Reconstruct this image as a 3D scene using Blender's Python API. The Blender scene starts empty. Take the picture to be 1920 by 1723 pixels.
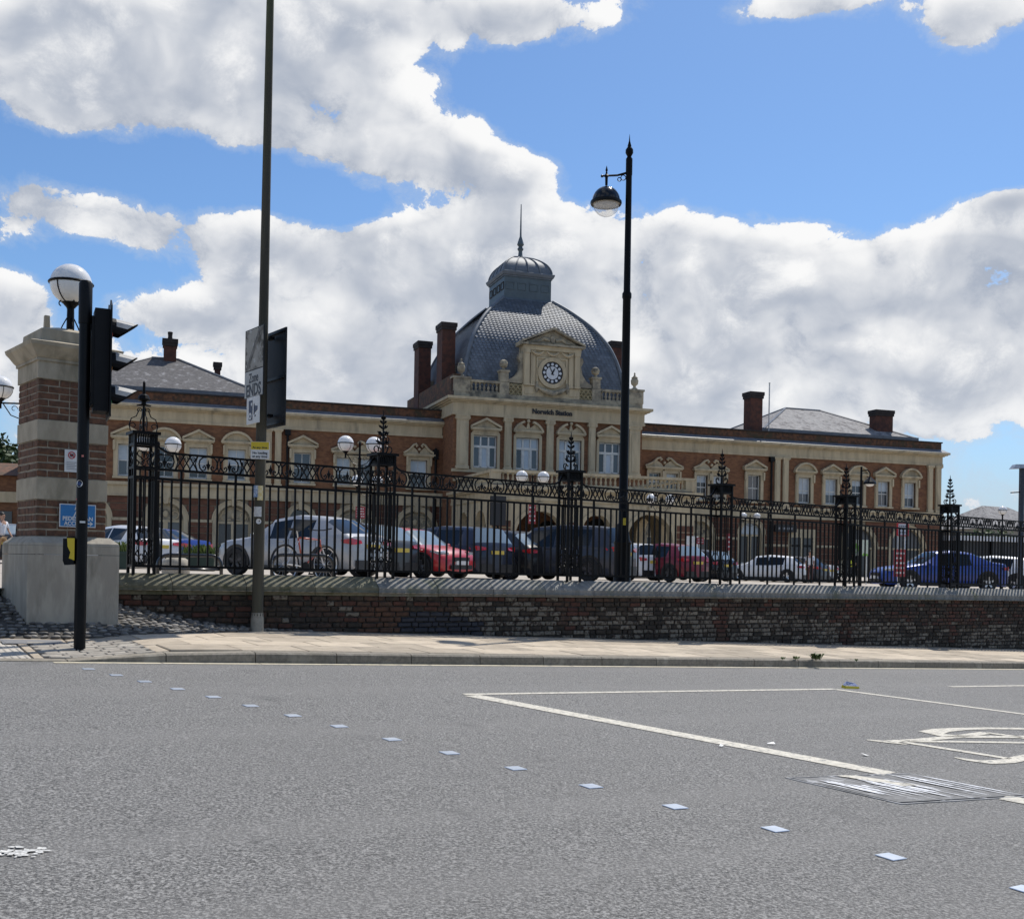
import bpy, bmesh, math, random
from mathutils import Vector, Matrix, Euler
random.seed(11)
D = bpy.data; SC = bpy.context.scene; COL = SC.collection
rad = math.radians; PI = math.pi

# ------------------------------------------------------------------ camera
FPX = 2000.0; ROLL = rad(1.0)
cr, sr = math.cos(ROLL), math.sin(ROLL)
cam = D.objects.new('camera', D.cameras.new('camera')); COL.objects.link(cam)
cam.data.sensor_fit = 'HORIZONTAL'; cam.data.sensor_width = 36.0
cam.data.lens = 36.0 * FPX / 1920.0
cam.data.shift_y = (1055 - 861.5) / 1920.0
cam.data.clip_start = 0.1; cam.data.clip_end = 9000
cam.matrix_world = Matrix(((cr, -sr, 0, 0), (0, 0, -1, 0), (sr, cr, 0, 0), (0, 0, 0, 1)))
SC.camera = cam

# ------------------------------------------------------------------ sun, sky, exposure
SUN_EL = rad(57); SUN_DIR = Vector((0.47, 0.88, 0)).normalized()      # horizontal direction towards the sun
sun = D.objects.new('sun', D.lights.new('sun', 'SUN')); COL.objects.link(sun)
sun.data.energy = 4.7; sun.data.angle = rad(0.53); sun.data.color = (1.0, 0.95, 0.87)
sv = Vector((SUN_DIR.x * math.cos(SUN_EL), SUN_DIR.y * math.cos(SUN_EL), math.sin(SUN_EL)))
sun.rotation_euler = sv.to_track_quat('Z', 'Y').to_euler()
SC.view_settings.view_transform = 'Standard'; SC.view_settings.look = 'None'
SC.view_settings.exposure = 0.0; SC.view_settings.gamma = 1.0
SC.view_settings.use_curve_mapping = False
SC.cycles.max_bounces = 5; SC.cycles.diffuse_bounces = 2; SC.cycles.glossy_bounces = 3; SC.cycles.transmission_bounces = 4
SC.cycles.caustics_reflective = False; SC.cycles.caustics_refractive = False
SC.render.resolution_x = 1024; SC.render.resolution_y = 918

world = D.worlds.new('World'); SC.world = world; world.use_nodes = True
world.cycles.sampling_method = 'MANUAL'; world.cycles.sample_map_resolution = 256

class NT:
    """tiny helper to write node trees"""
    def __init__(s, tree):
        s.t = tree; s.n = tree.nodes; s.l = tree.links
    def new(s, typ, **kw):
        n = s.n.new(typ)
        for k, v in kw.items(): setattr(n, k, v)
        return n
    def set(s, sock, v):
        if isinstance(v, bpy.types.NodeSocket): s.l.new(v, sock)
        elif v is not None: sock.default_value = v
    def math(s, op, a, b=None, c=None, clamp=False):
        n = s.new('ShaderNodeMath', operation=op, use_clamp=clamp)
        s.set(n.inputs[0], a)
        if b is not None: s.set(n.inputs[1], b)
        if c is not None: s.set(n.inputs[2], c)
        return n.outputs[0]
    def vmath(s, op, a, b=None, scale=None):
        n = s.new('ShaderNodeVectorMath', operation=op)
        s.set(n.inputs[0], a)
        if b is not None: s.set(n.inputs[1], b)
        if scale is not None: s.set(n.inputs['Scale'], scale)
        return n.outputs['Value'] if op in ('DOT_PRODUCT', 'LENGTH') else n.outputs[0]
    def noise(s, vec, scale, detail=4, rough=.5, dist=0, col=False):
        n = s.new('ShaderNodeTexNoise')
        if vec is not None: s.set(n.inputs['Vector'], vec)
        n.inputs['Scale'].default_value = scale; n.inputs['Detail'].default_value = detail
        n.inputs['Roughness'].default_value = rough; n.inputs['Distortion'].default_value = dist
        return n.outputs['Color' if col else 'Fac']
    def voro(s, vec, scale, feat='F1', detail=0, out='Distance', smooth=None):
        n = s.new('ShaderNodeTexVoronoi', feature=feat)
        if vec is not None: s.set(n.inputs['Vector'], vec)
        n.inputs['Scale'].default_value = scale
        if 'Detail' in n.inputs: n.inputs['Detail'].default_value = detail
        if smooth is not None: n.inputs['Smoothness'].default_value = smooth
        return n.outputs[out]
    def ramp(s, fac, a, b, va=0., vb=1., smooth=True):
        n = s.new('ShaderNodeMapRange', interpolation_type='SMOOTHSTEP' if smooth else 'LINEAR')
        n.clamp = True if not smooth else n.clamp
        s.set(n.inputs['Value'], fac); s.set(n.inputs['From Min'], a); s.set(n.inputs['From Max'], b)
        s.set(n.inputs['To Min'], va); s.set(n.inputs['To Max'], vb)
        return n.outputs['Result']
    def mix(s, fac, a, b, mode='MIX'):
        n = s.new('ShaderNodeMix', data_type='RGBA', blend_type=mode)
        s.set(n.inputs[0], fac)
        for sock, v in ((n.inputs[6], a), (n.inputs[7], b)):
            if isinstance(v, tuple) and len(v) == 3: v = v + (1,)
            s.set(sock, v)
        return n.outputs[2]

def build_sky():
    g = NT(world.node_tree); g.n.clear()
    out = g.new('ShaderNodeOutputWorld'); bg = g.new('ShaderNodeBackground')
    g.l.new(bg.outputs[0], out.inputs[0]); bg.inputs['Strength'].default_value = 0.11
    sky = g.new('ShaderNodeTexSky', sky_type='NISHITA', sun_disc=False)
    sky.sun_elevation = SUN_EL; sky.sun_rotation = math.atan2(SUN_DIR.x, SUN_DIR.y)
    sky.air_density = 1.0; sky.dust_density = 0.5; sky.ozone_density = 2.0
    d = g.new('ShaderNodeTexCoord').outputs['Generated']
    sep = g.new('ShaderNodeSeparateXYZ'); g.l.new(d, sep.inputs[0])
    x, y, z = sep.outputs
    az = g.math('ARCTAN2', x, y); el = g.math('ARCSINE', z)
    # cloud masses of that afternoon: azimuth, elevation, half sizes (radians), weight
    masses = [(-0.319, 0.409, 0.131, 0.072, 0.6), (-0.423, 0.401, 0.067, 0.06, 0.38), (-0.168, 0.401, 0.078, 0.06, 0.56), (-0.08, 0.37, 0.075, 0.029, 0.58), (0.0, 0.352, 0.055, 0.019, 0.52),
              (-0.236, 0.455, 0.08, 0.042, 0.4), (-0.323, 0.285, 0.09, 0.022, 0.56), (-0.154, 0.263, 0.093, 0.035, 0.56), (-0.05, 0.295, 0.08, 0.035, 0.56), (0.05, 0.303, 0.1, 0.035, 0.58),
              (0.168, 0.27, 0.083, 0.04, 0.6), (0.217, 0.222, 0.062, 0.033, 0.56), (0.02, 0.224, 0.13, 0.051, 0.52), (0.328, 0.258, 0.09, 0.037, 0.68), (0.423, 0.246, 0.071, 0.042, 0.7),
              (-0.282, 0.215, 0.078, 0.021, 0.56), (-0.439, 0.209, 0.033, 0.04, 0.54), (-0.435, 0.299, 0.029, 0.028, 0.38), (-0.178, 0.198, 0.082, 0.028, 0.42), (-0.264, 0.257, 0.042, 0.019, 0.36),
              (0.02, 0.157, 0.7, 0.04, 0.48), (0.332, 0.176, 0.143, 0.033, 0.36), (0.0, 0.077, 0.8, 0.06, 0.38), (-0.015, 0.473, 0.115, 0.024, 0.62), (0.259, 0.473, 0.061, 0.014, 0.56),
              (0.406, 0.449, 0.072, 0.027, 0.64), (0.431, 0.307, 0.037, 0.011, 0.5), (-0.319, 0.332, 0.117, 0.017, -0.45), (-0.159, 0.317, 0.059, 0.013, -0.45), (0.24, 0.342, 0.226, 0.028, -0.25),
              (0.193, 0.4, 0.241, 0.051, -0.2), (-0.385, 0.243, 0.064, 0.013, -0.3)]
    cov = None; hts = None
    for (a, e, sa, se, w) in masses:
        cm = g.new('ShaderNodeVectorMath', operation='MULTIPLY_ADD')
        if not hasattr(build_sky, 'ae') or build_sky.ae is None:
            cx = g.new('ShaderNodeCombineXYZ'); g.l.new(az, cx.inputs[0]); g.l.new(el, cx.inputs[1]); build_sky.ae = cx.outputs[0]
        g.l.new(build_sky.ae, cm.inputs[0]); cm.inputs[1].default_value = (1 / sa, 1 / se, 0); cm.inputs[2].default_value = (-a / sa, -e / se, 0)
        r2 = g.vmath('DOT_PRODUCT', cm.outputs[0], cm.outputs[0])
        v = g.math('MULTIPLY', g.math('POWER', .45, r2), w)
        cov = v if cov is None else g.math('ADD', cov, v)
        if w > 0:                                   # height within the mass: sunlit tops, grey bases
            hv = g.math('MULTIPLY', v, g.vmath('DOT_PRODUCT', cm.outputs[0], (.25, 1., 0)))
            hts = hv if hts is None else g.math('ADD', hts, hv)
    hts = g.math('DIVIDE', hts, g.math('ADD', g.math('ABSOLUTE', cov), .12))
    cov = g.math('MAXIMUM', g.math('MINIMUM', cov, .66), -.2)
    # the rest of the sky goes on in the same way: broken cumulus at random
    far = g.math('MULTIPLY', g.ramp(g.noise(d, 2.2, 2), .42, .62), .40)
    outm = g.math('MAXIMUM', g.ramp(g.math('ABSOLUTE', az), .52, .75), g.ramp(el, .57, .72))
    cov = g.math('ADD', g.math('MULTIPLY', cov, g.math('SUBTRACT', 1., outm)), g.math('MULTIPLY', far, outm))
    warp = g.vmath('SCALE', g.vmath('SUBTRACT', g.noise(d, 11, 2, col=True), (.5, .5, .5)), scale=.045)
    dw = g.vmath('MULTIPLY', g.vmath('ADD', d, warp), (1, 1, 1.25))
    bil = g.math('SUBTRACT', 1.0, g.voro(dw, 17, detail=1.0))
    n0 = g.noise(dw, 7.5, 9, .73)
    d0 = g.math('ADD', g.math('MULTIPLY_ADD', n0, 1.05, -.155), g.math('MULTIPLY', bil, .30))
    l0 = g.noise(dw, 7.5, 4, .6); l1 = g.noise(g.vmath('ADD', dw, (.010, .0, .024)), 7.5, 4, .6)
    f0 = g.math('ADD', d0, cov)
    mask = g.ramp(f0, .805, .85)
    thick = g.ramp(f0, .92, 1.20)
    relief = g.math('ADD', g.math('MULTIPLY', g.math('SUBTRACT', l0, l1), 3.0), g.math('MULTIPLY', g.math('SUBTRACT', n0, l0), 3.6))
    relief = g.math('MULTIPLY_ADD', g.math('SUBTRACT', bil, .60), 1.3, relief)
    base = g.math('MULTIPLY_ADD', g.math('MAXIMUM', g.math('MINIMUM', hts, .7), -.7), .72, g.math('MULTIPLY_ADD', thick, -.50, 1.08))
    lit = g.ramp(g.math('ADD', relief, base), -.42, 1.22)
    ccol = g.mix(lit, (3.7, 4.15, 5.0), (8.7, 8.7, 8.7))
    # far clouds towards the horizon sink into pale air
    ccol = g.mix(g.ramp(el, .02, .20, .45, 0.), ccol, (4.9, 5.5, 6.4))
    blue = g.vmath('MULTIPLY', sky.outputs[0], (.74, .95, 1.16))
    blue = g.mix(g.ramp(el, -.02, .17, .85, 0.), blue, (4.3, 5.1, 6.3))
    thin = g.ramp(f0, .66, .84, 0., .34)
    blue = g.mix(thin, blue, (5.2, 5.8, 6.6))
    g.set(bg.inputs['Color'], g.mix(mask, blue, ccol))
build_sky.ae = None
build_sky()

# ------------------------------------------------------------------ unprojection helpers (survey of the place from the photograph)
def ray(px, py):
    a = (px - 960) / FPX; b = (1055 - py) / FPX
    return Vector((a * cr - b * sr, 1.0, b * cr + a * sr))
def pt(px, py, Y): return ray(px, py) * Y
RX, RY = -0.0517, -0.003
def zroad(X, Y): return -1.295 + RX * (X - 1.73) + RY * (Y - 4.8)
def groad(px, py, off=0.0):
    r = ray(px, py); k = (zroad(0, 0) + off) / (r.z - RX * r.x - RY * r.y)
    return r * k
def zfore(X, Y): return -0.42 - 0.012 * (X + 3) - 0.004 * (Y - 15)
def gfore(px, Y):
    X = (px - 960) / FPX * Y
    return Vector((X, Y, zfore(X, Y)))
TV = Vector((.8331, .5531, 0)); NV = Vector((.5531, -.8331, 0)); W0 = Vector((-4.68, 13.46, 0))   # along the road, towards the road
TANG = math.atan2(TV.y, TV.x)
def W(s, n, z=0.0): return W0 + TV * s + NV * n + Vector((0, 0, z))
def zpave(s, n):
    p = W(s, n); return zroad(p.x, p.y) + .115
def zcope(s): return -.224 - .0095 * (s - 1.5)

# ------------------------------------------------------------------ mesh helpers
class B:
    def __init__(s): s.v = []; s.f = []; s.m = []; s.mi = 0; s.T = None
    def add(s, vs, fs):
        n = len(s.v)
        if s.T is not None: vs = [s.T @ Vector(p) for p in vs]
        s.v += [tuple(p) for p in vs]; s.f += [tuple(i + n for i in f) for f in fs]; s.m += [s.mi] * len(fs)
        return s
    def box(s, x0, y0, z0, x1, y1, z1):
        return s.add([(x0, y0, z0), (x1, y0, z0), (x1, y1, z0), (x0, y1, z0), (x0, y0, z1), (x1, y0, z1), (x1, y1, z1), (x0, y1, z1)],
                     [(0, 3, 2, 1), (4, 5, 6, 7), (0, 1, 5, 4), (1, 2, 6, 5), (2, 3, 7, 6), (3, 0, 4, 7)])
    def hexa(s, p): return s.add(p, [(0, 3, 2, 1), (4, 5, 6, 7), (0, 1, 5, 4), (1, 2, 6, 5), (2, 3, 7, 6), (3, 0, 4, 7)])
    def prism(s, poly, a, b, axis='y'):
        """poly of (x,z) extruded from y=a to y=b (axis y), or of (x,y) from z=a to b (axis z), or (y,z) along x"""
        n = len(poly)
        if axis == 'y': vs = [(p[0], a, p[1]) for p in poly] + [(p[0], b, p[1]) for p in poly]
        elif axis == 'z': vs = [(p[0], p[1], a) for p in poly] + [(p[0], p[1], b) for p in poly]
        else: vs = [(a, p[0], p[1]) for p in poly] + [(b, p[0], p[1]) for p in poly]
        fs = [tuple(range(n)), tuple(range(2 * n - 1, n - 1, -1))] + [(i, i + n, (i + 1) % n + n, (i + 1) % n) for i in range(n)]
        return s.add(vs, fs)
    def tube(s, path, r, n=6, cap=True, flat=1.0):
        path = [Vector(p) for p in path]; m = len(path)
        rs = r if isinstance(r, (list, tuple)) else [r] * m
        vs = []; up0 = None
        for i, p in enumerate(path):
            d = (path[min(i + 1, m - 1)] - path[max(i - 1, 0)])
            if d.length < 1e-9: d = Vector((0, 0, 1))
            d.normalize()
            up = up0 if up0 is not None else (Vector((0, 1, 0)) if abs(d.y) < .9 else Vector((1, 0, 0)))
            a = d.cross(up)
            if a.length < 1e-4: a = d.cross(Vector((1, 0, 0)) if abs(d.x) < .9 else Vector((0, 0, 1)))
            a.normalize(); b = a.cross(d).normalized(); up0 = b
            for k in range(n):
                t = 2 * PI * (k + .5) / n
                vs.append(p + a * (math.cos(t) * rs[i]) + b * (math.sin(t) * rs[i] * flat))
        fs = [(i * n + k, i * n + (k + 1) % n, (i + 1) * n + (k + 1) % n, (i + 1) * n + k) for i in range(m - 1) for k in range(n)]
        if cap: fs += [tuple(range(n - 1, -1, -1)), tuple(range((m - 1) * n, m * n))]
        return s.add(vs, fs)
    def lathe(s, prof, n=16, c=(0, 0, 0), axis='z', cap=True):
        vs = []
        for (r, z) in prof:
            for k in range(n):
                t = 2 * PI * k / n; x, y = r * math.cos(t), r * math.sin(t)
                q = (x, y, z) if axis == 'z' else ((x, z, y) if axis == 'y' else (z, x, y))
                vs.append((q[0] + c[0], q[1] + c[1], q[2] + c[2]))
        m = len(prof)
        fs = [(i * n + k, i * n + (k + 1) % n, (i + 1) * n + (k + 1) % n, (i + 1) * n + k) for i in range(m - 1) for k in range(n)]
        if cap: fs += [tuple(range(n - 1, -1, -1)), tuple(range((m - 1) * n, m * n))]
        return s.add(vs, fs)
    def ball(s, c, r, n=12, m=8, sc=(1, 1, 1)):
        vs = []; fs = []
        for i in range(m + 1):
            ph = PI * i / m
            for k in range(n):
                t = 2 * PI * k / n
                vs.append((c[0] + r * sc[0] * math.sin(ph) * math.cos(t), c[1] + r * sc[1] * math.sin(ph) * math.sin(t), c[2] + r * sc[2] * math.cos(ph)))
        fs = [(i * n + k, (i + 1) * n + k, (i + 1) * n + (k + 1) % n, i * n + (k + 1) % n) for i in range(m) for k in range(n)]
        return s.add(vs, fs)
    def mesh(s, name, mats, smooth=False):
        me = D.meshes.new(name); me.from_pydata(s.v, [], s.f)
        if not isinstance(mats, (list, tuple)): mats = [mats]
        for m in mats: me.materials.append(m)
        for p, i in zip(me.polygons, s.m): p.material_index = i
        bm = bmesh.new(); bm.from_mesh(me)
        bmesh.ops.remove_doubles(bm, verts=bm.verts, dist=1e-5)
        bmesh.ops.recalc_face_normals(bm, faces=bm.faces); bm.to_mesh(me); bm.free()
        if smooth:
            me.polygons.foreach_set('use_smooth', [True] * len(me.polygons))
            if smooth is not True:
                try: me.set_sharp_from_angle(angle=rad(smooth))
                except Exception: pass
        me.update(); return me
    def obj(s, name, mats, parent=None, smooth=False, loc=None, rotz=0):
        return put(name, s.mesh(name, mats, smooth), parent, loc, rotz)
def split_obj(b, name, mats, parent=None, smooth=False):
    """one object per connected piece of the builder's mesh"""
    par = {}
    def find(i):
        while par.setdefault(i, i) != i: par[i] = par[par[i]]; i = par[i]
        return i
    for f in b.f:
        for q in f[1:]: par[find(q)] = find(f[0])
    groups = {}
    for f, m in zip(b.f, b.m): groups.setdefault(find(f[0]), []).append((f, m))
    out = []
    for fs in groups.values():
        c = B(); idx = {}
        for f, m in fs:
            for q in f:
                if q not in idx: idx[q] = len(c.v); c.v.append(b.v[q])
            c.f.append(tuple(idx[q] for q in f)); c.m.append(m)
        out.append(c.obj(name, mats, parent, smooth))
    return out
def put(name, me, parent=None, loc=None, rotz=0, rot=None, scale=None):
    o = D.objects.new(name, me); COL.objects.link(o)
    if parent: o.parent = parent
    if loc is not None: o.location = loc
    if rot is not None: o.rotation_euler = rot
    elif rotz: o.rotation_euler = (0, 0, rotz)
    if scale is not None: o.scale = scale
    return o
def empty(name, loc, rotz=0, parent=None):
    o = put(name, None, parent, loc, rotz); o.empty_display_size = .2; return o
def tag(o, label=None, cat=None, group=None, kind=None):
    if label: o['label'] = label
    if cat: o['category'] = cat
    if group: o['group'] = group
    if kind: o['kind'] = kind
    return o
def struct(o): o['kind'] = 'structure'; return o
def copy_tree(o, parent=None):
    c = o.copy(); COL.objects.link(c); c.parent = parent
    for ch in list(o.children): copy_tree(ch, c)
    return c
def bevel_box(name, mats, sx, sy, sz, b=.006, jit=0):
    """box centred in x,y and z with chamfered edges"""
    bm = bmesh.new(); bmesh.ops.create_cube(bm, size=1)
    for v in bm.verts: v.co = Vector((v.co.x * sx, v.co.y * sy, v.co.z * sz)) + Vector([random.uniform(-jit, jit) for _ in range(3)])
    bmesh.ops.bevel(bm, geom=list(bm.edges), offset=b, segments=1, affect='EDGES')
    me = D.meshes.new(name); bm.to_mesh(me); bm.free()
    for m in (mats if isinstance(mats, (list, tuple)) else [mats]): me.materials.append(m)
    return me
_uc = {}
def ucube(m):
    if m.name not in _uc: _uc[m.name] = B().box(-.5, -.5, -.5, .5, .5, .5).mesh('block', m)
    return _uc[m.name]
def blk(name, m, parent, x0, y0, z0, x1, y1, z1):
    return put(name, ucube(m), parent, ((x0 + x1) / 2, (y0 + y1) / 2, (z0 + z1) / 2), scale=(x1 - x0, y1 - y0, z1 - z0))
FONT = None
def text_mesh(txt, size, mat, depth=.004, bold=.0, width=None):
    cu = D.curves.new('lettering', 'FONT'); cu.body = txt; cu.size = size; cu.extrude = depth; cu.offset = bold
    cu.align_x = 'CENTER'; cu.align_y = 'CENTER'; cu.resolution_u = 3
    o = D.objects.new('lettering', cu); COL.objects.link(o)
    bpy.context.view_layer.update()
    me = D.meshes.new_from_object(o.evaluated_get(bpy.context.evaluated_depsgraph_get()))
    D.objects.remove(o); D.curves.remove(cu)
    me.materials.clear(); me.materials.append(mat)
    if width:
        xs = [v.co.x for v in me.vertices]; k = width / (max(xs) - min(xs))
        for v in me.vertices: v.co.x *= k
    me.transform(Matrix.Rotation(PI / 2, 4, 'X'))          # upright, reads from -y
    me.update(); return me

# ------------------------------------------------------------------ materials
MATS = {}
def mat(name, c1, c2=None, scale=6., rough=.7, metal=0., bump=0., bscale=40., rand=0., detail=4, spec=.5, coat=0., stretch=None, c3=None, s3=1.5, t3=(.52, .68), isl=0., em=None, lo=.35, hi=.65):
    m = D.materials.new(name); m.use_nodes = True; MATS[name] = m
    g = NT(m.node_tree); p = g.n['Principled BSDF']
    p.inputs['Roughness'].default_value = rough; p.inputs['Metallic'].default_value = metal
    p.inputs['Specular IOR Level'].default_value = spec; p.inputs['Coat Weight'].default_value = coat
    p.inputs['Coat Roughness'].default_value = .04
    geo = g.new('ShaderNodeNewGeometry'); pos = geo.outputs['Position']
    if stretch: pos = g.vmath('MULTIPLY', pos, stretch)
    col = tuple(c1) + (1,)
    if c2 is not None: col = g.mix(g.ramp(g.noise(pos, scale, detail, .6), lo, hi), tuple(c1), tuple(c2))
    if c3 is not None: col = g.mix(g.ramp(g.noise(pos, s3, 5, .62), *t3), col, tuple(c3))
    if rand:
        oi = g.new('ShaderNodeObjectInfo')
        k = g.math('MULTIPLY_ADD', oi.outputs['Random'], 2 * rand, 1 - rand)
        col = g.vmath('SCALE', col if isinstance(col, bpy.types.NodeSocket) else tuple(col[:3]), scale=k)
    if isl:
        k = g.math('MULTIPLY_ADD', geo.outputs['Random Per Island'], 2 * isl, 1 - isl)
        col = g.vmath('SCALE', col if isinstance(col, bpy.types.NodeSocket) else tuple(col[:3]), scale=k)
    g.set(p.inputs['Base Color'], col)
    if bump:
        bn = g.new('ShaderNodeBump'); bn.inputs['Strength'].default_value = bump; bn.inputs['Distance'].default_value = .01
        g.set(bn.inputs['Height'], g.noise(pos, bscale, 5, .6)); g.l.new(bn.outputs[0], p.inputs['Normal'])
    if em: p.inputs['Emission Color'].default_value = tuple(em[:3]) + (1,); p.inputs['Emission Strength'].default_value = em[3]
    return m
def glass(name, col, rough=.03, alpha=1.0, trans=0., spec=.8):
    m = D.materials.new(name); m.use_nodes = True; p = m.node_tree.nodes['Principled BSDF']
    p.inputs['Base Color'].default_value = col + (1,); p.inputs['Roughness'].default_value = rough
    p.inputs['Specular IOR Level'].default_value = spec; p.inputs['Transmission Weight'].default_value = trans
    p.inputs['Alpha'].default_value = alpha; return m

def asphalt():
    m = D.materials.new('asphalt'); m.use_nodes = True; g = NT(m.node_tree); p = g.n['Principled BSDF']
    pos = g.new('ShaderNodeNewGeometry').outputs['Position']
    grain = g.noise(pos, 70, 3, .75); stones = g.voro(pos, 105, out='Color')
    sepc = g.new('ShaderNodeSeparateColor'); g.l.new(stones, sepc.inputs[0])
    v = g.math('ADD', g.math('MULTIPLY', g.ramp(grain, .41, .60), .62), g.math('MULTIPLY', sepc.outputs[0], .38))
    col = g.mix(v, (.020, .0195, .019), (.325, .317, .302))
    big = g.noise(pos, .55, 4, .6); col = g.mix(g.ramp(big, .35, .7, 0., .28), col, (.147, .143, .136))
    # wheel tracks run along the road and are a little smoother and paler
    st = g.vmath('DOT_PRODUCT', pos, tuple(NV)); 
    track = g.noise(None, 1.1, 2, .5); tn = track.node
    cmb = g.new('ShaderNodeCombineXYZ'); g.set(cmb.inputs[0], st); g.l.new(cmb.outputs[0], tn.inputs['Vector'])
    col = g.mix(g.ramp(track, .45, .62, 0., .30), col, (.202, .196, .186))
    oil = g.noise(pos, 1.7, 5, .65); col = g.mix(g.ramp(oil, .58, .8, 0., .45), col, (.05, .05, .05))
    g.set(p.inputs['Base Color'], col); p.inputs['Roughness'].default_value = .82
    b = g.new('ShaderNodeBump'); b.inputs['Strength'].default_value = .75; b.inputs['Distance'].default_value = .006
    g.set(b.inputs['Height'], v); g.l.new(b.outputs[0], p.inputs['Normal']); return m
M_ASPH = asphalt()
M_GROUND = mat('far_ground', (.10, .10, .09), (.14, .13, .11), 2)
M_FORE = mat('forecourt_paving', (.42, .37, .31), (.36, .32, .27), 1.5, .85, bump=.2)
M_SLAB = mat('sandstone_slab', (.45, .38, .29), (.365, .305, .23), 5, .85, bump=.35, bscale=60, rand=.22, c3=(.24, .205, .16), s3=2.2, t3=(.55, .75))
M_TACT = mat('tactile_slab', (.47, .43, .37), (.40, .365, .31), 5, .85, bump=.2, rand=.06)
M_SETT = mat('sett', (.36, .33, .28), (.28, .25, .21), 9, .85, bump=.3, rand=.15)
M_KERB = mat('granite_kerb', (.25, .22, .175), (.18, .16, .125), 25, .85, bump=.3, bscale=90, rand=.12, c3=(.31, .28, .225), s3=5)
M_JOINT = mat('joint_sand', (.15, .13, .10), (.11, .10, .08), 20, .95)
M_COBB = mat('flint_cobble', (.23, .215, .19), (.11, .10, .09), 5, .7, bump=.3, bscale=60, isl=.35)
M_EARTH = mat('mortar_bed', (.07, .065, .055), (.05, .045, .04), 14, .95)
M_WALLB = [mat('wall_brick_a', (.078, .044, .028), (.038, .024, .017), 14, .9, bump=.5, bscale=70, isl=.30, c3=(.085, .072, .056), s3=3.2, t3=(.58, .76)),
           mat('wall_brick_b', (.090, .036, .023), (.050, .023, .016), 12, .9, bump=.5, bscale=70, isl=.28),
           mat('wall_brick_c', (.052, .038, .026), (.024, .019, .014), 14, .9, bump=.5, bscale=70, isl=.3),
           mat('wall_brick_limed', (.17, .148, .115), (.052, .035, .025), 15, .95, bump=.7, bscale=60, isl=.35, lo=.46, hi=.60),
           mat('engineering_brick', (.018, .020, .028), (.028, .029, .038), 9, .5, bump=.1, isl=.2, spec=.3),
           mat('orange_brick', (.10, .048, .026), (.058, .030, .019), 12, .9, bump=.4, isl=.25)]
M_MORT = mat('dark_mortar', (.060, .053, .045), (.022, .019, .017), 16, .95, bump=.4)
M_COPE = mat('coping_stone', (.25, .24, .215), (.17, .165, .15), 7, .85, bump=.35, bscale=55, rand=.08, c3=(.13, .135, .09), s3=2.3, t3=(.5, .7), stretch=(1, 1, .35))
M_COPEG = mat('mossy_coping_stone', (.20, .185, .125), (.12, .115, .075), 7, .9, bump=.5, bscale=55, rand=.1, c3=(.075, .075, .035), s3=4, t3=(.5, .68))
M_PIERB = mat('pier_brick', (.155, .072, .040), (.085, .044, .027), 14, .9, bump=.5, bscale=80, isl=.30, c3=(.11, .09, .065), s3=3, t3=(.58, .75))
M_PMORT = mat('pier_mortar', (.33, .28, .205), (.24, .20, .15), 16, .95)
M_PSTONE = mat('pier_stone', (.42, .36, .265), (.32, .275, .20), 5, .85, bump=.3, bscale=40, c3=(.21, .185, .13), s3=2.6, t3=(.50, .72), stretch=(1, 1, .45))
M_PBASE = mat('pier_base_stone', (.42, .375, .30), (.32, .285, .23), 5, .9, bump=.5, bscale=45, c3=(.20, .18, .14), s3=2.6, t3=(.48, .72), stretch=(1.4, 1.4, .4))
M_IRON = mat('black_iron', (.0022, .0022, .0025), (.004, .004, .0045), 30, .45, spec=.14)
M_BLACK = mat('black_paint', (.0025, .0025, .003), (.005, .005, .0055), 8, .4, spec=.2)
M_DGREY = mat('dark_plastic', (.007, .007, .008), (.005, .005, .006), 6, .5, spec=.2)
M_WHITE = mat('white_paint', (.72, .72, .70), (.62, .62, .60), 6, .5)
M_ROADW = mat('road_paint', (.60, .565, .48), (.46, .43, .36), 18, .75, bump=.4, bscale=90, c3=(.22, .215, .20), s3=26, t3=(.52, .64))
M_ROADY = mat('road_paint_yellow', (.56, .50, .36), (.44, .40, .30), 14, .8, bump=.4, bscale=90, c3=(.30, .285, .24), s3=9, t3=(.52, .70))
M_STEEL = mat('worn_steel', (.50, .51, .53), (.34, .35, .37), 14, .38, metal=.85)
M_STUD = mat('stud_steel', (.62, .66, .72), (.55, .6, .66), 20, .32, metal=.55)
M_GLOBE = mat('opal_globe', (.80, .78, .75), None, rough=.12, coat=.3)
M_YELL = mat('yellow_plastic', (.62, .46, .02), None, rough=.5)
M_TIMB = mat('weathered_pole', (.075, .067, .047), (.040, .037, .027), 4, .9, bump=.5, bscale=30, stretch=(1, 1, .12), c3=(.085, .095, .045), s3=1.3, t3=(.5, .7))
M_GSTONE = mat('grey_plaster', (.30, .285, .24), (.20, .19, .16), 8, .9, bump=.3)

# ================================================================== SETTING: ground, road, pavement, forecourt
def sheet(name, m, pts_rows):
    b = B(); nr = len(pts_rows); nc = len(pts_rows[0])
    b.add([p for r in pts_rows for p in r], [(i * nc + j, i * nc + j + 1, (i + 1) * nc + j + 1, (i + 1) * nc + j) for i in range(nr - 1) for j in range(nc - 1)])
    return struct(b.obj(name, m))
def zfar(p):
    d = max(0, p.y - 80); x = max(-45, min(60, p.x)); return zfore(x, min(p.y, 80)) - .02 - d * .0006
SS = [-70, -40, -20, -12] + [i * 2 for i in range(-5, 20)] + [44, 60, 90, 140]
def zr_clip(p):
    s = (p - W0).dot(TV); q = p
    if s < -10: q = p - TV * (s + 10)
    if s > 45: q = p - TV * (s - 45)
    return zroad(q.x, q.y)
rows = []
for n in (3.02, 4, 6, 9, 13, 18, 26, 40):
    r = []
    for s in SS:
        p = W(s, n); r.append((p.x, p.y, zr_clip(p)))
    rows.append(r)
ROAD = sheet('road', M_ASPH, rows)
rows = []
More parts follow.
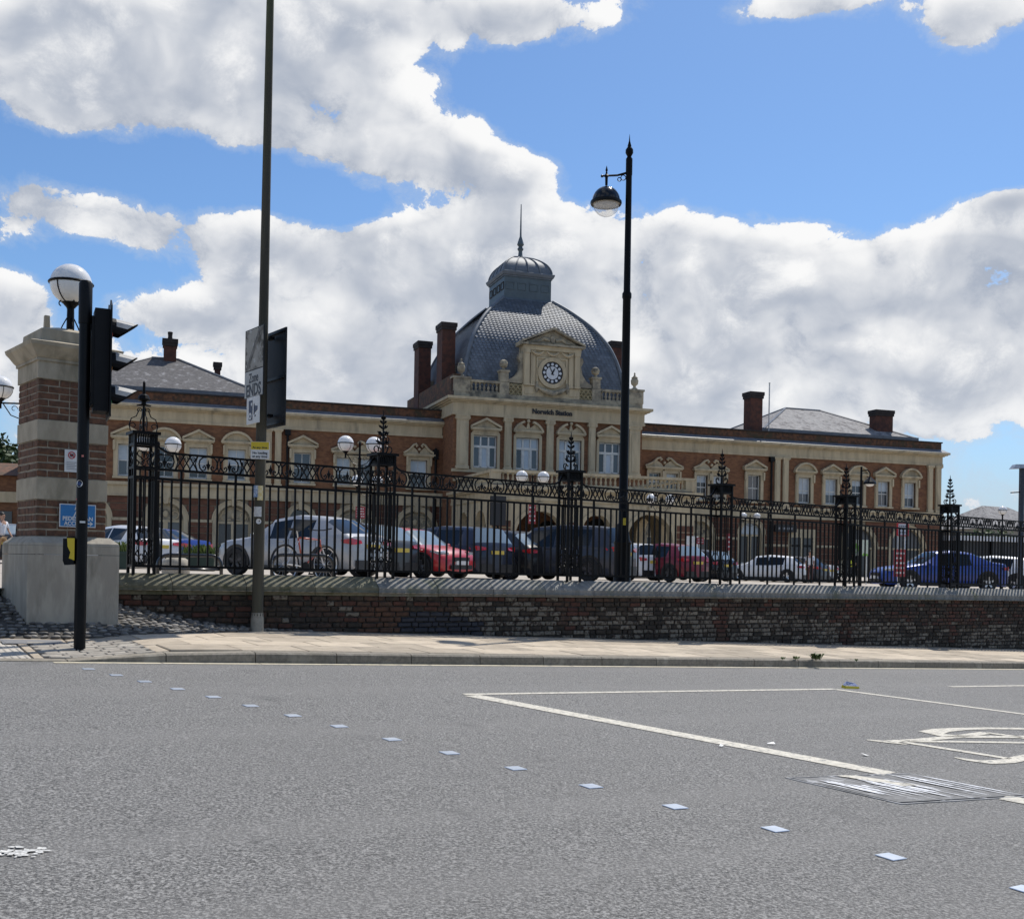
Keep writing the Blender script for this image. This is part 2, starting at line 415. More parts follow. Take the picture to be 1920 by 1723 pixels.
for n in (.3, -.02, -.3, -4, -10, -20, -35, -60, -100, -160, -260):
    r = []
    for s in [-200, -120] + [x for x in SS if x < -1.5] + [-1.5] + [x for x in SS if x > -1.5] + [220]:
        p = W(s, n); z = zfar(p)
        if n >= -.3: z = min(z, zcope(s) - .10) if n > -.3 else z
        r.append((p.x, p.y, z))
    rows.append(r)
FORE = sheet('forecourt_ground', M_FORE, [[(a, b_, c) for (a, b_, c) in r] for r in rows])
GR = sheet('ground', M_GROUND, [[(x, y, -6.5) for x in (-4000, -500, 0, 500, 4000)] for y in (-800, 0, 300, 1200, 5000)])
# verge slope and the entrance beside the pier
rows = []
for k, n in enumerate((3.0, 2.2, 1.2, .35)):
    r = []
    for s in (-40, -20, -10, -6, -4.2):
        z0 = zr_clip(W(s, 3.02)) + .004; p = W(s, .35); z1 = zfar(p) + .004
        q = W(s, n); r.append((q.x, q.y, z0 + (z1 - z0) * k / 3))
    rows.append(r)
struct(sheet('entrance_path', M_FORE, rows))

# pavement: bed sheet, sandstone slabs one by one, tactile and setts
def drop(s, n):            # the pavement dips to the road at the crossing beside the signal
    k = max(0., min(1., (-.1 - s) / 1.3)); k = k * k * (3 - 2 * k); return -.105 * k * max(0, min(1, (n - .3) / 2.6))
PB = []
for n in (3.0, 2.5, 2.0, 1.5, 1.0, .5, .12):
    PB.append([tuple(W(s, n, zpave(s, n) - .034 + drop(s, n))) for s in [-4.3 + .5 * i for i in range(82)]])
PAVE = sheet('pavement', M_JOINT, PB)
pang = Matrix.Rotation(TANG, 4, 'Z')
sx, sy = Vector((TV.x, TV.y, RX * TV.x + RY * TV.y)), Vector((-NV.x, -NV.y, -(RX * NV.x + RY * NV.y)))
sz = sx.cross(sy).normalized()
PROT = Matrix((sx, sy, sz)).transposed().to_euler()
slab_me = [bevel_box('paving_slab', M_SLAB, .738, .534, .04, .008) for _ in range(1)]
half_me = bevel_box('paving_slab', M_SLAB, .367, .542, .04, .007)
tact_b = B(); tact_b.box(-.196, -.196, -.02, .196, .196, .012)
for i in range(6):
    for j in range(6): tact_b.lathe([(.014, .012), (.011, .017)], 6, (-.16 + i * .064, -.16 + j * .064, 0))
tact_me = tact_b.mesh('tactile_slab', M_TACT)
sett_me = bevel_box('sett', M_SETT, .19, .095, .05, .008)
TP = (-1.35, 3.04 - .55)     # signal pole foot in (s,n), refined below
pole_foot = groad(149, 1222, .02); rel = pole_foot - W0; TP = (rel.dot(TV), rel.dot(NV))
def prot(s, n):
    """tilt of the pavement surface at (s,n)"""
    f = lambda a, c: W(a, c, zpave(a, c) + drop(a, c))
    ex = (f(s + .2, n) - f(s - .2, n)).normalized(); ey = (f(s, n - .2) - f(s, n + .2)).normalized(); ez_ = ex.cross(ey).normalized(); ey = ez_.cross(ex)
    return Matrix((ex, ey, ez_)).transposed().to_euler()
cnt = 0; SA, SB = TP[0] - .42, TP[0] + .62
def slab(a, c, n):
    global cnt
    if c - a > .06 and cnt < 295:
        m_ = (a + c) / 2
        put('paving_slab', slab_me[0], PAVE, W(m_, n, zpave(m_, n) - .02 + drop(m_, n) + random.uniform(-.003, .003)), rot=prot(m_, n), scale=((c - a - .008) / .742, 1, 1)); cnt += 1
for row in range(5):
    n = .44 + row * .55; s = -4.2 + (row % 2) * .375
    while s < 34:
        a, c = s, s + .75; s += .75
        if row >= 3 and c < -1.72: continue
        if row >= 3 and a < -1.72: a = -1.72
        if row >= 3 and c > SA and a < SB:
            slab(a, min(c, SA), n) if a < SA else None; slab(max(a, SB), c, n) if c > SB else None
        else: slab(a, c, n)
for i in range(7):
    for j in range(3):
        s = -1.93 - i * .4; n = 2.70 - j * .4
        put('tactile_slab', tact_me, PAVE, W(s, n, zpave(s, n) - .02 + drop(s, n)), rot=prot(s, n))
for i in range(5):
    for j in range(10):
        s = SA + .10 + i * .2 + (j % 2) * .05; n = 1.87 + j * .108
        if abs(s - TP[0]) < .1 and abs(n - TP[1]) < .07: continue
        put('sett', sett_me, PAVE, W(s, n, zpave(s, n) - .018 + drop(s, n) + random.uniform(-.004, .004)), rot=prot(s, n))
# grey inspection cover let into the slabs
cv = B(); cv.box(-.30, -.16, 0, .30, .16, .003).box(-.28, -.14, .003, .28, .14, .005)
cvo = cv.obj('inspection_cover', mat('cover_grey', (.21, .21, .215), (.17, .17, .175), 30, .6), PAVE)
cvo.location = W(-1.55, 1.80, zpave(-1.55, 1.80) + drop(-1.55, 1.80) + .002); cvo.rotation_euler = prot(-1.55, 1.80)

# kerb
KERB = struct(empty('kerb', W(0, 3.0, zroad(*W(0, 3.0).xy))))
def local(o, p): return Vector(p) - o.location
kme = {}
for i in range(40):
    s0 = -4.2 + i * .915; s1 = s0 + .905
    h0 = .112 if s0 > -.35 else (.112 * max(.1, (s0 + 1.3) / .95) if s0 > -1.3 else .012)
    h1 = .112 if s1 > -.35 else (.112 * max(.1, (s1 + 1.3) / .95) if s1 > -1.3 else .012)
    b = B()
    def kp(s, n, h): p = W(s, n); return local(KERB, (p.x, p.y, zroad(p.x, p.y) + h))
    ch = min(.015, h1)
    prof = lambda s, h: [kp(s, 3.13, -.1), kp(s, 3.125, h - .018 if h > .05 else h - .006), kp(s, 3.105, h), kp(s, 2.985, h + .003), kp(s, 2.985, -.1)]
    A, C = prof(s0, h0), prof(s1, h1); nn = 5
    b.add(A + C, [(0, 1, 2, 3, 4), (9, 8, 7, 6, 5)] + [(q, q + nn, (q + 1) % nn + nn, (q + 1) % nn) for q in range(nn)])
    b.obj('kerb_stone', M_KERB, KERB)

# cobbled slope at the foot of pier and wall (flint cobbles set in mortar)
COBB = struct(empty('cobbled_ground', W(-1, .8, zpave(-1, .8))))
def zcob(s, n):
    nf = 1.55 if s < -.9 else max(.3, 1.55 - (s + .9) * .50)        # front edge
    k = max(0., min(1., (nf - n) / 1.1)); top = .30 * max(0., min(1., (2.1 - s) / 2.6))
    return zpave(s, n) + .004 + top * k + drop(s, n)
b = B(); nfr = lambda s: 1.55 if s < -.9 else max(.3, 1.55 - (s + .9) * .50)
gr = [[tuple(local(COBB, W(s, .12 + (nfr(s) - .12) * k, zcob(s, .12 + (nfr(s) - .12) * k)))) for s in [-4.2 + .3 * i for i in range(23)]] for k in (0, .2, .4, .6, .8, 1.)]
nc = 23
b.add([p for r in gr for p in r], [(i * nc + j, i * nc + j + 1, (i + 1) * nc + j + 1, (i + 1) * nc + j) for i in range(5) for j in range(nc - 1)])
bed = b.obj('mortar_bed', M_EARTH, COBB)
b = B(); s = -4.2
while s < 2.3:
    n = .15
    while n < (1.55 if s < -.9 else max(.3, 1.55 - (s + .9) * .50)):
        q = W(s + random.uniform(-.025, .025), n + random.uniform(-.025, .025), zcob(s, n) + .002)
        r = random.uniform(.038, .056)
        b.T = Matrix.Translation(local(COBB, q)) @ Matrix.Rotation(random.uniform(0, 6.28), 4, 'Z') @ Matrix.Rotation(random.uniform(-.3, .3), 4, 'X')
        b.ball((0, 0, 0), r, 7, 4, (1.3, .85, .42)); n += .090
    s += .105
b.T = None
tag(b.obj('cobbles', M_COBB, COBB, smooth=True), kind='stuff')

# ------------------------------------------------------------------ road markings (thin sheets lying on the asphalt)
def decal(name, m, polys, h=.004, parent=ROAD):
    b = B()
    for poly in polys: b.add(poly, [tuple(range(len(poly)))])
    b.v = [(x, y, z + h) for (x, y, z) in b.v]
    o = b.obj(name, m, parent); return o
def gr3(x, y): return (x, y, zroad(x, y))
def strip(p, q, w0, w1=None):
    p, q = Vector(p[:2]), Vector(q[:2]); d = (q - p).normalized(); nn = Vector((-d.y, d.x)); w1 = w1 or w0
    return [gr3(*(p + nn * w0 / 2)), gr3(*(p - nn * w0 / 2)), gr3(*(q - nn * w1 / 2)), gr3(*(q + nn * w1 / 2))]
def G(px, py): return groad(px, py).xy
def line(name, p, q, w, m=None, extend=0):
    p, q = G(*p), G(*q)
    if extend: q = q + (q - p).normalized() * extend
    n = max(2, int((q - p).length / 1.2)); P = [strip(p.lerp(q, i / n), p.lerp(q, (i + 1) / n), w) for i in range(n)]
    return decal(name, m or M_ROADW, P)
line('stop_line', (885, 1304), (1668, 1451), .20)
line('lane_line', (870, 1302), (1566, 1292), .09)
line('box_line', (1566, 1292.5), (1920, 1339), .12, extend=3)
line('lane_line', (1782, 1287.5), (1920, 1285.5), .09, extend=9)
line('stop_line', (1882, 1495), (1920, 1502), .20, extend=2.6)
yl = [strip(W(s, 3.205).xy, W(s + .99, 3.205).xy, .10) for s in [-1.6 + i for i in range(34)]]
decal('yellow_line', M_ROADY, yl)
# cycle symbol
def stroke(pts, w, closed=False):
    P = [Vector(q) for q in pts]; out = []
    n = len(P)
    L = []; Rr = []
    for i in range(n):
        a = P[max(i - 1, 0)] if not closed else P[i - 1]; c = P[min(i + 1, n - 1)] if not closed else P[(i + 1) % n]
        d = (c - a).normalized(); nn = Vector((-d.y, d.x)); ww = w[i] if isinstance(w, list) else w
        L.append(P[i] + nn * ww / 2); Rr.append(P[i] - nn * ww / 2)
    rng = range(n if closed else n - 1)
    return [[gr3(*L[i]), gr3(*Rr[i]), gr3(*Rr[(i + 1) % n]), gr3(*L[(i + 1) % n])] for i in rng]
polys = []
polys += stroke([G(1626, 1387.5), G(1662, 1391), G(1700, 1396)], [.05, .11, .03])
polys += stroke([G(1664, 1391), G(1720, 1388), G(1790, 1382), G(1850, 1374)], .10)
polys += stroke([G(1700, 1390), G(1800, 1391), G(1935, 1393)], .08)
polys += stroke([G(1690, 1391), G(1780, 1405), G(1895, 1423)], .10)
polys += stroke([G(1850, 1374), G(1905, 1381), G(1990, 1398)], .10)
polys += stroke([G(1790, 1420.5), G(1815, 1425), G(1850, 1429.5), G(1885, 1428), G(1925, 1420), G(1990, 1405), G(2020, 1398)], [.03, .10, .13, .13, .13, .10, .08])
polys += stroke([G(1745, 1374), G(1765, 1369.5), G(1800, 1367), G(1850, 1365.8), G(1920, 1366.5), G(1980, 1369.5), G(2010, 1375), G(1980, 1380), G(1900, 1382), G(1820, 1381.5), G(1765, 1379)], [.20, .16, .12, .1, .1, .1, .1, .1, .1, .12, .18], closed=True)
decal('cycle_symbol', M_ROADW, polys, h=.0045)
# steel cover plates in a frame, worn bright, across the stop line
mh = empty('access_cover', groad(1700, 1478) + Vector((0, 0, .001)), 0); mh.parent = ROAD
c0, c1, c2, c3 = [G(*q) for q in ((1478, 1459), (1690, 1507), (1925, 1493), (1705, 1451))]
def mpt(a, b_): return c0.lerp(c3, a).lerp(c1.lerp(c2, a), b_)
pl = B(); rb = B(); base = mh.location
def q3(v, h): return (v.x - base.x, v.y - base.y, zroad(v.x, v.y) + h - base.z)
M_SMEAR = mat('scuffed_paint', (.82, .83, .86), (.45, .46, .48), 30, .6, bump=.3, lo=.3, hi=.6)
M_COVER = mat('cover_iron', (.15, .15, .15), (.095, .095, .095), 24, .7, metal=.1, c3=(.34, .345, .355), s3=7, t3=(.54, .66), bump=.4)
for i in range(3):
    a0, a1 = i / 3 + .012, (i + 1) / 3 - .012
    p4 = [mpt(a0, .03), mpt(a1, .03), mpt(a1, .97), mpt(a0, .97)]
    o = B().hexa([q3(v, -.01) for v in p4] + [q3(v, .006) for v in p4]).obj('cover_plate', M_COVER, mh)
    for k in range(9):
        t = a0 + (a1 - a0) * random.random(); w = random.choice((.012, .02, .034, .05)); e0, e1 = random.uniform(.02, .45), random.uniform(.5, .98); sk = random.uniform(-.05, .05)
        ts = [(e0 + (e1 - e0) * q / 5) for q in range(6)]; ww = [w * random.uniform(.3, 1.1) for _ in ts]; ww[0] = ww[-1] = .001
        sb = B(); lo = [q3(mpt(min(a1, max(a0, t + sk * q - v / 2)), q), .0095 + .0004 * k) for q, v in zip(ts, ww)]; hi = [q3(mpt(min(a1, max(a0, t + sk * q + v / 2)), q), .0095 + .0004 * k) for q, v in zip(ts, ww)]
        sb.add(lo + hi, [(q, q + 1, q + 7, q + 6) for q in range(5)]); sb.obj('paint_smear', M_SMEAR, mh)
fr = B()
for (a0, a1, b0, b1) in ((-.015, 1.015, -.018, .0), (-.015, 1.015, 1.0, 1.018), (-.015, 0, 0, 1), (1, 1.015, 0, 1), (.327, .340, 0, 1), (.660, .673, 0, 1)):
    p4 = [mpt(a0, b0), mpt(a1, b0), mpt(a1, b1), mpt(a0, b1)]
    fr.hexa([q3(v, -.01) for v in p4] + [q3(v, .005) for v in p4])
fr.obj('frame', mat('frame_worn', (.22, .22, .22), (.40, .40, .41), 4, .6, metal=.1, c3=(.13, .13, .128), s3=3.5, t3=(.42, .58)), mh)
lp = [mpt(.52, 0), mpt(.70, 0), mpt(.86, 1), mpt(.68, 1)]
B().add([q3(v, .0115) for v in [mpt(.36, 0.02), mpt(.50, .02), mpt(.62, .5), mpt(.48, .5)]], [(0, 1, 2, 3)]).obj('worn_line', M_ROADW, mh)
# scraped paint remains near the left frame edge, small pale scraps
pp = []; rq = random.Random(4)
for i in range(64):
    x, y = rq.gauss(30, 26), rq.gauss(1600, 5.5)
    if y > 1612 or y < 1588: continue
    w, h = rq.uniform(3, 13), rq.uniform(.8, 2.4); k = rq.randint(5, 8); sk = rq.uniform(-.6, .6)
    c = [G(x + w * math.cos(t) * rq.uniform(.4, 1.2) + sk * h * math.sin(t), y + h * math.sin(t) * rq.uniform(.5, 1.2)) for t in [q * 2 * PI / k for q in range(k)]]
    pp.append([(q[0], q[1], zroad(*q) + i * .00003) for q in c][::-1])
decal('paint_remains', mat('scraped_paint', (.66, .65, .62), (.40, .40, .385), 40, .8, bump=.3), pp, .0045)

# ------------------------------------------------------------------ crossing studs (row of square steel studs)
stud_px = [(166, 1254.5), (218, 1266), (271, 1278), (333, 1292), (400, 1307), (470, 1323.5), (549, 1342), (636, 1362), (735, 1386.5), (843, 1412), (967, 1441), (1108, 1474.5), (1266, 1513), (1453, 1555), (1670, 1607), (1925, 1669)]
ps = [groad(*q) for q in stud_px]
p0, p1 = ps[0], ps[-1]; sdir = (p1 - p0).normalized()
stud_me = None
b = B(); hs = .05
b.add([(-hs, -hs, 0), (hs, -hs, 0), (hs, hs, 0), (-hs, hs, 0), (-hs * .95, -hs * .95, .003), (hs * .95, -hs * .95, .003), (hs * .95, hs * .95, .003), (-hs * .95, hs * .95, .003)],
      [(4, 5, 6, 7), (0, 1, 5, 4), (1, 2, 6, 5), (2, 3, 7, 6), (3, 0, 4, 7)])
stud_me = b.mesh('crossing_stud', M_STUD)
ordn = ['first', 'second', 'third', 'fourth', 'fifth', 'sixth', 'seventh', 'eighth', 'ninth', 'tenth', 'eleventh', 'twelfth', 'thirteenth', 'fourteenth', 'fifteenth', 'sixteenth']
for i, p in enumerate(ps):
    o = put('crossing_stud', stud_me, None, p + Vector((0, 0, .003)), rot=PROT)
    o.rotation_euler.rotate_axis('Z', random.uniform(-.06, .06))
    tag(o, 'square pale steel road stud, %s in the row counted from the traffic signal' % ordn[i], 'road stud', 'crossing studs across the road')
# litter: a flattened yellow and white packet and paper scraps
lit = groad(1594, 1290)
L = empty('crushed_packet', lit, .4)
B().hexa([(-.11, -.05, 0), (.10, -.055, 0), (.11, .05, 0), (-.10, .045, 0), (-.10, -.04, .035), (.09, -.05, .022), (.10, .04, .03), (-.09, .04, .04)]).obj('packet_body', mat('packet_yellow', (.70, .55, .03), None, rough=.4), L)
B().hexa([(-.105, -.03, .036), (.09, -.045, .024), (.1, .035, .031), (-.09, .03, .041), (-.06, -.01, .085), (.06, -.015, .06), (.055, .02, .065), (-.05, .02, .08)]).obj('packet_lid', mat('packet_white', (.55, .58, .7), (.12, .15, .35), 60, .4), L)
tag(L, 'crushed yellow and white packet lying at the end of the white lane line', 'litter')
for i, (x, y, sc, lb) in enumerate(((1445, 1395.5, .03, 'white paper scrap beside the long diagonal white line'), (1352, 1400, .02, 'small pale scrap lying right against the diagonal white line'), (1622, 1417, .028, 'thin white sliver on the road between cycle symbol and steel cover'))):
    p = groad(x, y); b = B(); b.add([(-sc, -sc * .5, .004), (sc, -sc * .7, .006), (sc * .8, sc * .6, .016), (-sc * .7, sc * .5, .006)], [(0, 1, 2, 3)])
    tag(b.obj('paper_scrap', M_WHITE, None, loc=p + Vector((0, 0, .004)), rotz=i), lb, 'litter')
# weeds in the kerb joint
M_WEED = mat('weed_leaf', (.07, .13, .025), (.11, .15, .04), 20, .7, rand=.2)
def weed(px, py, n, h, lb):
    p = groad(px, py, .115); b = B()
    for i in range(n):
        a = random.uniform(0, 6.28); t = random.uniform(.3, 1); l = h * random.uniform(.5, 1)
        d = Vector((math.cos(a), math.sin(a), 0)) * l * t; w = Vector((-math.sin(a), math.cos(a), 0)) * l * .16
        m_ = d * .55 + Vector((0, 0, l * .75)); e = d * 1.15 + Vector((0, 0, l * random.uniform(.45, .9)))
        o_ = Vector((random.uniform(-.5, .5) * h, random.uniform(-.2, .2) * h, 0))
        b.add([o_, o_ + m_ + w, o_ + e, o_ + m_ - w], [(0, 1, 2, 3)])
    r = empty('weed', p); b.obj('leaves', M_WEED, r)
    b2 = B()
    for i in range(4): b2.tube([(0, 0, -.01), (random.uniform(-.3, .3) * h, random.uniform(-.2, .2) * h, h * .7)], .003, 4)
    b2.obj('stem', M_WEED, r); tag(r, lb, 'weed', 'weeds along the kerb')
weed(1530, 1237, 60, .13, 'largest leafy green weed growing over the kerb'); weed(1492, 1236, 26, .07, 'small green tuft just left of the largest weed'); weed(1468, 1236, 22, .05, 'low weed patch, leftmost of the kerb weeds'); weed(1606, 1239, 24, .045, 'flat weed patch right of the largest weed')

# ================================================================== RETAINING WALL
WALL = empty('retaining_wall', W(1.5, .2, zpave(1.5, .2)), TANG)
wi = WALL.matrix_basis.inverted() if False else (Matrix.Translation(WALL.location) @ Matrix.Rotation(TANG, 4, 'Z')).inverted()
def wl(s, n, z): return wi @ W(s, n, z)
b = B(); S0, S1 = -.62, 36.
core = [wl(S0, .19, zpave(S0, .2) - .3), wl(S1, .19, zpave(S1, .2) - .3), wl(S1, -.19, zpave(S1, .2) - .3), wl(S0, -.19, zpave(S0, .2) - .3),
        wl(S0, .19, zcope(S0) - .25), wl(S1, .19, zcope(S1) - .25), wl(S1, -.19, zcope(S1) - .25), wl(S0, -.19, zcope(S0) - .25)]
b.hexa(core).obj('mortar_core', M_MORT, WALL)
SLOPE = Euler((0, math.atan(.0095), 0))
brick_me = {}
for mi, m in enumerate(M_WALLB):
    for kd, ln in (('s', .213), ('h', .101)):
        brick_me[mi, kd] = [bevel_box('brick', m, ln, .06, .064, .010, .004) for _ in range(6)]
near = []; farb = [B() for _ in M_WALLB]
from mathutils import noise as mn
for row in range(22):
    zc_off = .262 + .075 * row + .034
    s = -.6 + random.uniform(0, .1); k = row
    while s < 30:
        kd = 'h' if (k % 3 == 2) or random.random() < .12 else 's'; ln = .213 if kd == 's' else .101
        cs = s + ln / 2; z = zcope(cs) - zc_off; zp = zpave(cs, .25); s += ln + .0115; k += 1
        if z < zp - .03 or z < zp + .27 * max(0, min(1, (1.9 - cs) / 2.4)): continue
        hh = z - zp
        if cs > 26 and row > 18: continue
        if 3.55 < cs < 4.95 and hh < .33 and (cs - 3.55) > (hh - .16) * 1.5 and (cs < 4.95 - max(0, hh - .2) * 5): mi = 4
        elif 2.9 < cs < 3.7 and hh < .36: mi = 5
        else:
            r = random.random(); lime = mn.noise(Vector((cs * .5, hh * 2.2, 3.1)))
            pil = (cs % 3.36) > 3.05                                       # redder toothing in line with the iron posts
            if cs > 4.5 and not pil and hh < .52 + .25 * lime and r < .72: mi = 3
            elif r < .10: mi = 3
            elif r < .45: mi = 0
            elif r < (.95 if pil else .62): mi = 1
            else: mi = 2
        pr = .19 + random.uniform(-.010, .008)
        near.append((W(cs, .2).length, mi, kd, cs, pr, z + random.uniform(-.004, .004)))
near.sort(key=lambda q: q[0])
def bad(q): return q[0]
for i, (d_, mi, kd, cs, pr, z) in enumerate(near):
    p = wl(cs, pr, z)
    if i < 300:
        put('brick', random.choice(brick_me[mi, kd]), WALL, p, rot=(random.uniform(-.05, .05), SLOPE.y + random.uniform(-.02, .02), random.uniform(-.03, .03)), scale=(random.uniform(.94, 1.02), 1, random.uniform(.88, 1.04)))
    else:
        hl = (.1065 if kd == 's' else .0505) * random.uniform(.93, 1.01); j = random.uniform(-.008, .008); c = .006; Bq = farb[mi]; y0 = p.y - .03
        Bq.add([(p.x - hl, p.y + .02, p.z - .032), (p.x + hl, p.y + .02, p.z - .032), (p.x + hl, p.y + .02, p.z + .032), (p.x - hl, p.y + .02, p.z + .032),
                (p.x - hl + c, y0, p.z - .032 + c + j), (p.x + hl - c, y0, p.z - .032 + c), (p.x + hl - c, y0, p.z + .032 - c), (p.x - hl + c, y0, p.z + .032 - c + j)],
               [(4, 5, 6, 7), (0, 1, 5, 4), (1, 2, 6, 5), (2, 3, 7, 6), (3, 0, 4, 7)])
allb = B()
for mi, q in enumerate(farb):
    allb.mi = mi; allb.add(q.v, q.f)
tag(allb.obj('brickwork', M_WALLB, WALL), kind='stuff')
for i in range(38):
    s0 = -.62 + i * .96; s1 = s0 + .952; mc = M_COPEG if s0 < 3.2 else M_COPE
    b = B(); j = random.uniform(-.004, .004)
    def cp(s): 
        z = zcope(s) + j
        return [wl(s, .235, z - .262), wl(s, .235, z - .15), wl(s, .205, z - .115), wl(s, .07, z - .012), wl(s, .04, z), wl(s, -.24, z - .01), wl(s, -.24, z - .262)]
    A, C = cp(s0), cp(s1); nn = 7
    b.add(A + C, [tuple(range(nn)), tuple(range(2 * nn - 1, nn - 1, -1))] + [(q, q + nn, (q + 1) % nn + nn, (q + 1) % nn) for q in range(nn)])
    b.obj('coping_stone', mc, WALL)
tag(WALL, 'long low dark brick retaining wall with grey stone coping beside the pavement', 'wall')

# ================================================================== IRON RAILING on the wall
FEN = empty('iron_railing', W(0, 0, zcope(0)), TANG)
def fz(s): return zcope(s) - zcope(0)
def spiral(cx, cz, r0, r1, a0, a1, n=10): return [(cx + (r0 + (r1 - r0) * i / n) * math.cos(a0 + (a1 - a0) * i / n), 0, cz + (r0 + (r1 - r0) * i / n) * math.sin(a0 + (a1 - a0) * i / n)) for i in range(n + 1)]
lyre = [(-.03, .195), (-.08, .19), (-.122, .155), (-.135, .105), (-.12, .05), (-.085, .02), (-.05, .03), (-.037, .06), (-.055, .085), (-.078, .07), (-.07, .052)]
b = B()
for sg in (1, -1):
    b.tube([(sg * x * .9, 0, z) for x, z in lyre], .0115, 4)
    b.tube([(sg * .135, 0, .0), (sg * .155, 0, .05), (sg * .17, 0, .1), (sg * .155, 0, .15), (sg * .14, 0, .195)], .009, 4)
b.prism([(0, .02), (.018, .07), (.03, .10), (.012, .11), (0, .165), (-.012, .11), (-.03, .10), (-.018, .07)], -.006, .006)
lyre_me = b.mesh('scroll', M_IRON)
b = B()
for sg in (1, -1):
    b.tube([(sg * -.055, 0, .0), (sg * -.03, 0, .05), (0, 0, .1), (sg * .03, 0, .15), (sg * .055, 0, .195)], .010, 4)
b.tube(spiral(0, .16, .03, .008, -PI / 2, 2.5 * PI), .006, 4)
cross_me = b.mesh('cross_scroll', M_IRON)
bar_me = B().box(-.0115, -.0115, .08, .0115, .0115, 1.20).mesh('bar', M_IRON)
leg_me = B().box(-.014, -.014, -.01, .014, .014, 1.32).mesh('standard', M_IRON)
PW = .255; BAY = 3.36; NB = 8
# ornate pier of four uprights with scrolls, slatted box and scrolled finial
def tree_finial(ball=False):
    b = B()
    b.tube([(0, 0, 1.77), (0, 0, 2.34)], [.02, .008], 6)
    if ball:
        for k in range(4):
            b.T = Matrix.Rotation(k * PI / 2 + PI / 4 * 0, 4, 'Z')
            b.tube([(.16, 0, 1.78), (.175, 0, 1.86), (.15, 0, 1.94), (.09, 0, 1.97), (.07, 0, 2.02), (.05, 0, 2.06)], .008, 4)
            b.tube(spiral(.125, 1.845, .05, .012, -.3, 4.6), .0075, 4); b.tube(spiral(.045, 2.05, .035, .01, -.5, 4.8), .007, 4)
            b.T = None
        b.lathe([(.085, 2.10), (.09, 2.115), (.03, 2.13), (.03, 2.16), (.075, 2.17), (.08, 2.19), (.06, 2.235), (.02, 2.255), (.017, 2.40), (.005, 2.42)], 12)
    else:
        for k in range(4):
            b.T = Matrix.Rotation(k * PI / 2, 4, 'Z')
            b.tube([(.03, 0, 1.775), (.1, 0, 1.78)] + spiral(.095, 1.845, .062, .014, -PI / 2, 3.4, 12), .0095, 4)
            b.tube([(.02, 0, 1.92), (.09, 0, 1.915), (.06, 0, 1.95)] + spiral(.058, 1.99, .045, .012, -PI / 2, 3.2, 10), .0085, 4)
            b.tube(spiral(.048, 2.07, .038, .01, -PI / 2 - .4, 3., 8), .008, 4)
            for (z, l) in ((1.90, .13), (2.03, .10), (2.12, .08), (2.19, .06), (2.25, .045)):
                b.add([(0, -.012, z), (l * .7, -.016, z + .03), (l, 0, z + .065), (l * .7, .016, z + .03), (0, .012, z), (l * .5, 0, z + .055)], [(0, 1, 5), (1, 2, 5), (2, 3, 5), (3, 4, 5)])
            b.T = None
        b.lathe([(.02, 2.28), (.028, 2.30), (.01, 2.325), (.003, 2.40)], 8)
    return b.mesh('finial', M_IRON)
fin_me, fin0_me = tree_finial(), tree_finial(True)
upr_me = B().box(-.017, -.017, -.02, .017, .017, 1.75).mesh('upright', M_IRON)
b = B()
o_, i_ = PW / 2 + .014, PW / 2 - .014
b.add([(-o_, -o_, -.016), (o_, -o_, -.016), (o_, o_, -.016), (-o_, o_, -.016), (-i_, -i_, -.016), (i_, -i_, -.016), (i_, i_, -.016), (-i_, i_, -.016),
       (-o_, -o_, .016), (o_, -o_, .016), (o_, o_, .016), (-o_, o_, .016), (-i_, -i_, .016), (i_, -i_, .016), (i_, i_, .016), (-i_, i_, .016)],
      [(q, (q + 1) % 4, (q + 1) % 4 + 4, q + 4) for q in range(4)] + [(q + 8, q + 12, (q + 1) % 4 + 12, (q + 1) % 4 + 8) for q in range(4)] + [(q, q + 8, (q + 1) % 4 + 8, (q + 1) % 4) for q in range(4)] + [(q + 4, (q + 1) % 4 + 4, (q + 1) % 4 + 12, q + 12) for q in range(4)])
ring_me = b.mesh('collar', M_IRON)
post_me = B().box(-PW / 2 - .045, -PW / 2 - .045, 1.735, PW / 2 + .045, PW / 2 + .045, 1.772).mesh('post', M_IRON)
b = B()
for yy in (-1, 1):
    for i in range(9):
        x = -PW / 2 + PW * (i + .5) / 9
        b.box(x - .007, yy * PW / 2 - .007, 1.62, x + .007, yy * PW / 2 + .007, 1.74); b.box(yy * PW / 2 - .007, x - .007, 1.62, yy * PW / 2 + .007, x + .007, 1.74)
slat_me = b.mesh('slatted_box', M_IRON)
b = B()
for yy in (-1, 1):
    for R90 in (0, 1):
        b.T = Matrix.Rotation(R90 * PI / 2, 4, 'Z') @ Matrix.Translation((0, yy * PW / 2, 0))
        for x in (-.045, .045): b.box(x - .007, -.007, .5, x + .007, .007, 1.20)
        b.box(-.009, -.009, .1, .009, .009, 1.32)
        for sg in (1, -1):
            b.tube([(sg * .01, 0, 1.40)] + spiral(sg * .058, 1.50, .052, .012, (-PI / 2 if sg > 0 else -PI / 2), (-PI / 2 + 5.2 * sg), 12), .009, 4)
            b.tube(spiral(sg * .055, 1.385, .045, .012, PI / 2, PI / 2 + 5 * sg, 10), .008, 4)
            b.tube(spiral(sg * .055, .40, .05, .012, -PI / 2, -PI / 2 + 5 * sg, 12), .009, 4)
            b.tube(spiral(sg * .058, .24, .052, .012, PI / 2, PI / 2 - 5 * sg, 12), .009, 4)
            b.tube([(sg * .02, 0, .1), (sg * .09, 0, .3), (sg * .07, 0, .5), (0, 0, .55)], .006, 4)
        b.T = None
pscr_me = b.mesh('pier_scrolls', M_IRON)
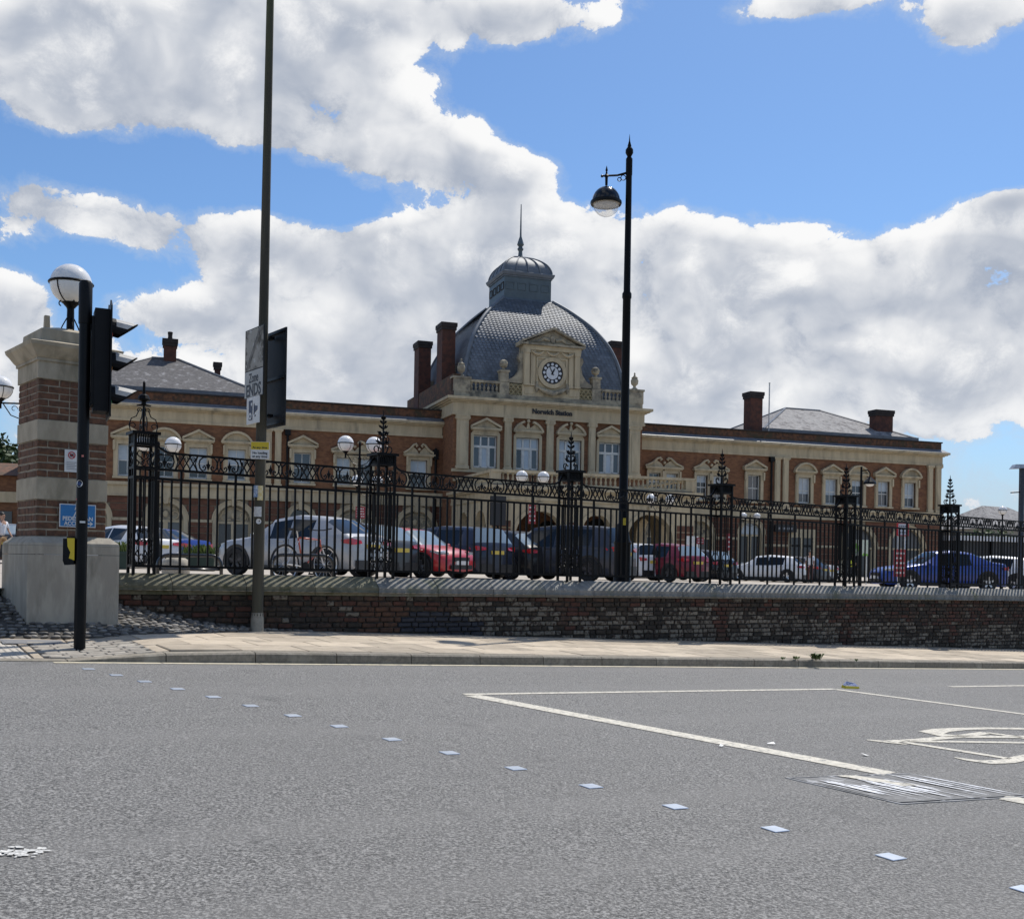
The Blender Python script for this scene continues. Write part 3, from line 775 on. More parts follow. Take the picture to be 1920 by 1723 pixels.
for i in range(NB + 1):
    s = i * BAY; o = put('post', post_me, FEN, (s, 0, fz(s)))
    for nm, me in (('slatted_box', slat_me), ('pier_scrolls', pscr_me), ('finial', fin0_me if i == 0 else fin_me)): put(nm, me, o)
    for xx in (-1, 1):
        for yy in (-1, 1): put('upright', upr_me, o, (xx * PW / 2, yy * PW / 2, 0))
    for z in (.09, 1.20, 1.32, 1.61): put('collar', ring_me, o, (0, 0, z))
def rail(s0, s1, z, h=.016, w=.02, name='rail'):
    b = B(); b.hexa([(s0, -w, fz(s0) + z - h), (s1, -w, fz(s1) + z - h), (s1, w, fz(s1) + z - h), (s0, w, fz(s0) + z - h), (s0, -w, fz(s0) + z + h), (s1, -w, fz(s1) + z + h), (s1, w, fz(s1) + z + h), (s0, w, fz(s0) + z + h)])
    return b.obj(name, M_IRON, FEN)
for i in range(NB):
    a0, a1 = i * BAY + PW / 2, (i + 1) * BAY - PW / 2; ln = a1 - a0
    for z in (.09, 1.20, 1.32): rail(a0, a1, z)
    top = [(a0, 0, fz(a0) + 1.70), (a0 + .05, 0, fz(a0) + 1.66), (a0 + .09, 0, fz(a0) + 1.585), (a0 + .16, 0, fz(a0) + 1.545), (a0 + .28, 0, fz(a0) + 1.53),
           (a1 - .28, 0, fz(a1) + 1.53), (a1 - .16, 0, fz(a1) + 1.545), (a1 - .09, 0, fz(a1) + 1.585), (a1 - .05, 0, fz(a1) + 1.66), (a1, 0, fz(a1) + 1.70)]
    if i == 0: top[0] = (a0, 0, fz(a0) + 1.62); top[1] = (a0 + .06, 0, fz(a0) + 1.60)
    B().tube(top, .02, 4).obj('top_rail', M_IRON, FEN)
    nbar = int(round(ln / .121))
    for k in range(1, nbar):
        s = a0 + ln * k / nbar; put('standard' if k % 6 == 3 else 'bar', leg_me if k % 6 == 3 else bar_me, FEN, (s, 0, fz(s)))
    nu = 11; st = ln / nu
    for k in range(nu):
        s = a0 + st * (k + .5); me = lyre_me if k % 3 != 1 else cross_me
        o = put('scroll', me, FEN, (s, 0, fz(s) + 1.325), scale=(1, 1, 1))
        if k % 3 == 1:
            put('scroll', cross_me, FEN, (s - .085, 0, fz(s) + 1.325)); put('scroll', cross_me, FEN, (s + .085, 0, fz(s) + 1.325))
tag(FEN, 'ornate black wrought iron railing with scrollwork and tall finialled posts on the low wall', 'railing')

# ================================================================== GATE PIER
PC = pt(113, 1060, 12.35); PC.z = -.60
PIER = empty('gate_pier', PC, rad(40))
def sq(b, hw, z0, z1, hw1=None):
    h1 = hw if hw1 is None else hw1
    return b.hexa([(-hw, -hw, z0), (hw, -hw, z0), (hw, hw, z0), (-hw, hw, z0), (-h1, -h1, z1), (h1, -h1, z1), (h1, h1, z1), (-h1, h1, z1)])
HW = .38
b = B(); sq(b, .50, -.45, .60); sq(b, .50, .605, .70); b.obj('base_block', M_PBASE, PIER)
b = B(); sq(b, .50, .702, .73, .495); sq(b, .495, .73, .80, .42); b.obj('base_chamfer', M_PBASE, PIER)
b = B(); sq(b, HW - .008, .78, 2.57); b.obj('mortar_core', M_PMORT, PIER)
bands = [(.80, 1.215), (1.46, 1.875), (2.10, 2.555)]
for (z0, z1) in ((1.218, 1.457), (1.878, 2.097)):
    b = B(); sq(b, HW + .008, z0, z1); b.obj('stone_band', M_PSTONE, PIER)
bl = {}
for kd, ln in (('s', .219), ('h', .1035), ('q', .155)): bl[kd] = [bevel_box('brick', M_PIERB, ln, .05, .066, .006, .002) for _ in range(3)]
for (z0, z1) in bands:
    rows_ = int(round((z1 - z0) / .0757))
    for r in range(rows_):
        z = z0 + (r + .5) * (z1 - z0) / rows_
        for f in range(4):
            seq = [('s', -.27), ('h', -.098), ('s', .072), ('h', .242), ('h', .33)] if (r + f) % 2 else [('h', -.33), ('s', -.158), ('h', .014), ('s', .184), ('h', .33)]
            for kd, x in seq:
                lim = HW - (.05 if kd == 'h' else .108)
                x = max(-lim, min(lim, x)) * .995
                m4 = Matrix.Rotation(f * PI / 2, 4, 'Z')
                p = m4 @ Vector((x, -(HW - .026) + random.uniform(-.003, .004), z))
                put('brick', random.choice(bl[kd]), PIER, p, rotz=f * PI / 2)
b = B(); sq(b, HW + .012, 2.558, 2.75); sq(b, HW + .03, 2.75, 2.78, HW + .03)
b.obj('necking', M_PSTONE, PIER)
b = B()
pr_ = [(HW + .03, 2.782), (HW + .05, 2.805), (HW + .09, 2.87), (HW + .12, 2.91), (HW + .13, 2.95), (HW + .10, 2.96), (HW + .02, 2.98), (HW - .015, 2.99)]
for (h0, z0), (h1, z1) in zip(pr_, pr_[1:]): sq(b, h0, z0, z1, h1)
b.obj('capital', M_PSTONE, PIER)
b = B(); sq(b, HW - .02, 2.99, 3.12, HW - .03); sq(b, HW - .03, 3.12, 3.20, .09); b.obj('cap_block', M_PSTONE, PIER)
tag(PIER, 'tall red brick gate pier with stone bands and capital at the end of the railing', 'pier')
fx = empty('stone_ball_stub', PC + Vector((-.24, .08, 3.13)), rad(40))
b = B(); sq(b, .07, -.03, .10, .05); sq(b, .03, .10, .25, .026); b.obj('stub', M_PSTONE, fx)
tag(fx, 'small weathered stone stub on top of the gate pier', 'ornament')
# signs fixed on the front of the pier
M_SBLUE = mat('sign_blue', (.012, .14, .36), (.012, .16, .40), 9, .4)
M_SWHITE = mat('sign_white', (.70, .70, .68), (.60, .60, .59), 12, .45)
M_SRED = mat('sign_red', (.50, .025, .03), (.42, .02, .03), 6, .4)
M_SBLK = mat('sign_black', (.015, .015, .018), None, rough=.5)
def walker(m, sc, parent, loc):
    b = B(); b.ball((0, -.004, .105), .02, 8, 6, (1, .25, 1))
    for path, r in (([(0, 0, .085), (-.008, 0, .02)], [.022, .018]), ([(-.006, 0, .022), (-.035, 0, -.03), (-.06, 0, -.085)], [.013, .010, .008]), ([(-.004, 0, .022), (.028, 0, -.025), (.026, 0, -.09)], [.013, .011, .008]), ([(.0, 0, .075), (.035, 0, .045), (.058, 0, .05)], [.008, .007, .006]), ([(0, 0, .075), (-.034, 0, .05), (-.045, 0, .01)], [.008, .007, .006])):
        b.tube([(p[0] * sc, p[1], p[2] * sc) for p in path], [q * sc for q in r], 6, flat=.3)
    return b.obj('walking_figure', m, parent, loc=loc)
sg = B(); sg.box(-.20, -.012, -.13, .20, 0, .13)
S = sg.obj('access_sign', M_SWHITE, PIER, loc=(.055, -HW - .02, 1.045))
B().box(-.19, -.0145, -.12, .19, -.0125, .12).obj('blue_field', M_SBLUE, S)
walker(M_SWHITE, .75, S, (0.0, -.018, .055))
put('lettering', text_mesh('PEDESTRIAN', .062, M_SWHITE, .001, .0015, .33), S, (0, -.0165, -.035)); put('lettering', text_mesh('ACCESS', .062, M_SWHITE, .001, .0015, .2), S, (-.05, -.0165, -.09))
b = B(); b.box(.07, -.018, -.095, .14, -.0165, -.08); b.prism([(.135, -.115), (.17, -.0875), (.135, -.06)], -.018, -.0165); b.obj('arrow', M_SWHITE, S)
S['label'] = 'blue pedestrian access sign with walking figure'
S = B().box(-.075, -.01, -.125, .075, 0, .125).obj('notice', M_SWHITE, PIER, loc=(-.02, -HW - .012, 1.66))
ring = B(); ring.tube([(.036 * math.cos(t), -.013, .065 + .036 * math.sin(t)) for t in [i * PI / 10 for i in range(21)]], .006, 4); ring.tube([(-.026, -.013, .09), (.026, -.013, .04)], .005, 4)
ring.obj('prohibition_ring', M_SRED, S)
b = B(); b.box(-.018, -.0125, .05, .02, -.0105, .08); b.obj('pictogram', M_SBLK, S)
b = B()
for i in range(5): b.box(-.055, -.0118, -.02 - i * .019, .055 - .02 * (i % 2), -.0105, -.011 - i * .019)
b.obj('small_print', mat('print_grey', (.35, .35, .36), None, rough=.6), S)
S['label'] = 'white notice with red prohibition ring'

# ------------------------------------------------------------------ globe lamps
def globe_parts(parent, loc, r=.24, post_r=.025):
    g1 = B().ball((0, 0, 0), r, 24, 16).obj('globe', M_GLOBE, parent, smooth=True, loc=loc)
    b = B(); b.tube([(r * 1.015 * math.cos(t), r * 1.015 * math.sin(t), .01) for t in [i * PI / 14 for i in range(29)]], .016 * r / .24, 6)
    for k in range(4):
        b.tube([(r * 1.02 * math.cos(k * PI / 2 + .6) * math.cos(e), r * 1.02 * math.sin(k * PI / 2 + .6) * math.cos(e), -r * 1.02 * math.sin(e)) for e in [i * .3 for i in range(6)]], .007 * r / .24, 4)
    b.lathe([(.02 * r / .24, -r * 1.30), (.085 * r / .24, -r * 1.0), (.105 * r / .24, -r * .93), (.06 * r / .24, -r * .90)], 12)
    b.obj('cradle', M_IRON, g1, smooth=40)
    return g1
pl_ = empty('pier_lamp', PC + Vector((.06, .02, 3.19)), rad(40))
b = B(); b.tube([(0, 0, -.06), (0, 0, .36)], [.045, .038], 8)
b.obj('stem', M_IRON, pl_)
b = B()
for k in range(4):
    b.T = Matrix.Rotation(k * PI / 2, 4, 'Z')
    b.tube([(.04, 0, .15), (.09, 0, .05), (.12, 0, -.03), (.17, 0, -.05)], .008, 4); b.tube(spiral(.10, .30, .06, .02, 3.6, -1.2, 10), .008, 4)
b.T = None; b.obj('brackets', M_IRON, pl_)
globe_parts(pl_, (0, 0, .545), .232)
B().box(-.05, -.05, .36, .05, .05, .50).obj('lamp_holder', M_BLACK, pl_)
tag(pl_, 'white globe lamp on a short iron stem on top of the brick pier', 'lamp')
def twin_lamp(px_mid, py_globe, Y, gap, lb, rz=.25, r=.235):
    p = gfore(px_mid, Y); top = pt(px_mid, py_globe, Y); hgt = top.z - p.z
    T = empty('twin_globe_lamp', p, rz)
    b = B(); b.lathe([(.13, -.05), (.13, .25), (.10, .32), (.075, .9), (.06, 1.0), (.05, 1.1), (.042, hgt - .45), (.06, hgt - .42), (.035, hgt - .38), (.03, hgt - .02), (.045, hgt), (.01, hgt + .10)], 10)
    b.obj('column', M_IRON, T, smooth=40)
    b = B(); g = gap / 2
    b.tube([(-g, 0, hgt - .29 - .02), (g, 0, hgt - .31)], .018, 6)
    for sg in (1, -1):
        b.tube([(sg * .03, 0, hgt - .62), (sg * g * .5, 0, hgt - .55), (sg * g * .85, 0, hgt - .33)], .012, 5); b.tube(spiral(sg * g * .35, hgt - .42, .07, .03, 0, 5, 8), .008, 4)
        b.tube([(sg * g, 0, hgt - .42), (sg * g, 0, hgt - .26)], .028, 6)
    b.obj('arm', M_IRON, T)
    for sg in (1, -1): globe_parts(T, (sg * g, 0, hgt), r)
    tag(T, lb, 'street lamp', 'twin globe lamps in the forecourt'); return T
twin_lamp(294, 833, 31, .80, 'twin white globe lamp seen behind the leftmost railing post')
twin_lamp(671, 833, 31, .82, 'large twin white globe lamp above the silver car')
twin_lamp(686, 902, 44, .84, 'twin globe lamp half hidden by the railing frieze below the large pair')
twin_lamp(996, 894, 42, .88, 'twin globe lamp just above the railing below the entrance windows')
twin_lamp(962, 953, 62, .95, 'twin globe lamp in front of the portico arches, behind the railing bars')
twin_lamp(1237, 936, 50, .95, 'twin globe lamp right of the tall lamp post, among the railing scrolls')
twin_lamp(1405, 968, 68, .95, 'small twin globe lamp in front of the right wing arch')
twin_lamp(36, 728, 21.5, .84, 'twin globe lamp half hidden behind the brick gate pier', rz=.1)

# ================================================================== STATION BUILDING (local x along the front, y into the building, z above floor)
BTH = rad(18.9); BP = ray(200, 1042) * 60; BP.z = -.60
ST = empty('station_building', BP, BTH)
tag(ST, 'red brick Victorian railway station with stone dressings and a grey zinc-scaled dome', 'building')
M_BR = mat('station_brick', (.225, .105, .050), (.15, .069, .035), 3.2, .9, bump=.25, bscale=18, c3=(.12, .052, .03), s3=.8, t3=(.52, .75), stretch=(1, 1, 2.2))
M_BRP = mat('parapet_brick', (.16, .072, .036), (.06, .034, .022), 5, .9, bump=.4, bscale=14, c3=(.06, .045, .025), s3=1.5, t3=(.48, .66))
M_RUST = mat('rusticated_brick', (.155, .070, .042), (.105, .048, .031), 3, .9, bump=.25, bscale=18, rand=.12)
M_STN = mat('dressed_stone', (.53, .44, .29), (.43, .355, .235), 1.6, .85, bump=.15, bscale=12, c3=(.23, .195, .14), s3=1.1, t3=(.50, .80), stretch=(1.6, 1.6, .30))
M_STD = mat('weathered_stone', (.42, .365, .26), (.22, .195, .15), 1.8, .9, bump=.25, bscale=14, c3=(.09, .085, .07), s3=1.3, t3=(.5, .72))
M_LEAD = mat('lead_sheet', (.155, .165, .185), (.115, .125, .14), 2.2, .5, metal=.2)
M_DOME = mat('dome_scale', (.150, .172, .20), (.118, .136, .16), 1.3, .62, metal=.05, rand=.0, bump=.05, isl=.18)
M_DOMER = mat('dome_rib', (.14, .16, .185), (.11, .128, .15), 2.0, .6, metal=.1)
M_LANT = mat('lantern_panel', (.095, .125, .14), (.075, .10, .115), 2.0, .5, metal=.2)
M_SLATED = mat('roof_slate_streaked', (.12, .115, .115), (.08, .076, .078), 2.4, .8, bump=.25, bscale=10, spec=.25, stretch=(2.2, 2.2, .35), c3=(.27, .265, .27), s3=1.1, t3=(.52, .72))
M_SLATE = mat('roof_slate', (.30, .29, .285), (.19, .185, .185), 2.4, .8, bump=.25, bscale=10, spec=.25, stretch=(2.2, 2.2, .35), c3=(.085, .08, .085), s3=.9, t3=(.48, .68))
M_CHIM = mat('chimney_brick', (.105, .04, .026), (.055, .026, .02), 3, .9, bump=.3, bscale=16)
M_CHIMT = mat('chimney_soot', (.022, .018, .017), (.035, .028, .025), 3, .9)
M_SASH = mat('sash_paint', (.66, .66, .62), (.56, .56, .53), 5, .5)
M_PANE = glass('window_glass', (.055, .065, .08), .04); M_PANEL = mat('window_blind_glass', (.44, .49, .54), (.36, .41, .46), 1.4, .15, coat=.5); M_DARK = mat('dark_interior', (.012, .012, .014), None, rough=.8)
M_PANED = glass('window_glass_dark', (.012, .014, .02), .05)
rs = random.Random(5)

def wall_open(b, u0, u1, z0, z1, ops, y0, y1):
    """wall slab with rectangular openings ops=(a,b,c,d)"""
    ops = sorted(ops); x = u0
    for (a, c, lo, hi) in ops:
        b.box(x, y0, z0, a, y1, z1)
        if lo > z0: b.box(a, y0, z0, c, y1, lo)
        if hi < z1: b.box(a, y0, hi, c, y1, z1)
        x = c
    b.box(x, y0, z0, u1, y1, z1)
def arch_wall(b, u0, u1, z0, z1, ops, y0, y1, seg=12):
    """wall slab with arched openings ops=(uc, halfwidth, spring)"""
    ops = sorted(ops); x = u0
    for (uc, r, sp) in ops:
        b.box(x, y0, z0, uc - r, y1, z1)
        for i in range(seg):
            t0, t1 = PI - PI * i / seg, PI - PI * (i + 1) / seg
            xa, za, xb, zb = uc + r * math.cos(t0), sp + r * math.sin(t0), uc + r * math.cos(t1), sp + r * math.sin(t1)
            b.hexa([(xa, y0, za), (xb, y0, zb), (xb, y1, zb), (xa, y1, za), (xa, y0, z1), (xb, y0, z1), (xb, y1, z1), (xa, y1, z1)])
        x = uc + r
    b.box(x, y0, z0, u1, y1, z1)
def arch_ring(b, uc, r0, r1, sp, y0, y1, seg=14, foot=None):
    P = [(r0, r1, PI - PI * i / seg) for i in range(seg + 1)]
    for i in range(seg):
        t0, t1 = P[i][2], P[i + 1][2]
        f = lambda r, t: (uc + r * math.cos(t), sp + r * math.sin(t))
        (xa, za), (xb, zb), (xc, zc), (xd, zd) = f(r0, t0), f(r0, t1), f(r1, t1), f(r1, t0)
        b.hexa([(xa, y0, za), (xb, y0, zb), (xb, y1, zb), (xa, y1, za), (xd, y0, zd), (xc, y0, zc), (xc, y1, zc), (xd, y1, zd)])
    if foot is not None:
        for sg in (-1, 1): b.box(uc + sg * (r0 + r1) / 2 - (r1 - r0) / 2, y0, foot, uc + sg * (r0 + r1) / 2 + (r1 - r0) / 2, y1, sp)

def pediment(uc, hw, z0, h, kind, parent, y=0.):
    b = B(); d = -.30 + y; d2 = -.10 + y; t = .10
    b.box(uc - hw, d, z0, uc + hw, y - .001, z0 + t); b.box(uc - hw + .05, d + .05, z0 - .06, uc + hw - .05, y - .001, z0)
    zb = z0 + t
    if kind == 'tri':
        for sg in (-1, 1): b.hexa([(uc + sg * hw, d, zb), (uc, d, zb + h - .15), (uc, y, zb + h - .15), (uc + sg * hw, y, zb), (uc + sg * hw, d, zb + .13), (uc, d, zb + h), (uc, y, zb + h), (uc + sg * hw, y, zb + .13)])
        b.prism([(uc - hw + .1, zb), (uc + hw - .1, zb), (uc, zb + h - .12)], d2, y)
    elif kind == 'seg':
        R = (hw * hw + h * h) / (2 * h); a = math.asin(hw / R); n = 10; cz = zb + h - R
        P = [(-a + 2 * a * i / n) for i in range(n + 1)]
        for i in range(n):
            q = []
            for yy in (d, y):
                pass
            A0, A1 = P[i], P[i + 1]
            f = lambda r, t: (uc + r * math.sin(t), max(zb, cz + r * math.cos(t)))
            (xa, za), (xb, zb_), (xc, zc), (xd, zd) = f(R - .13, A0), f(R - .13, A1), f(R, A1), f(R, A0)
            b.hexa([(xa, d, za), (xb, d, zb_), (xb, y, zb_), (xa, y, za), (xd, d, zd + .004), (xc, d, zc + .004), (xc, y, zc + .004), (xd, y, zd + .004)])
        b.prism([(uc + (R - .1) * math.sin(t), max(zb, cz + (R - .1) * math.cos(t))) for t in P], d2, y)
    elif kind == 'swan':
        for sg in (-1, 1):
            b.tube([(uc + sg * hw, d + .12, zb + .03), (uc + sg * hw * .62, d + .12, zb + h * .42), (uc + sg * hw * .36, d + .12, zb + h * .9), (uc + sg * hw * .22, d + .12, zb + h * .98), (uc + sg * hw * .14, d + .12, zb + h * .82), (uc + sg * hw * .22, d + .12, zb + h * .72)], .075, 6)
            b.prism([(uc + sg * hw * .95, zb), (uc, zb), (uc + sg * hw * .12, zb + h * .35), (uc + sg * hw * .38, zb + h * .72)], d2, y)
        b.ball((uc, d + .1, zb + h * .45), .10, 8, 6)
    elif kind == 'crown':
        R = (hw * hw + h * h) / (2 * h); a = math.asin(hw / R); n = 6; cz = zb + h - R
        for sg in (-1, 1):
            P = [sg * (a - (a - .28) * i / n) for i in range(n + 1)]
            for i in range(n):
                f = lambda r, t: (uc + r * math.sin(t), max(zb, cz + r * math.cos(t)))
                (xa, za), (xb, zb_), (xc, zc), (xd, zd) = f(R - .13, P[i]), f(R - .13, P[i + 1]), f(R, P[i + 1]), f(R, P[i])
                b.hexa([(xa, d, za), (xb, d, zb_), (xb, y, zb_), (xa, y, za), (xd, d, zd), (xc, d, zc), (xc, y, zc), (xd, y, zd)])
            b.prism([(uc + sg * hw * .9, zb), (uc, zb), (uc, zb + h * .25), (uc + sg * hw * .18, zb + h * .30), (uc + sg * hw * .42, zb + h * .62), (uc + sg * hw * .62, zb + h * .5)], d2, y)
        b.prism([(uc - .12, zb + h * .2), (uc + .12, zb + h * .2), (uc + .04, zb + h * .75), (uc - .04, zb + h * .75)], d2 - .03, y)
        b.ball((uc, d2 - .05, zb + h * .92), .11, 8, 6)
    return b.obj('pediment', M_STN, parent)

def sash_window(uc, w, z0, z1, kind, y=0., cols=2, lights=None, hood=.34, surround=.20):
    """window: white sash > panes, stone surround, pediment"""
    hw = w / 2; f = .055
    b = B(); yy = y + .16
    b.box(uc - hw, yy, z0, uc - hw + f, yy + .08, z1); b.box(uc + hw - f, yy, z0, uc + hw, yy + .08, z1)
    b.box(uc - hw + f, yy, z0, uc + hw - f, yy + .08, z0 + .10); b.box(uc - hw + f, yy, z1 - f, uc + hw - f, yy + .08, z1)
    zm = (z0 + z1) / 2; zb = zm + rs.choice((-.5, -.25, 0, 0, .2, .4, .55)) * (z1 - z0) * .5; b.box(uc - hw + f, yy - .01, zm - .03, uc + hw - f, yy + .07, zm + .03)
    for i in range(1, cols): x = uc - hw + w * i / cols; b.box(x - .018, yy + .01, z0 + .1, x + .018, yy + .06, z1 - f)
    win = b.obj('window', M_SASH, ST)
    lo = rs.choice([M_PANE, M_PANED, M_PANEL, M_PANE]); up = rs.choice([M_PANEL, M_PANEL, M_PANE])
    if lights: lo, up = lights
    blk('pane', lo, win, uc - hw + f, yy + .035, z0 + .1, uc + hw - f, yy + .045, zb); blk('pane', up, win, uc - hw + f, yy + .035, zb, uc + hw - f, yy + .045, z1 - f)
    b = B(); s = surround
    b.box(uc - hw - s, y - .10, z0 - .02, uc - hw, y + .30, z1 + s); b.box(uc + hw, y - .10, z0 - .02, uc + hw + s, y + .30, z1 + s); b.box(uc - hw, y - .10, z1, uc + hw, y + .30, z1 + s)
    b.box(uc - hw - s - .05, y - .05, z0 - .02, uc - hw - s, y, z1 + s - .05); b.box(uc + hw + s, y - .05, z0 - .02, uc + hw + s + .05, y, z1 + s - .05)
    for sg in (-1, 1):                         # scrolled consoles under the hood
        x = uc + sg * (hw + s + .02); b.prism([(x - .06, z1 + s), (x + .06, z1 + s), (x + .06, z1 - .30), (x + .02, z1 - .38), (x - .06, z1 - .34)], y - .20, y - .10)
    b.box(uc - hw - s - .02, y - .13, z1 + s, uc + hw + s + .02, y, z1 + s + .14)
    b.box(uc - hw - s - .08, y - .18, z0 - .14, uc + hw + s + .08, y + .1, z0 - .02)
    b.obj('surround', M_STN, win)
    if kind: pediment(uc, hw + s + .20, z1 + s + .15, hood + .25, kind, win, y)
    return win

# --- first floor windows of the wings (centre, glass width, pediment)
WL = [(-1.3, 'seg'), (1.0, 'tri'), (3.0, 'seg'), (4.85, 'tri'), (7.0, 'seg'), (10.8, 'tri')]
WR = [(41.6, 'tri'), (45.65, 'seg'), (47.85, 'tri'), (50.05, 'seg'), (52.3, 'tri'), (54.6, 'seg')]
Z0, Z1 = 5.12, 6.92; HWN = .50
opsL = []; opsR = []
for u, k in WL: sash_window(u, 2 * HWN, Z0, Z1, k); opsL.append((u - HWN, u + HWN, Z0, Z1))
for u, k in WR: sash_window(u, 2 * HWN, Z0, Z1, k); opsR.append((u - HWN, u + HWN, Z0, Z1))
def pair_window(uc, hw, ops, half=.55, Z0=5.12, Z1=6.75):
    for sg in (-1, 1):
        u = uc + sg * (half + .14); sash_window(u, 2 * half - .16, Z0, Z1, None, surround=.14); ops.append((u - half + .08, u + half - .08, Z0, Z1))
    last = [o for o in ST.children if o.name.startswith('window')][-1]
    pediment(uc, hw, Z1 + .30, .62, 'swan', last)
pair_window(13.9, 1.42, opsL, .5); pair_window(34.65, 1.40, opsR, .5, 5.6, 6.75); pair_window(38.2, 1.35, opsR, .5)
sash_window(17.9, 1.05, Z0, Z1 - .1, None); opsL.append((17.9 - .525, 17.9 + .525, Z0, Z1 - .1))
pediment(17.9, .98, 7.08, .62, 'swan', [o for o in ST.children if o.name.startswith('window')][-1])
LEFT, RIGHT, CL, CR_ = -3.4, 57.4, 19.4, 31.9
b = B(); wall_open(b, LEFT, CL, 4.80, 8.3, opsL, 0, .5); b.obj('wall', M_BR, ST)
b = B(); wall_open(b, CR_, RIGHT, 4.80, 8.3, opsR, 0, .5); b.obj('wall', M_BR, ST)
b = B(); b.box(LEFT, .5, 0, LEFT + .5, 12, 9.2); b.box(RIGHT - .5, .5, 0, RIGHT, 12, 9.2); b.box(LEFT, 11.5, 0, RIGHT, 12, 9.2); split_obj(b, 'wall', M_BR, ST)
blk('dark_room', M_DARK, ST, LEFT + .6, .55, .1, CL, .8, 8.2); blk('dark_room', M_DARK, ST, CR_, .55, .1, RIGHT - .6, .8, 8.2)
# entablature, cornice, lead weathering and brick parapet
for (a, c) in ((LEFT, CL - .01), (CR_ + .01, RIGHT)):
    L0 = a - (.10 if a == LEFT else 0); R0 = c + (.10 if c == RIGHT else 0)
    b = B(); b.box(L0, -.10, 8.25, R0, .4, 8.40); b.box(L0 + .03, -.06, 8.40, R0 - .03, .4, 8.92); b.obj('frieze', M_STN, ST)
    b = B(); e0 = .42 if a == LEFT else 0; e1 = .42 if c == RIGHT else 0
    for k, (dy, z0, z1) in enumerate(((.18, 8.92, 8.99), (.34, 8.99, 9.06), (.46, 9.06, 9.20))): b.box(a - e0 * dy / .46, -dy, z0, c + e1 * dy / .46, .4, z1)
    b.obj('cornice', M_STN, ST)
    b = B(); b.hexa([(a - e0, -.44, 9.203), (c + e1, -.44, 9.203), (c + e1, .3, 9.203), (a - e0, .3, 9.203), (a, -.05, 9.46), (c, -.05, 9.46), (c, .3, 9.46), (a, .3, 9.46)]); b.obj('lead_flashing', M_LEAD, ST)
    b = B(); b.box(a, 0.02, 9.3, c, .42, 9.93); b.obj('parapet', M_BRP, ST)
    b = B(); b.box(a - (.06 if a == LEFT else 0), -.05, 9.932, c + (.06 if c == RIGHT else 0), .48, 10.02); b.obj('parapet_cap', M_CHIMT, ST)
# string course band between floors
for (a, c) in ((LEFT - .06, CL - .01), (CR_ + .01, RIGHT + .06)):
    b = B(); b.box(a, -.12, 4.06, c, .4, 4.62); b.box(a, -.26, 4.62, c, .4, 4.80); b.box(a, -.18, 4.0, c, .4, 4.06); b.obj('string_course', M_STN, ST)
def pilaster(u0, u1, z0, z1, y=0., d=.16, cap=.28):
    b = B(); b.box(u0, y - d, z0, u1, y, z1 - cap)
    w = (u1 - u0); i = w * .2; b.box(u0 + i, y - d - .03, z0 + .3, u1 - i, y - d, z1 - cap - .25)
    b.box(u0 - .05, y - d - .05, z0, u1 + .05, y, z0 + .18)
    o = b.obj('pilaster', M_STN, ST)
    b = B(); b.box(u0 - .03, y - d - .03, z1 - cap, u1 + .03, y, z1 - cap + .06); b.box(u0 - .08, y - d - .08, z1 - .09, u1 + .08, y, z1)
    for sg in (-1, 1): b.tube([((u0 if sg < 0 else u1) + .02 * sg, y - d - .07, z1 - cap + .13), ((u0 if sg < 0 else u1) + .02 * sg, y, z1 - cap + .13)], .09, 8)
    b.box(u0 + .02, y - d - .05, z1 - cap + .06, u1 - .02, y, z1 - .09); b.obj('capital', M_STN, o); return o
for (u0, u1) in ((8.62, 8.98), (9.18, 9.54), (43.2, 43.62), (43.86, 44.28), (56.15, 56.55), (56.85, 57.3)): pilaster(u0, u1, 4.82, 8.25, cap=.2)
for u in (9.9, 42.9):
    b = B(); b.tube([(u, -.16, 0), (u, -.16, 8.2)], .075, 8); b.box(u - .16, -.3, 7.9, u + .16, -.01, 8.22); b.obj('downpipe', M_BLACK, ST)
b = B(); b.tube([(18.95, -.16, 0), (18.95, -.16, 7.6)], .075, 8); b.box(18.8, -.3, 6.9, 19.1, -.01, 7.5); b.obj('downpipe', M_BLACK, ST)

# --- rusticated ground floor with arches
AL = [(-1.0, 1.0, 2.72), (3.12, 1.0, 2.72), (6.9, .98, 2.72), (10.75, .66, 2.95), (14.0, 1.2, 2.5), (17.8, 1.1, 2.6)]
AR = [(33.5, 1.05, 2.6), (37.3, 1.15, 2.55), (41.45, .84, 2.85), (50.25, 1.36, 2.15), (54.4, 1.42, 2.15)]
def ground_floor(a, c, arches, door=None):
    b = B(); arch_wall(b, a, c, 0, 4.03, arches, .06, .5); b.obj('wall', M_PMORT, ST)
    rows_ = 10; hh = 4.0 / rows_
    for r in range(rows_):
        z0, z1 = r * hh + .02, (r + 1) * hh - .028
        cuts = []
        for (uc, R, sp) in arches:
            R2 = R + .24; zl = z0
            if zl < sp: w = R2
            elif zl < sp + R2: w = math.sqrt(R2 * R2 - (zl - sp) ** 2)
            else: w = 0
            if w > .05: cuts.append((uc - w, uc + w))
        x = a
        for (p, q) in sorted(cuts) + [(c, c)]:
            if p - x > .1: blk('rusticated_course', M_RUST, ST, x + .0, -.02, z0, p - .0, .07, z1)
            x = q
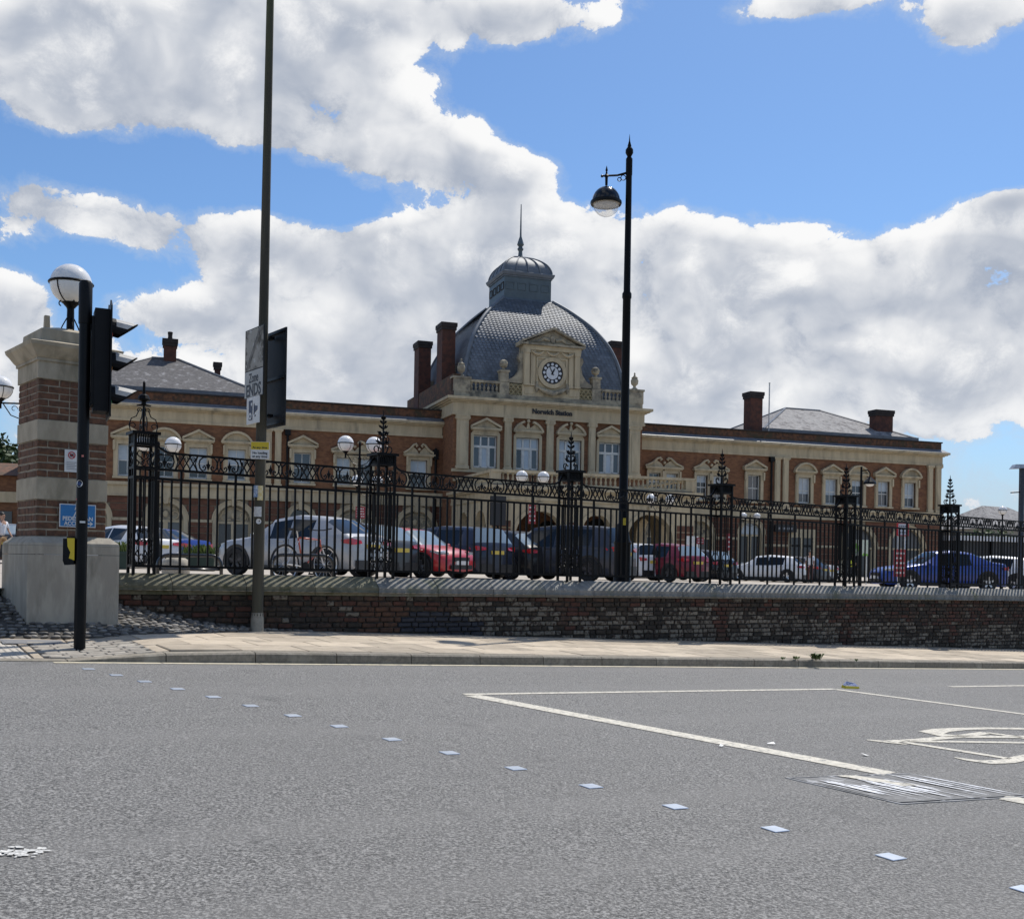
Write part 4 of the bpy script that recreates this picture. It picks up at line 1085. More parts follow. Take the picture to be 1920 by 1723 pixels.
for (a, c, ar) in ((LEFT, CL, AL), (CR_, RIGHT, AR)):
    ground_floor(a, c, ar)
    for (uc, R, sp) in ar:
        b = B(); arch_ring(b, uc, R - .02, R + .22, sp, -.07, .45, 14, 0.0); arch_ring(b, uc, R + .22, R + .28, sp, -.11, .1, 14)
        A = b.obj('arch_surround', M_STN, ST)
        b = B(); b.prism([(uc - .11, sp + R - .1), (uc + .11, sp + R - .1), (uc + .16, sp + R + .42), (uc - .16, sp + R + .42)], -.19, .1); b.obj('keystone', M_STN, A)
        big = R > 1.3
        b = B(); n = 12
        poly = [(uc + (R - .02) * math.cos(PI * i / n), sp + (R - .02) * math.sin(PI * i / n)) for i in range(n + 1)]
        if abs(uc - 10.75) < .1: mt = M_PANED
        elif abs(uc - 41.45) < .1: mt = M_PANEL
        elif big: mt = mat('arch_grey', (.13, .14, .15), (.11, .115, .12), 2, .5)
        else: mt = M_STD
        b.prism(poly, .24, .34); b.obj('tympanum', mt, A)
        if mt is M_STD:
            b = B()
            for sg in (-1, 1):
                b.tube([(uc + sg * .15, .22, sp + .12)] + [(q[0] + uc + sg * R * .48, .22, q[2] + sp + R * .34) for q in spiral(0, 0, R * .3, .05, -PI / 2, -PI / 2 + 5.5 * sg, 12)], .045, 5)
                b.tube([(uc + sg * R * .85, .22, sp + .12), (uc + sg * R * .6, .22, sp + R * .62), (uc + sg * .1, .22, sp + R * .82)], .045, 5)
            b.ball((uc, .22, sp + R * .35), .16, 8, 6, (1, .5, 1.2)); b.obj('carving', M_STN, A)
        b = B(); b.box(uc - R, .14, sp - .14, uc + R, .36, sp); b.box(uc - .13, .16, 0, uc + .13, .36, sp - .14) if not big else None
        b.box(uc - R, .16, 0, uc - R + .14, .36, sp - .14); b.box(uc + R - .14, .16, 0, uc + R, .36, sp - .14); b.obj('transom', M_STN, A)
        blk('pane', M_PANED, A, uc - R + .1, .26, .9 if not big else 0, uc - .1, .30, sp - .1); blk('pane', M_PANED if uc != 3.12 else M_PANE, A, uc + .1, .27, .9 if not big else 0, uc + R - .1, .31, sp - .1)
        if not big: blk('stall_riser', M_SASH if rs.random() < .4 else M_STD, A, uc - R + .1, .2, 0, uc + R - .1, .34, .9)
    for i in range(len(ar) - 1):
        a1, a2 = ar[i][0] + ar[i][1] + .24, ar[i + 1][0] - ar[i + 1][1] - .24
        if a2 > a1: blk('impost_band', M_STN, ST, a1, -.06, min(ar[i][2], ar[i + 1][2]) - .1, a2, .065, min(ar[i][2], ar[i + 1][2]) + .06)
# doorway with black fascia sign at the right pavilion
b = B(); b.box(44.4, -.10, 0, 44.62, .1, 3.2); b.box(46.4, -.10, 0, 46.62, .1, 3.2); b.box(45.4, -.10, 0, 45.6, .1, 3.2); b.box(44.4, -.12, 2.7, 46.62, .1, 3.3); dr = b.obj('doorcase', M_STN, ST)
blk('door', M_PANED, dr, 44.62, -.06, 0, 45.4, .02, 2.7); blk('door', M_PANED, dr, 45.6, -.06, 0, 46.4, .02, 2.7)
bb = B().box(-.85, -.12, -.24, .85, .08, .24).obj('fascia_sign', M_SBLK, ST, loc=(44.0, -.28, 3.3))
b = B()
for i in range(6): b.box(-.62 + i * .2, -.128, -.07, -.50 + i * .2, -.121, .07)
b.obj('fascia_marks', mat('dim_lettering', (.25, .25, .26), None, rough=.5), bb)

# --- hipped slate roofs of the end pavilions, low roofs between
def hip(u0, u1, y0, y1, z0, z1, inset, ms=None):
    h = (y1 - y0) / 2
    b = B(); b.add([(u0, y0, z0), (u1, y0, z0), (u1, y1, z0), (u0, y1, z0), (u0 + inset, y0 + h, z1), (u1 - inset, y0 + h, z1)], [(0, 1, 5, 4), (1, 2, 5), (2, 3, 4, 5), (3, 0, 4), (3, 2, 1, 0)])
    o = b.obj('roof', ms or M_SLATE, ST)
    b = B()
    for p, q in (((u0, y0, z0), (u0 + inset, y0 + h, z1)), ((u1, y0, z0), (u1 - inset, y0 + h, z1)), ((u0, y1, z0), (u0 + inset, y0 + h, z1)), ((u1, y1, z0), (u1 - inset, y0 + h, z1)), ((u0 + inset, y0 + h, z1), (u1 - inset, y0 + h, z1))): b.tube([p, q], .09, 6)
    b.obj('ridge', M_LEAD, o)
    b = B()
    for (xa, ya, xb, yb) in ((u0 - .12, y0 - .12, u1 + .12, y0 + .12), (u0 - .12, y1 - .12, u1 + .12, y1 + .12), (u0 - .12, y0 + .12, u0 + .12, y1 - .12), (u1 - .12, y0 + .12, u1 + .12, y1 - .12)): b.box(xa, ya, z0 - .30, xb, yb, z0 + .06)
    b.obj('gutter', M_LEAD, o); return o
hip(43.1, 56.2, 1.3, 11.2, 10.35, 12.75, 5.0); hip(-2.9, 8.9, 1.3, 11.2, 10.35, 13.0, 5.1, M_SLATED)
b = B()
for (a, c) in ((9.3, 19.5), (31.8, 43.0)):
    b.hexa([(a, .45, 9.7), (c, .45, 9.7), (c, 11.5, 9.7), (a, 11.5, 9.7), (a, .6, 9.98), (c, .6, 9.98), (c, 11.3, 10.2), (a, 11.3, 10.2)])
split_obj(b, 'roof', M_LEAD, ST)
def chimney(u, y, w, d, z0, z1, pots=0):
    b = B(); b.box(u - w / 2, y - d / 2, z0, u + w / 2, y + d / 2, z1 - .45); o = b.obj('chimney', M_CHIM, ST)
    b = B(); b.box(u - w / 2 - .06, y - d / 2 - .06, z1 - .45, u + w / 2 + .06, y + d / 2 + .06, z1 - .25); b.box(u - w / 2 - .10, y - d / 2 - .10, z1 - .25, u + w / 2 + .10, y + d / 2 + .10, z1); b.obj('chimney_cap', M_CHIMT, o)
    for i in range(pots): B().lathe([(.16, z1), (.13, z1 + .25), (.16, z1 + .5), (.10, z1 + .52)], 8, (u + (i - (pots - 1) / 2) * .5, y, 0)).obj('chimney_pot', M_CHIMT, o)
chimney(42.0, .9, .95, .9, 9.6, 12.75); chimney(54.2, 2.8, 1.5, .8, 10.4, 12.5); chimney(3.3, 6.3, .75, .9, 12, 14.2, 1); chimney(6.2, 6.3, .35, .35, 11.5, 13.0)
b = B(); b.tube([(43.35, 1, 9.5), (43.35, 1, 13.5)], .045, 6); b.lathe([(.07, 13.5), (.07, 13.56)], 6, (43.35, 1, 0)); b.obj('aerial_mast', M_SASH, ST)

# --- centre pavilion
FY = -2.4
cw = [(21.43, 'tri'), (24.15, 'crown'), (26.97, 'crown'), (29.66, 'tri')]
ops = []
for i, (u, k) in enumerate(cw):
    z0, z1, w = 6.32, 8.28, 1.50; hw = w / 2; y = FY; ops.append((u - hw, u + hw, z0, z1))
    b = B(); yy = y + .14
    for j in range(4): x = u - hw + w * j / 3; b.box(x - (.05 if 0 < j < 3 else (.0 if j == 0 else .07)), yy, z0, x + (.05 if 0 < j < 3 else (.07 if j == 0 else 0)), yy + .1, z1)
    b.box(u - hw, yy - .02, z0 + 1.22, u + hw, yy + .1, z0 + 1.36); b.box(u - hw, yy, z0, u + hw, yy + .1, z0 + .10); b.box(u - hw, yy, z1 - .08, u + hw, yy + .1, z1)
    win = b.obj('window', M_SASH, ST)
    for j in range(3):
        x0 = u - hw + w * j / 3 + .06; x1 = u - hw + w * (j + 1) / 3 - .06
        dk = (i == 0 and j == 2) or (i == 3 and j == 0); l = M_PANED if dk else [M_PANE, M_PANEL, M_PANE, M_PANED, M_PANEL, M_PANE, M_PANEL, M_PANEL, M_PANE, M_PANED, M_PANEL, M_PANE][i * 3 + j]
        blk('pane', l, win, x0, yy + .05, z0 + .1, x1, yy + .06, z0 + 1.22); blk('pane', [M_PANE, M_PANEL, M_PANEL, M_PANE][i], win, x0, yy + .05, z0 + 1.36, x1, yy + .06, z1 - .08)
        bb = B(); bb.box(x0, yy + .02, z0 + .1, x0 + .04, yy + .05, z0 + 1.22); bb.box(x1 - .04, yy + .02, z0 + .1, x1, yy + .05, z0 + 1.22); bb.obj('casement', M_SASH, win)
    b = B(); s = .17
    b.box(u - hw - s, y - .08, z0 - .02, u - hw, y + .3, z1 + .1); b.box(u + hw, y - .08, z0 - .02, u + hw + s, y + .3, z1 + .1); b.box(u - hw, y - .08, z1, u + hw, y + .3, z1 + .1)
    b.hexa([(u - hw - s, y - .09, z1 + .10), (u + hw + s, y - .09, z1 + .10), (u + hw + s, y, z1 + .10), (u - hw - s, y, z1 + .10), (u - hw - .02, y - .16, z1 + .28), (u + hw + .02, y - .16, z1 + .28), (u + hw + .02, y, z1 + .28), (u - hw - .02, y, z1 + .28)])
    b.box(u - hw - s, y - .12, z0 - .14, u + hw + s, y + .1, z0 - .02); b.obj('surround', M_STN, win)
    pediment(u, hw + s + .05, z1 + .34, .62, k, win, y)
b = B(); wall_open(b, CL, CR_, 6.0, 9.45, ops, FY, FY + .5); b.obj('wall', M_BR, ST)
b = B(); arch_wall(b, CL, CR_, 0, 6.0, [(22.2, 1.2, 2.3), (25.65, .85, 2.4), (29.1, 1.2, 2.3)], FY, FY + .5); b.obj('wall', M_BR, ST)
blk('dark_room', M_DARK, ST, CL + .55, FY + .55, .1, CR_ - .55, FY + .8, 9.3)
b = B(); b.box(CL, FY + .5, 0, CL + .5, 9.6, 9.45); b.box(CR_ - .5, FY + .5, 0, CR_, 9.6, 9.45); b.box(CL, 9.6, 0, CR_, 10, 9.45); split_obj(b, 'wall', M_BR, ST)
b = B(); b.box(CL - .04, FY + .02, 10.02, CL + .42, 9.6, 11.9); b.box(CR_ - .42, FY + 2.0, 10.02, CR_ + .04, 9.6, 11.9); split_obj(b, 'attic_wall', M_BRP, ST)
o = B().box(CL - .08, FY - .10, 6.02, CR_ + .08, FY, 6.20).obj('string_course', M_STN, ST)
for (u0, u1) in ((19.60, 20.32), (22.62, 23.06), (25.36, 25.80), (28.18, 28.62), (30.96, 31.70)): pilaster(u0, u1, 6.2, 9.43, FY, .18, .30)
b = B()
for (d, z0, z1) in ((.12, 9.43, 9.58), (.08, 9.58, 10.18)): b.box(CL - d, FY - d - .08, z0, CR_ + d, FY + .4, z1); b.box(CL - d, FY + .4, z0, CL + .3, 9.8, z1); b.box(CR_ - .3, FY + .4, z0, CR_ + d, 9.8, z1)
b.obj('frieze', M_STN, ST)
b = B()
for (d, z0, z1) in ((.20, 10.18, 10.26), (.36, 10.26, 10.34), (.50, 10.34, 10.50)): b.box(CL - d, FY - d - .05, z0, CR_ + d, FY + .4, z1); b.box(CL - d, FY + .4, z0, CL + .3, 9.9, z1); b.box(CR_ - .3, FY + .4, z0, CR_ + d, 9.9, z1)
b.obj('cornice', M_STN, ST)
put('lettering', text_mesh('Norwich Station', .42, M_SBLK, .03, .014, 2.62), ST, (25.68, FY - .20, 9.90))
# blocking course, pedestals, balustrade
b = B(); b.box(CL, FY - .02, 10.50, CR_, FY + .40, 10.86); b.obj('blocking_course', M_STD, ST)
b = B()
for (u0, u1) in ((19.36, 20.42), (30.9, 31.94)): b.box(u0, FY - .04, 10.86, u1, FY + .5, 11.64); b.box(u0 - .06, FY - .1, 11.64, u1 + .06, FY + .56, 11.76)
for (u0, u1) in ((22.3, 22.9), (28.4, 29.0)): b.box(u0, FY - .02, 10.86, u1, FY + .44, 11.60)
split_obj(b, 'pedestal', M_STD, ST)
b = B()
for (u0, u1) in ((20.42, 22.3), (29.0, 30.9)): b.box(u0, FY + .02, 11.48, u1, FY + .36, 11.63); b.box(u0, FY + .04, 10.86, u1, FY + .34, 10.96)
split_obj(b, 'balustrade_rail', M_STD, ST)
bal_me = B().lathe([(.10, 0), (.10, .06), (.055, .09), (.095, .20), (.05, .36), (.045, .42), (.09, .46), (.09, .52)], 8).mesh('baluster', M_STD, 40)
for (u0, u1) in ((20.42, 22.3), (29.0, 30.9)):
    n = 7
    for i in range(n): put('baluster', bal_me, ST, (u0 + (u1 - u0) * (i + .5) / n, FY + .19, 10.96))
M_TERR = mat('pierced_stone', (.40, .33, .19), (.26, .22, .13), 7, .9)
for (u0, u1, u2, u3) in ((22.9, 23.75, 23.75, 24.6), (27.55, 28.4, 26.7, 27.55)):
    b = B(); b.box(u2, FY - .01, 10.86, u3, FY + .4, 11.58); b.box(u2 + .14, FY - .04, 11.0, u3 - .14, FY, 11.46); b.obj('panel', M_STN, ST)
    b = B(); b.box(u0, FY + .15, 10.86, u1, FY + .3, 11.58)
    for i in range(3):
        for j in range(2): c_ = (u0 + (u1 - u0) * (i + .5) / 3, FY + .05, 11.04 + j * .34); b.tube([(c_[0] + .12 * math.cos(t), c_[1], c_[2] + .13 * math.sin(t)) for t in [q * PI / 4 for q in range(9)]], .035, 4)
    b.obj('pierced_panel', M_TERR, ST)
# clock gable
b = B(); GU = 25.66
b.box(GU - 1.85, FY + .0, 10.86, GU + 1.85, FY + .9, 13.98); g_ = b.obj('clock_gable', M_STN, ST)
b = B()
for sg in (-1, 1):
    for (x0, x1, d) in ((1.50, 1.84, .14), (1.12, 1.40, .08)):
        xs = sorted((GU + sg * x0, GU + sg * x1)); b.box(xs[0], FY - d, 11.62, xs[1], FY, 13.7); b.box(xs[0] - .03, FY - d - .04, 11.5, xs[1] + .03, FY, 11.62); b.box(xs[0] - .03, FY - d - .04, 13.5, xs[1] + .03, FY, 13.7)
b.box(GU - 1.9, FY - .16, 13.70, GU + 1.9, FY, 13.98)
for sg, x in ((-1, -1.0), (0, 0), (1, 1.0)): b.tube([(GU + x - .42, FY - .16, 13.66), (GU + x - .2, FY - .18, 13.48), (GU + x, FY - .2, 13.42), (GU + x + .2, FY - .18, 13.48), (GU + x + .42, FY - .16, 13.66)], [.03, .07, .09, .07, .03], 6)
b.box(GU - 1.02, FY - .06, 11.55, GU - .92, FY, 13.3); b.box(GU + .92, FY - .06, 11.55, GU + 1.02, FY, 13.3); b.box(GU - .92, FY - .06, 13.2, GU + .92, FY, 13.3)
split_obj(b, 'gable_pilaster', M_STN, g_)
b = B(); b.box(GU - 2.1, FY - .34, 13.98, GU + 2.1, FY + .9, 14.10)
for sg in (-1, 1): b.hexa([(GU + sg * 2.1, FY - .36, 14.10), (GU, FY - .36, 15.0), (GU, FY + .9, 15.0), (GU + sg * 2.1, FY + .9, 14.10), (GU + sg * 2.1, FY - .36, 14.22), (GU, FY - .36, 15.16), (GU, FY + .9, 15.16), (GU + sg * 2.1, FY + .9, 14.22)])
b.prism([(GU - 1.9, 14.1), (GU + 1.9, 14.1), (GU, 14.98)], FY - .06, FY + .8); b.obj('gable_pediment', M_STD, g_)
b = B(); b.ball((GU, FY - .08, 14.42), .22, 8, 6, (.8, .5, 1.2))
for sg in (-1, 1): b.tube([(GU + sg * .2, FY - .1, 14.35), (GU + sg * .6, FY - .1, 14.45), (GU + sg * .9, FY - .1, 14.25), (GU + sg * 1.3, FY - .1, 14.2)], [.1, .12, .08, .03], 6)
b.obj('carving', M_STD, g_)
b = B()
for sg in (-1, 1):                                  # sweeping side scrolls
    poly = [(GU + sg * 1.85, 11.62), (GU + sg * 2.75, 11.62), (GU + sg * 2.75, 11.80), (GU + sg * 2.4, 12.0), (GU + sg * 2.1, 12.4), (GU + sg * 2.0, 12.9), (GU + sg * 2.15, 13.2), (GU + sg * 2.1, 13.45), (GU + sg * 1.85, 13.5)]
    b.prism(poly, FY + .08, FY + .5)
split_obj(b, 'gable_scroll', M_STD, g_)
b = B()
for u in (22.6, 28.7): b.box(u - .26, FY + .0, 11.62, u + .26, FY + .5, 12.22); b.box(u - .32, FY - .06, 12.22, u + .32, FY + .56, 12.34); b.lathe([(.08, 12.34), (.12, 12.42), (.08, 12.5), (.22, 12.58), (.27, 12.75), (.22, 12.92), (.08, 13.0)], 12, (u, FY + .25, 0))
split_obj(b, 'ball_finial', M_STD, ST)
for u in (19.9, 31.42): B().lathe([(.20, 11.76), (.20, 11.84), (.09, 11.92), (.09, 12.0), (.22, 12.12), (.25, 12.35), (.18, 12.5), (.21, 12.54), (.10, 12.62), (.04, 12.72), (.06, 12.80), (.01, 12.88)], 12, (u, FY + .23, 0)).obj('urn', M_STD, ST, smooth=40)
# clock
CKZ = 12.36; CY = FY - .10
b = B(); n = 32
def ring_(b, r0, r1, y0, y1):
    for i in range(n):
        t0, t1 = 2 * PI * i / n, 2 * PI * (i + 1) / n
        f = lambda r, t, y: (r * math.cos(t), y, r * math.sin(t))
        b.hexa([f(r0, t0, y0), f(r0, t1, y0), f(r0, t1, y1), f(r0, t0, y1), f(r1, t0, y0), f(r1, t1, y0), f(r1, t1, y1), f(r1, t0, y1)])
ring_(b, .70, .95, -.06, .12); ck = b.obj('clock', M_STN, ST, loc=(GU, CY, CKZ))
b = B(); b.lathe([(.70, 0), (.70, .05)], 32, axis='y'); b.obj('clock_backing', M_SBLK, ck)
b = B(); b.lathe([(.40, -.03), (.40, -.005)], 28, axis='y'); M_DIAL = mat('clock_dial', (.62, .64, .66), (.55, .57, .6), 5, .4); b.obj('dial', M_DIAL, ck)
dot = B().lathe([(.088, -.03), (.088, -.005)], 10, axis='y').mesh('hour_disc', M_DIAL)
for i in range(12): t = 2 * PI * i / 12; put('hour_disc', dot, ck, (.53 * math.sin(t), 0, .53 * math.cos(t)))
for (nm, ang, ln, w, tail) in (('minute_hand', -27, .56, .055, .16), ('hour_hand', 28, .36, .085, .12)):
    b = B(); b.prism([(-w * .6, -tail), (w * .6, -tail), (w * .5, ln * .7), (0, ln), (-w * .5, ln * .7)], -.055, -.04)
    h = b.obj(nm, M_SBLK, ck); h.rotation_euler = (0, rad(ang), 0)
b = B(); b.tube([(GU - 1.0, FY - .1, 11.45), (GU - .6, FY - .2, 11.22), (GU, FY - .22, 11.05), (GU + .6, FY - .2, 11.22), (GU + 1.0, FY - .1, 11.45)], [.06, .13, .17, .13, .06], 8)
for sg in (-1, 1): b.tube([(GU + sg * .98, FY - .12, 11.75), (GU + sg * 1.02, FY - .14, 11.4), (GU + sg * 1.0, FY - .1, 11.1)], [.05, .12, .03], 6)
b.obj('garland', M_STD, g_)
# chimneys beside the dome
for (u, y, w, d, z1) in ((19.85, 1.2, .85, 1.3, 15.6), (19.75, 6.9, .85, 1.3, 15.5), (32.05, 2.6, .85, 1.3, 15.7)): chimney(u, y, w, d, 10.5, z1)
b = B(); b.box(20.25, .9, 11.0, 20.7, 1.5, 13.0); b.box(20.15, 6.6, 11.0, 20.6, 7.2, 12.9); split_obj(b, 'chimney_buttress', M_STD, ST)

# --- dome: square plan, curved sides, scale tiles, lead hips, lantern and finial
DU, DY = 25.65, 3.9
PROF = [(10.6, 5.36), (11.4, 5.33), (12.2, 5.25), (13.2, 5.06), (14.0, 4.82), (14.7, 4.53), (15.4, 4.12), (16.1, 3.62), (16.8, 2.98), (17.4, 2.36), (17.95, 1.70)]
def smooth_prof(P, n=5):
    out = []
    for i in range(len(P) - 1):
        p0, p1, p2, p3 = P[max(i - 1, 0)], P[i], P[i + 1], P[min(i + 2, len(P) - 1)]
        for k in range(n):
            t = k / n; out.append(tuple(.5 * (2 * b + (c - a) * t + (2 * a - 5 * b + 4 * c - d) * t * t + (3 * b - a - 3 * c + d) * t ** 3) for a, b, c, d in zip(p0, p1, p2, p3)))
    return out + [P[-1]]
PROF = smooth_prof(PROF)
def prof_at(k):
    """arc-length parameter -> (halfwidth, z)"""
    acc = 0
    for (z0, a0), (z1, a1) in zip(PROF, PROF[1:]):
        l = math.hypot(z1 - z0, a1 - a0)
        if acc + l >= k: f = (k - acc) / l; return a0 + (a1 - a0) * f, z0 + (z1 - z0) * f, (a1 - a0) / l, (z1 - z0) / l
        acc += l
    return PROF[-1][1], PROF[-1][0], -.7, .7
TOT = sum(math.hypot(q[0] - p[0], q[1] - p[1]) for p, q in zip(PROF, PROF[1:]))
b = B()
for (z0, a0), (z1, a1) in zip(PROF, PROF[1:]):
    b.add([(DU - a0, DY - a0, z0), (DU + a0, DY - a0, z0), (DU + a0, DY + a0, z0), (DU - a0, DY + a0, z0), (DU - a1, DY - a1, z1), (DU + a1, DY - a1, z1), (DU + a1, DY + a1, z1), (DU - a1, DY + a1, z1)], [(0, 1, 5, 4), (1, 2, 6, 5), (2, 3, 7, 6), (3, 0, 4, 7)])
DOME = b.obj('dome', M_DOMER, ST)
b = B(); TW, TE = .26, .19
for f in range(4):
    b.T = Matrix.Translation((DU, DY, 0)) @ Matrix.Rotation(f * PI / 2, 4, 'Z')
    r = 0; k = .05
    while k < TOT - .25:
        a, z, da, dz = prof_at(k); a2, z2, *_ = prof_at(min(TOT, k + TE * 1.5))
        lim = a - .12; n_ = int(2 * lim / TW) + 2; off = (r % 2) * .5
        for i in range(n_):
            x = -lim + (i + off - .5) * TW
            if x < -lim or x > lim - TW * .2: continue
            x1 = min(x + TW - .015, lim); xm = (x + x1) / 2; o_ = .05; o2 = .012
            n1 = Vector((0, -dz, -da)).normalized()
            def q_(xx, kk, oo):
                aa, zz, *_ = prof_at(max(0, kk)); lim2 = aa - .10
                xx = max(-lim2, min(lim2, xx))
                return (xx, -aa + n1.y * oo, zz + n1.z * oo)
            b.add([q_(x, k + TE * .35, o_), q_(xm, k - .02, o_ + .012), q_(x1, k + TE * .35, o_), q_(x1, k + TE * 1.5, o2), q_(x, k + TE * 1.5, o2)], [(0, 1, 2, 3, 4)])
        k += TE; r += 1
b.T = None
tag(b.obj('scale_tiles', M_DOME, DOME), kind='stuff')
for sx_ in (-1, 1):
    for sy_ in (-1, 1):
        B().tube([(DU + sx_ * (a + .03), DY + sy_ * (a + .03), z) for z, a in PROF], .13, 6).obj('hip_rib', M_DOMER, DOME, smooth=True)
LH = 1.64
def sqb(b, h0, z0, z1, h1=None):
    h1 = h0 if h1 is None else h1
    b.hexa([(DU - h0, DY - h0, z0), (DU + h0, DY - h0, z0), (DU + h0, DY + h0, z0), (DU - h0, DY + h0, z0), (DU - h1, DY - h1, z1), (DU + h1, DY - h1, z1), (DU + h1, DY + h1, z1), (DU - h1, DY + h1, z1)])
b = B(); sqb(b, LH + .10, 17.75, 18.05, LH + .02); sqb(b, LH, 18.05, 19.55); LT = b.obj('lantern', M_LANT, ST)
for f in range(4):
    for i in range(4):
        m4 = Matrix.Translation((DU, DY, 0)) @ Matrix.Rotation(f * PI / 2, 4, 'Z'); x = -LH + 2 * LH * (i + .5) / 4
        b = B(); b.T = m4
        for (x0, x1, z0, z1) in ((-.30, .30, 19.0, 19.05), (-.30, .30, 18.55, 18.60), (-.30, -.25, 18.6, 19.0), (.25, .30, 18.6, 19.0)): b.box(x + x0, -LH - .035, z0, x + x1, -LH, z1)
        b.obj('louvre_panel', M_CHIMT if f == 3 else M_LANT, LT)
b = B(); sqb(b, LH + .06, 19.4, 19.5); sqb(b, LH + .12, 19.5, 19.66, LH + .19); sqb(b, LH + .19, 19.66, 19.74); b.obj('lantern_cornice', M_DOMER, LT)
CAP = smooth_prof([(19.74, 1.68), (20.05, 1.62), (20.4, 1.44), (20.7, 1.14), (20.95, .74), (21.1, .35), (21.16, .10)], 3)
b = B(); sqb(b, LH + .15, 19.74, 19.80, 1.70)
for (z0, a0), (z1, a1) in zip(CAP, CAP[1:]): sqb(b, a0, z0, z1, a1)
CP = b.obj('lantern_cap', M_DOMER, LT)
for f in range(4):
    for i in range(5):
        t = -1 + 2 * (i + 0.) / 4
        B().tube([(DU + (math.cos(f * PI / 2) * t * a - math.sin(f * PI / 2) * -(a + .02)), DY + (math.sin(f * PI / 2) * t * a + math.cos(f * PI / 2) * -(a + .02)), z) for z, a in CAP], .05, 5).obj('cap_roll', M_DOMER, LT)
b = B(); b.lathe([(.30, 21.1), (.16, 21.3), (.13, 21.6), (.22, 21.75), (.12, 21.9), (.24, 22.05), (.20, 22.2), (.07, 22.6), (.06, 22.9), (.03, 24.75), (.005, 24.8)], 10, (DU, DY, 0)); b.obj('spire', M_LANT, LT, smooth=40)
b = B(); b.box(CL + .3, FY + .5, 10.3, CR_ - .3, 9.7, 10.55); b.obj('roof_deck', M_LEAD, ST)

# --- portico (porte-cochere) in front of the centre
PY0, PY1, PU0, PU1 = -10.2, -2.4, 19.4, 31.5
farch = [(22.15, 1.38, 2.05), (25.5, .85, 2.45), (28.75, 1.38, 2.05)]
b = B(); arch_wall(b, PU0, PU1, 0, 4.0, farch, PY0, PY0 + .6); b.obj('portico_front', M_STN, ST)
for u0 in (PU0, PU1 - .6):
    b = B(); b.T = Matrix(((0, 1, 0, u0), (1, 0, 0, 0), (0, 0, 1, 0), (0, 0, 0, 1)))
    arch_wall(b, PY0 + .6, PY1, 0, 4.0, [(-8.2, 1.05, 2.4), (-4.9, 1.05, 2.4)], 0, .6); b.T = None; b.obj('portico_side', M_STN, ST)
for (uc, R, sp) in farch:
    b = B(); arch_ring(b, uc, R, R + .2, sp, PY0 - .06, PY0 + .1, 14, 0); b.prism([(uc - .12, sp + R - .05), (uc + .12, sp + R - .05), (uc + .17, sp + R + .45), (uc - .17, sp + R + .45)], PY0 - .16, PY0); b.obj('arch_surround', M_STN, ST)
xs = [PU0] + sum([[uc - R - .22, uc + R + .22] for uc, R, sp in farch], []) + [PU1]
for i in range(0, len(xs), 2):
    a, c = xs[i], xs[i + 1]
    for r in range(7):
        if c - a > .15: blk('rusticated_course', M_RUST, ST, a + .06, PY0 - .035, .1 + r * .4, c - .06, PY0 + .02, .1 + r * .4 + .35)
b = B()
for (d, z0, z1) in ((.08, 3.95, 4.10), (.05, 4.10, 4.45), (.22, 4.45, 4.55), (.36, 4.55, 4.72)): b.box(PU0 - d, PY0 - d, z0, PU1 + d, PY1 + .0, z1)
b.obj('portico_cornice', M_STN, ST)
blk('portico_roof', M_LEAD, ST, PU0 + .1, PY0 + .1, 4.722, PU1 - .1, PY1, 4.80)
b = B(); b.box(PU0, PY0 + .05, 4.80, PU1, PY0 + .4, 4.92); b.box(PU0, PY0 + .02, 5.42, PU1, PY0 + .42, 5.56)
b.box(PU0, PY0 + .4, 4.80, PU0 + .4, PY1 - .1, 4.92); b.box(PU0, PY0 + .42, 5.42, PU0 + .4, PY1 - .1, 5.56); b.box(PU1 - .4, PY0 + .42, 4.80, PU1, PY1 - .1, 4.92); b.box(PU1 - .4, PY0 + .42, 5.42, PU1, PY1 - .1, 5.56); split_obj(b, 'balustrade_rail', M_STN, ST)
for u in (PU0 + .25, 23.9, 27.1, PU1 - .25): blk('balustrade_pier', M_BR if u in (23.9, 27.1) else M_STN, ST, u - .28, PY0 + .06, 4.92, u + .28, PY0 + .38, 5.42)
bal2 = B().lathe([(.085, 0), (.085, .05), (.045, .08), (.08, .18), (.042, .32), (.04, .38), (.075, .42), (.075, .5)], 6).mesh('baluster', M_STN, 40)
for (u0, u1) in ((PU0 + .55, 23.6), (24.2, 26.8), (27.4, PU1 - .55)):
    n = int((u1 - u0) / .27)
    for i in range(n): put('baluster', bal2, ST, (u0 + (u1 - u0) * (i + .5) / n, PY0 + .22, 4.92))
for i in range(22): put('baluster', bal2, ST, (PU0 + .2, PY0 + .65 + i * .31, 4.92)) if i < 22 else None
# long flat canopy right of the portico joins the wing at the string course

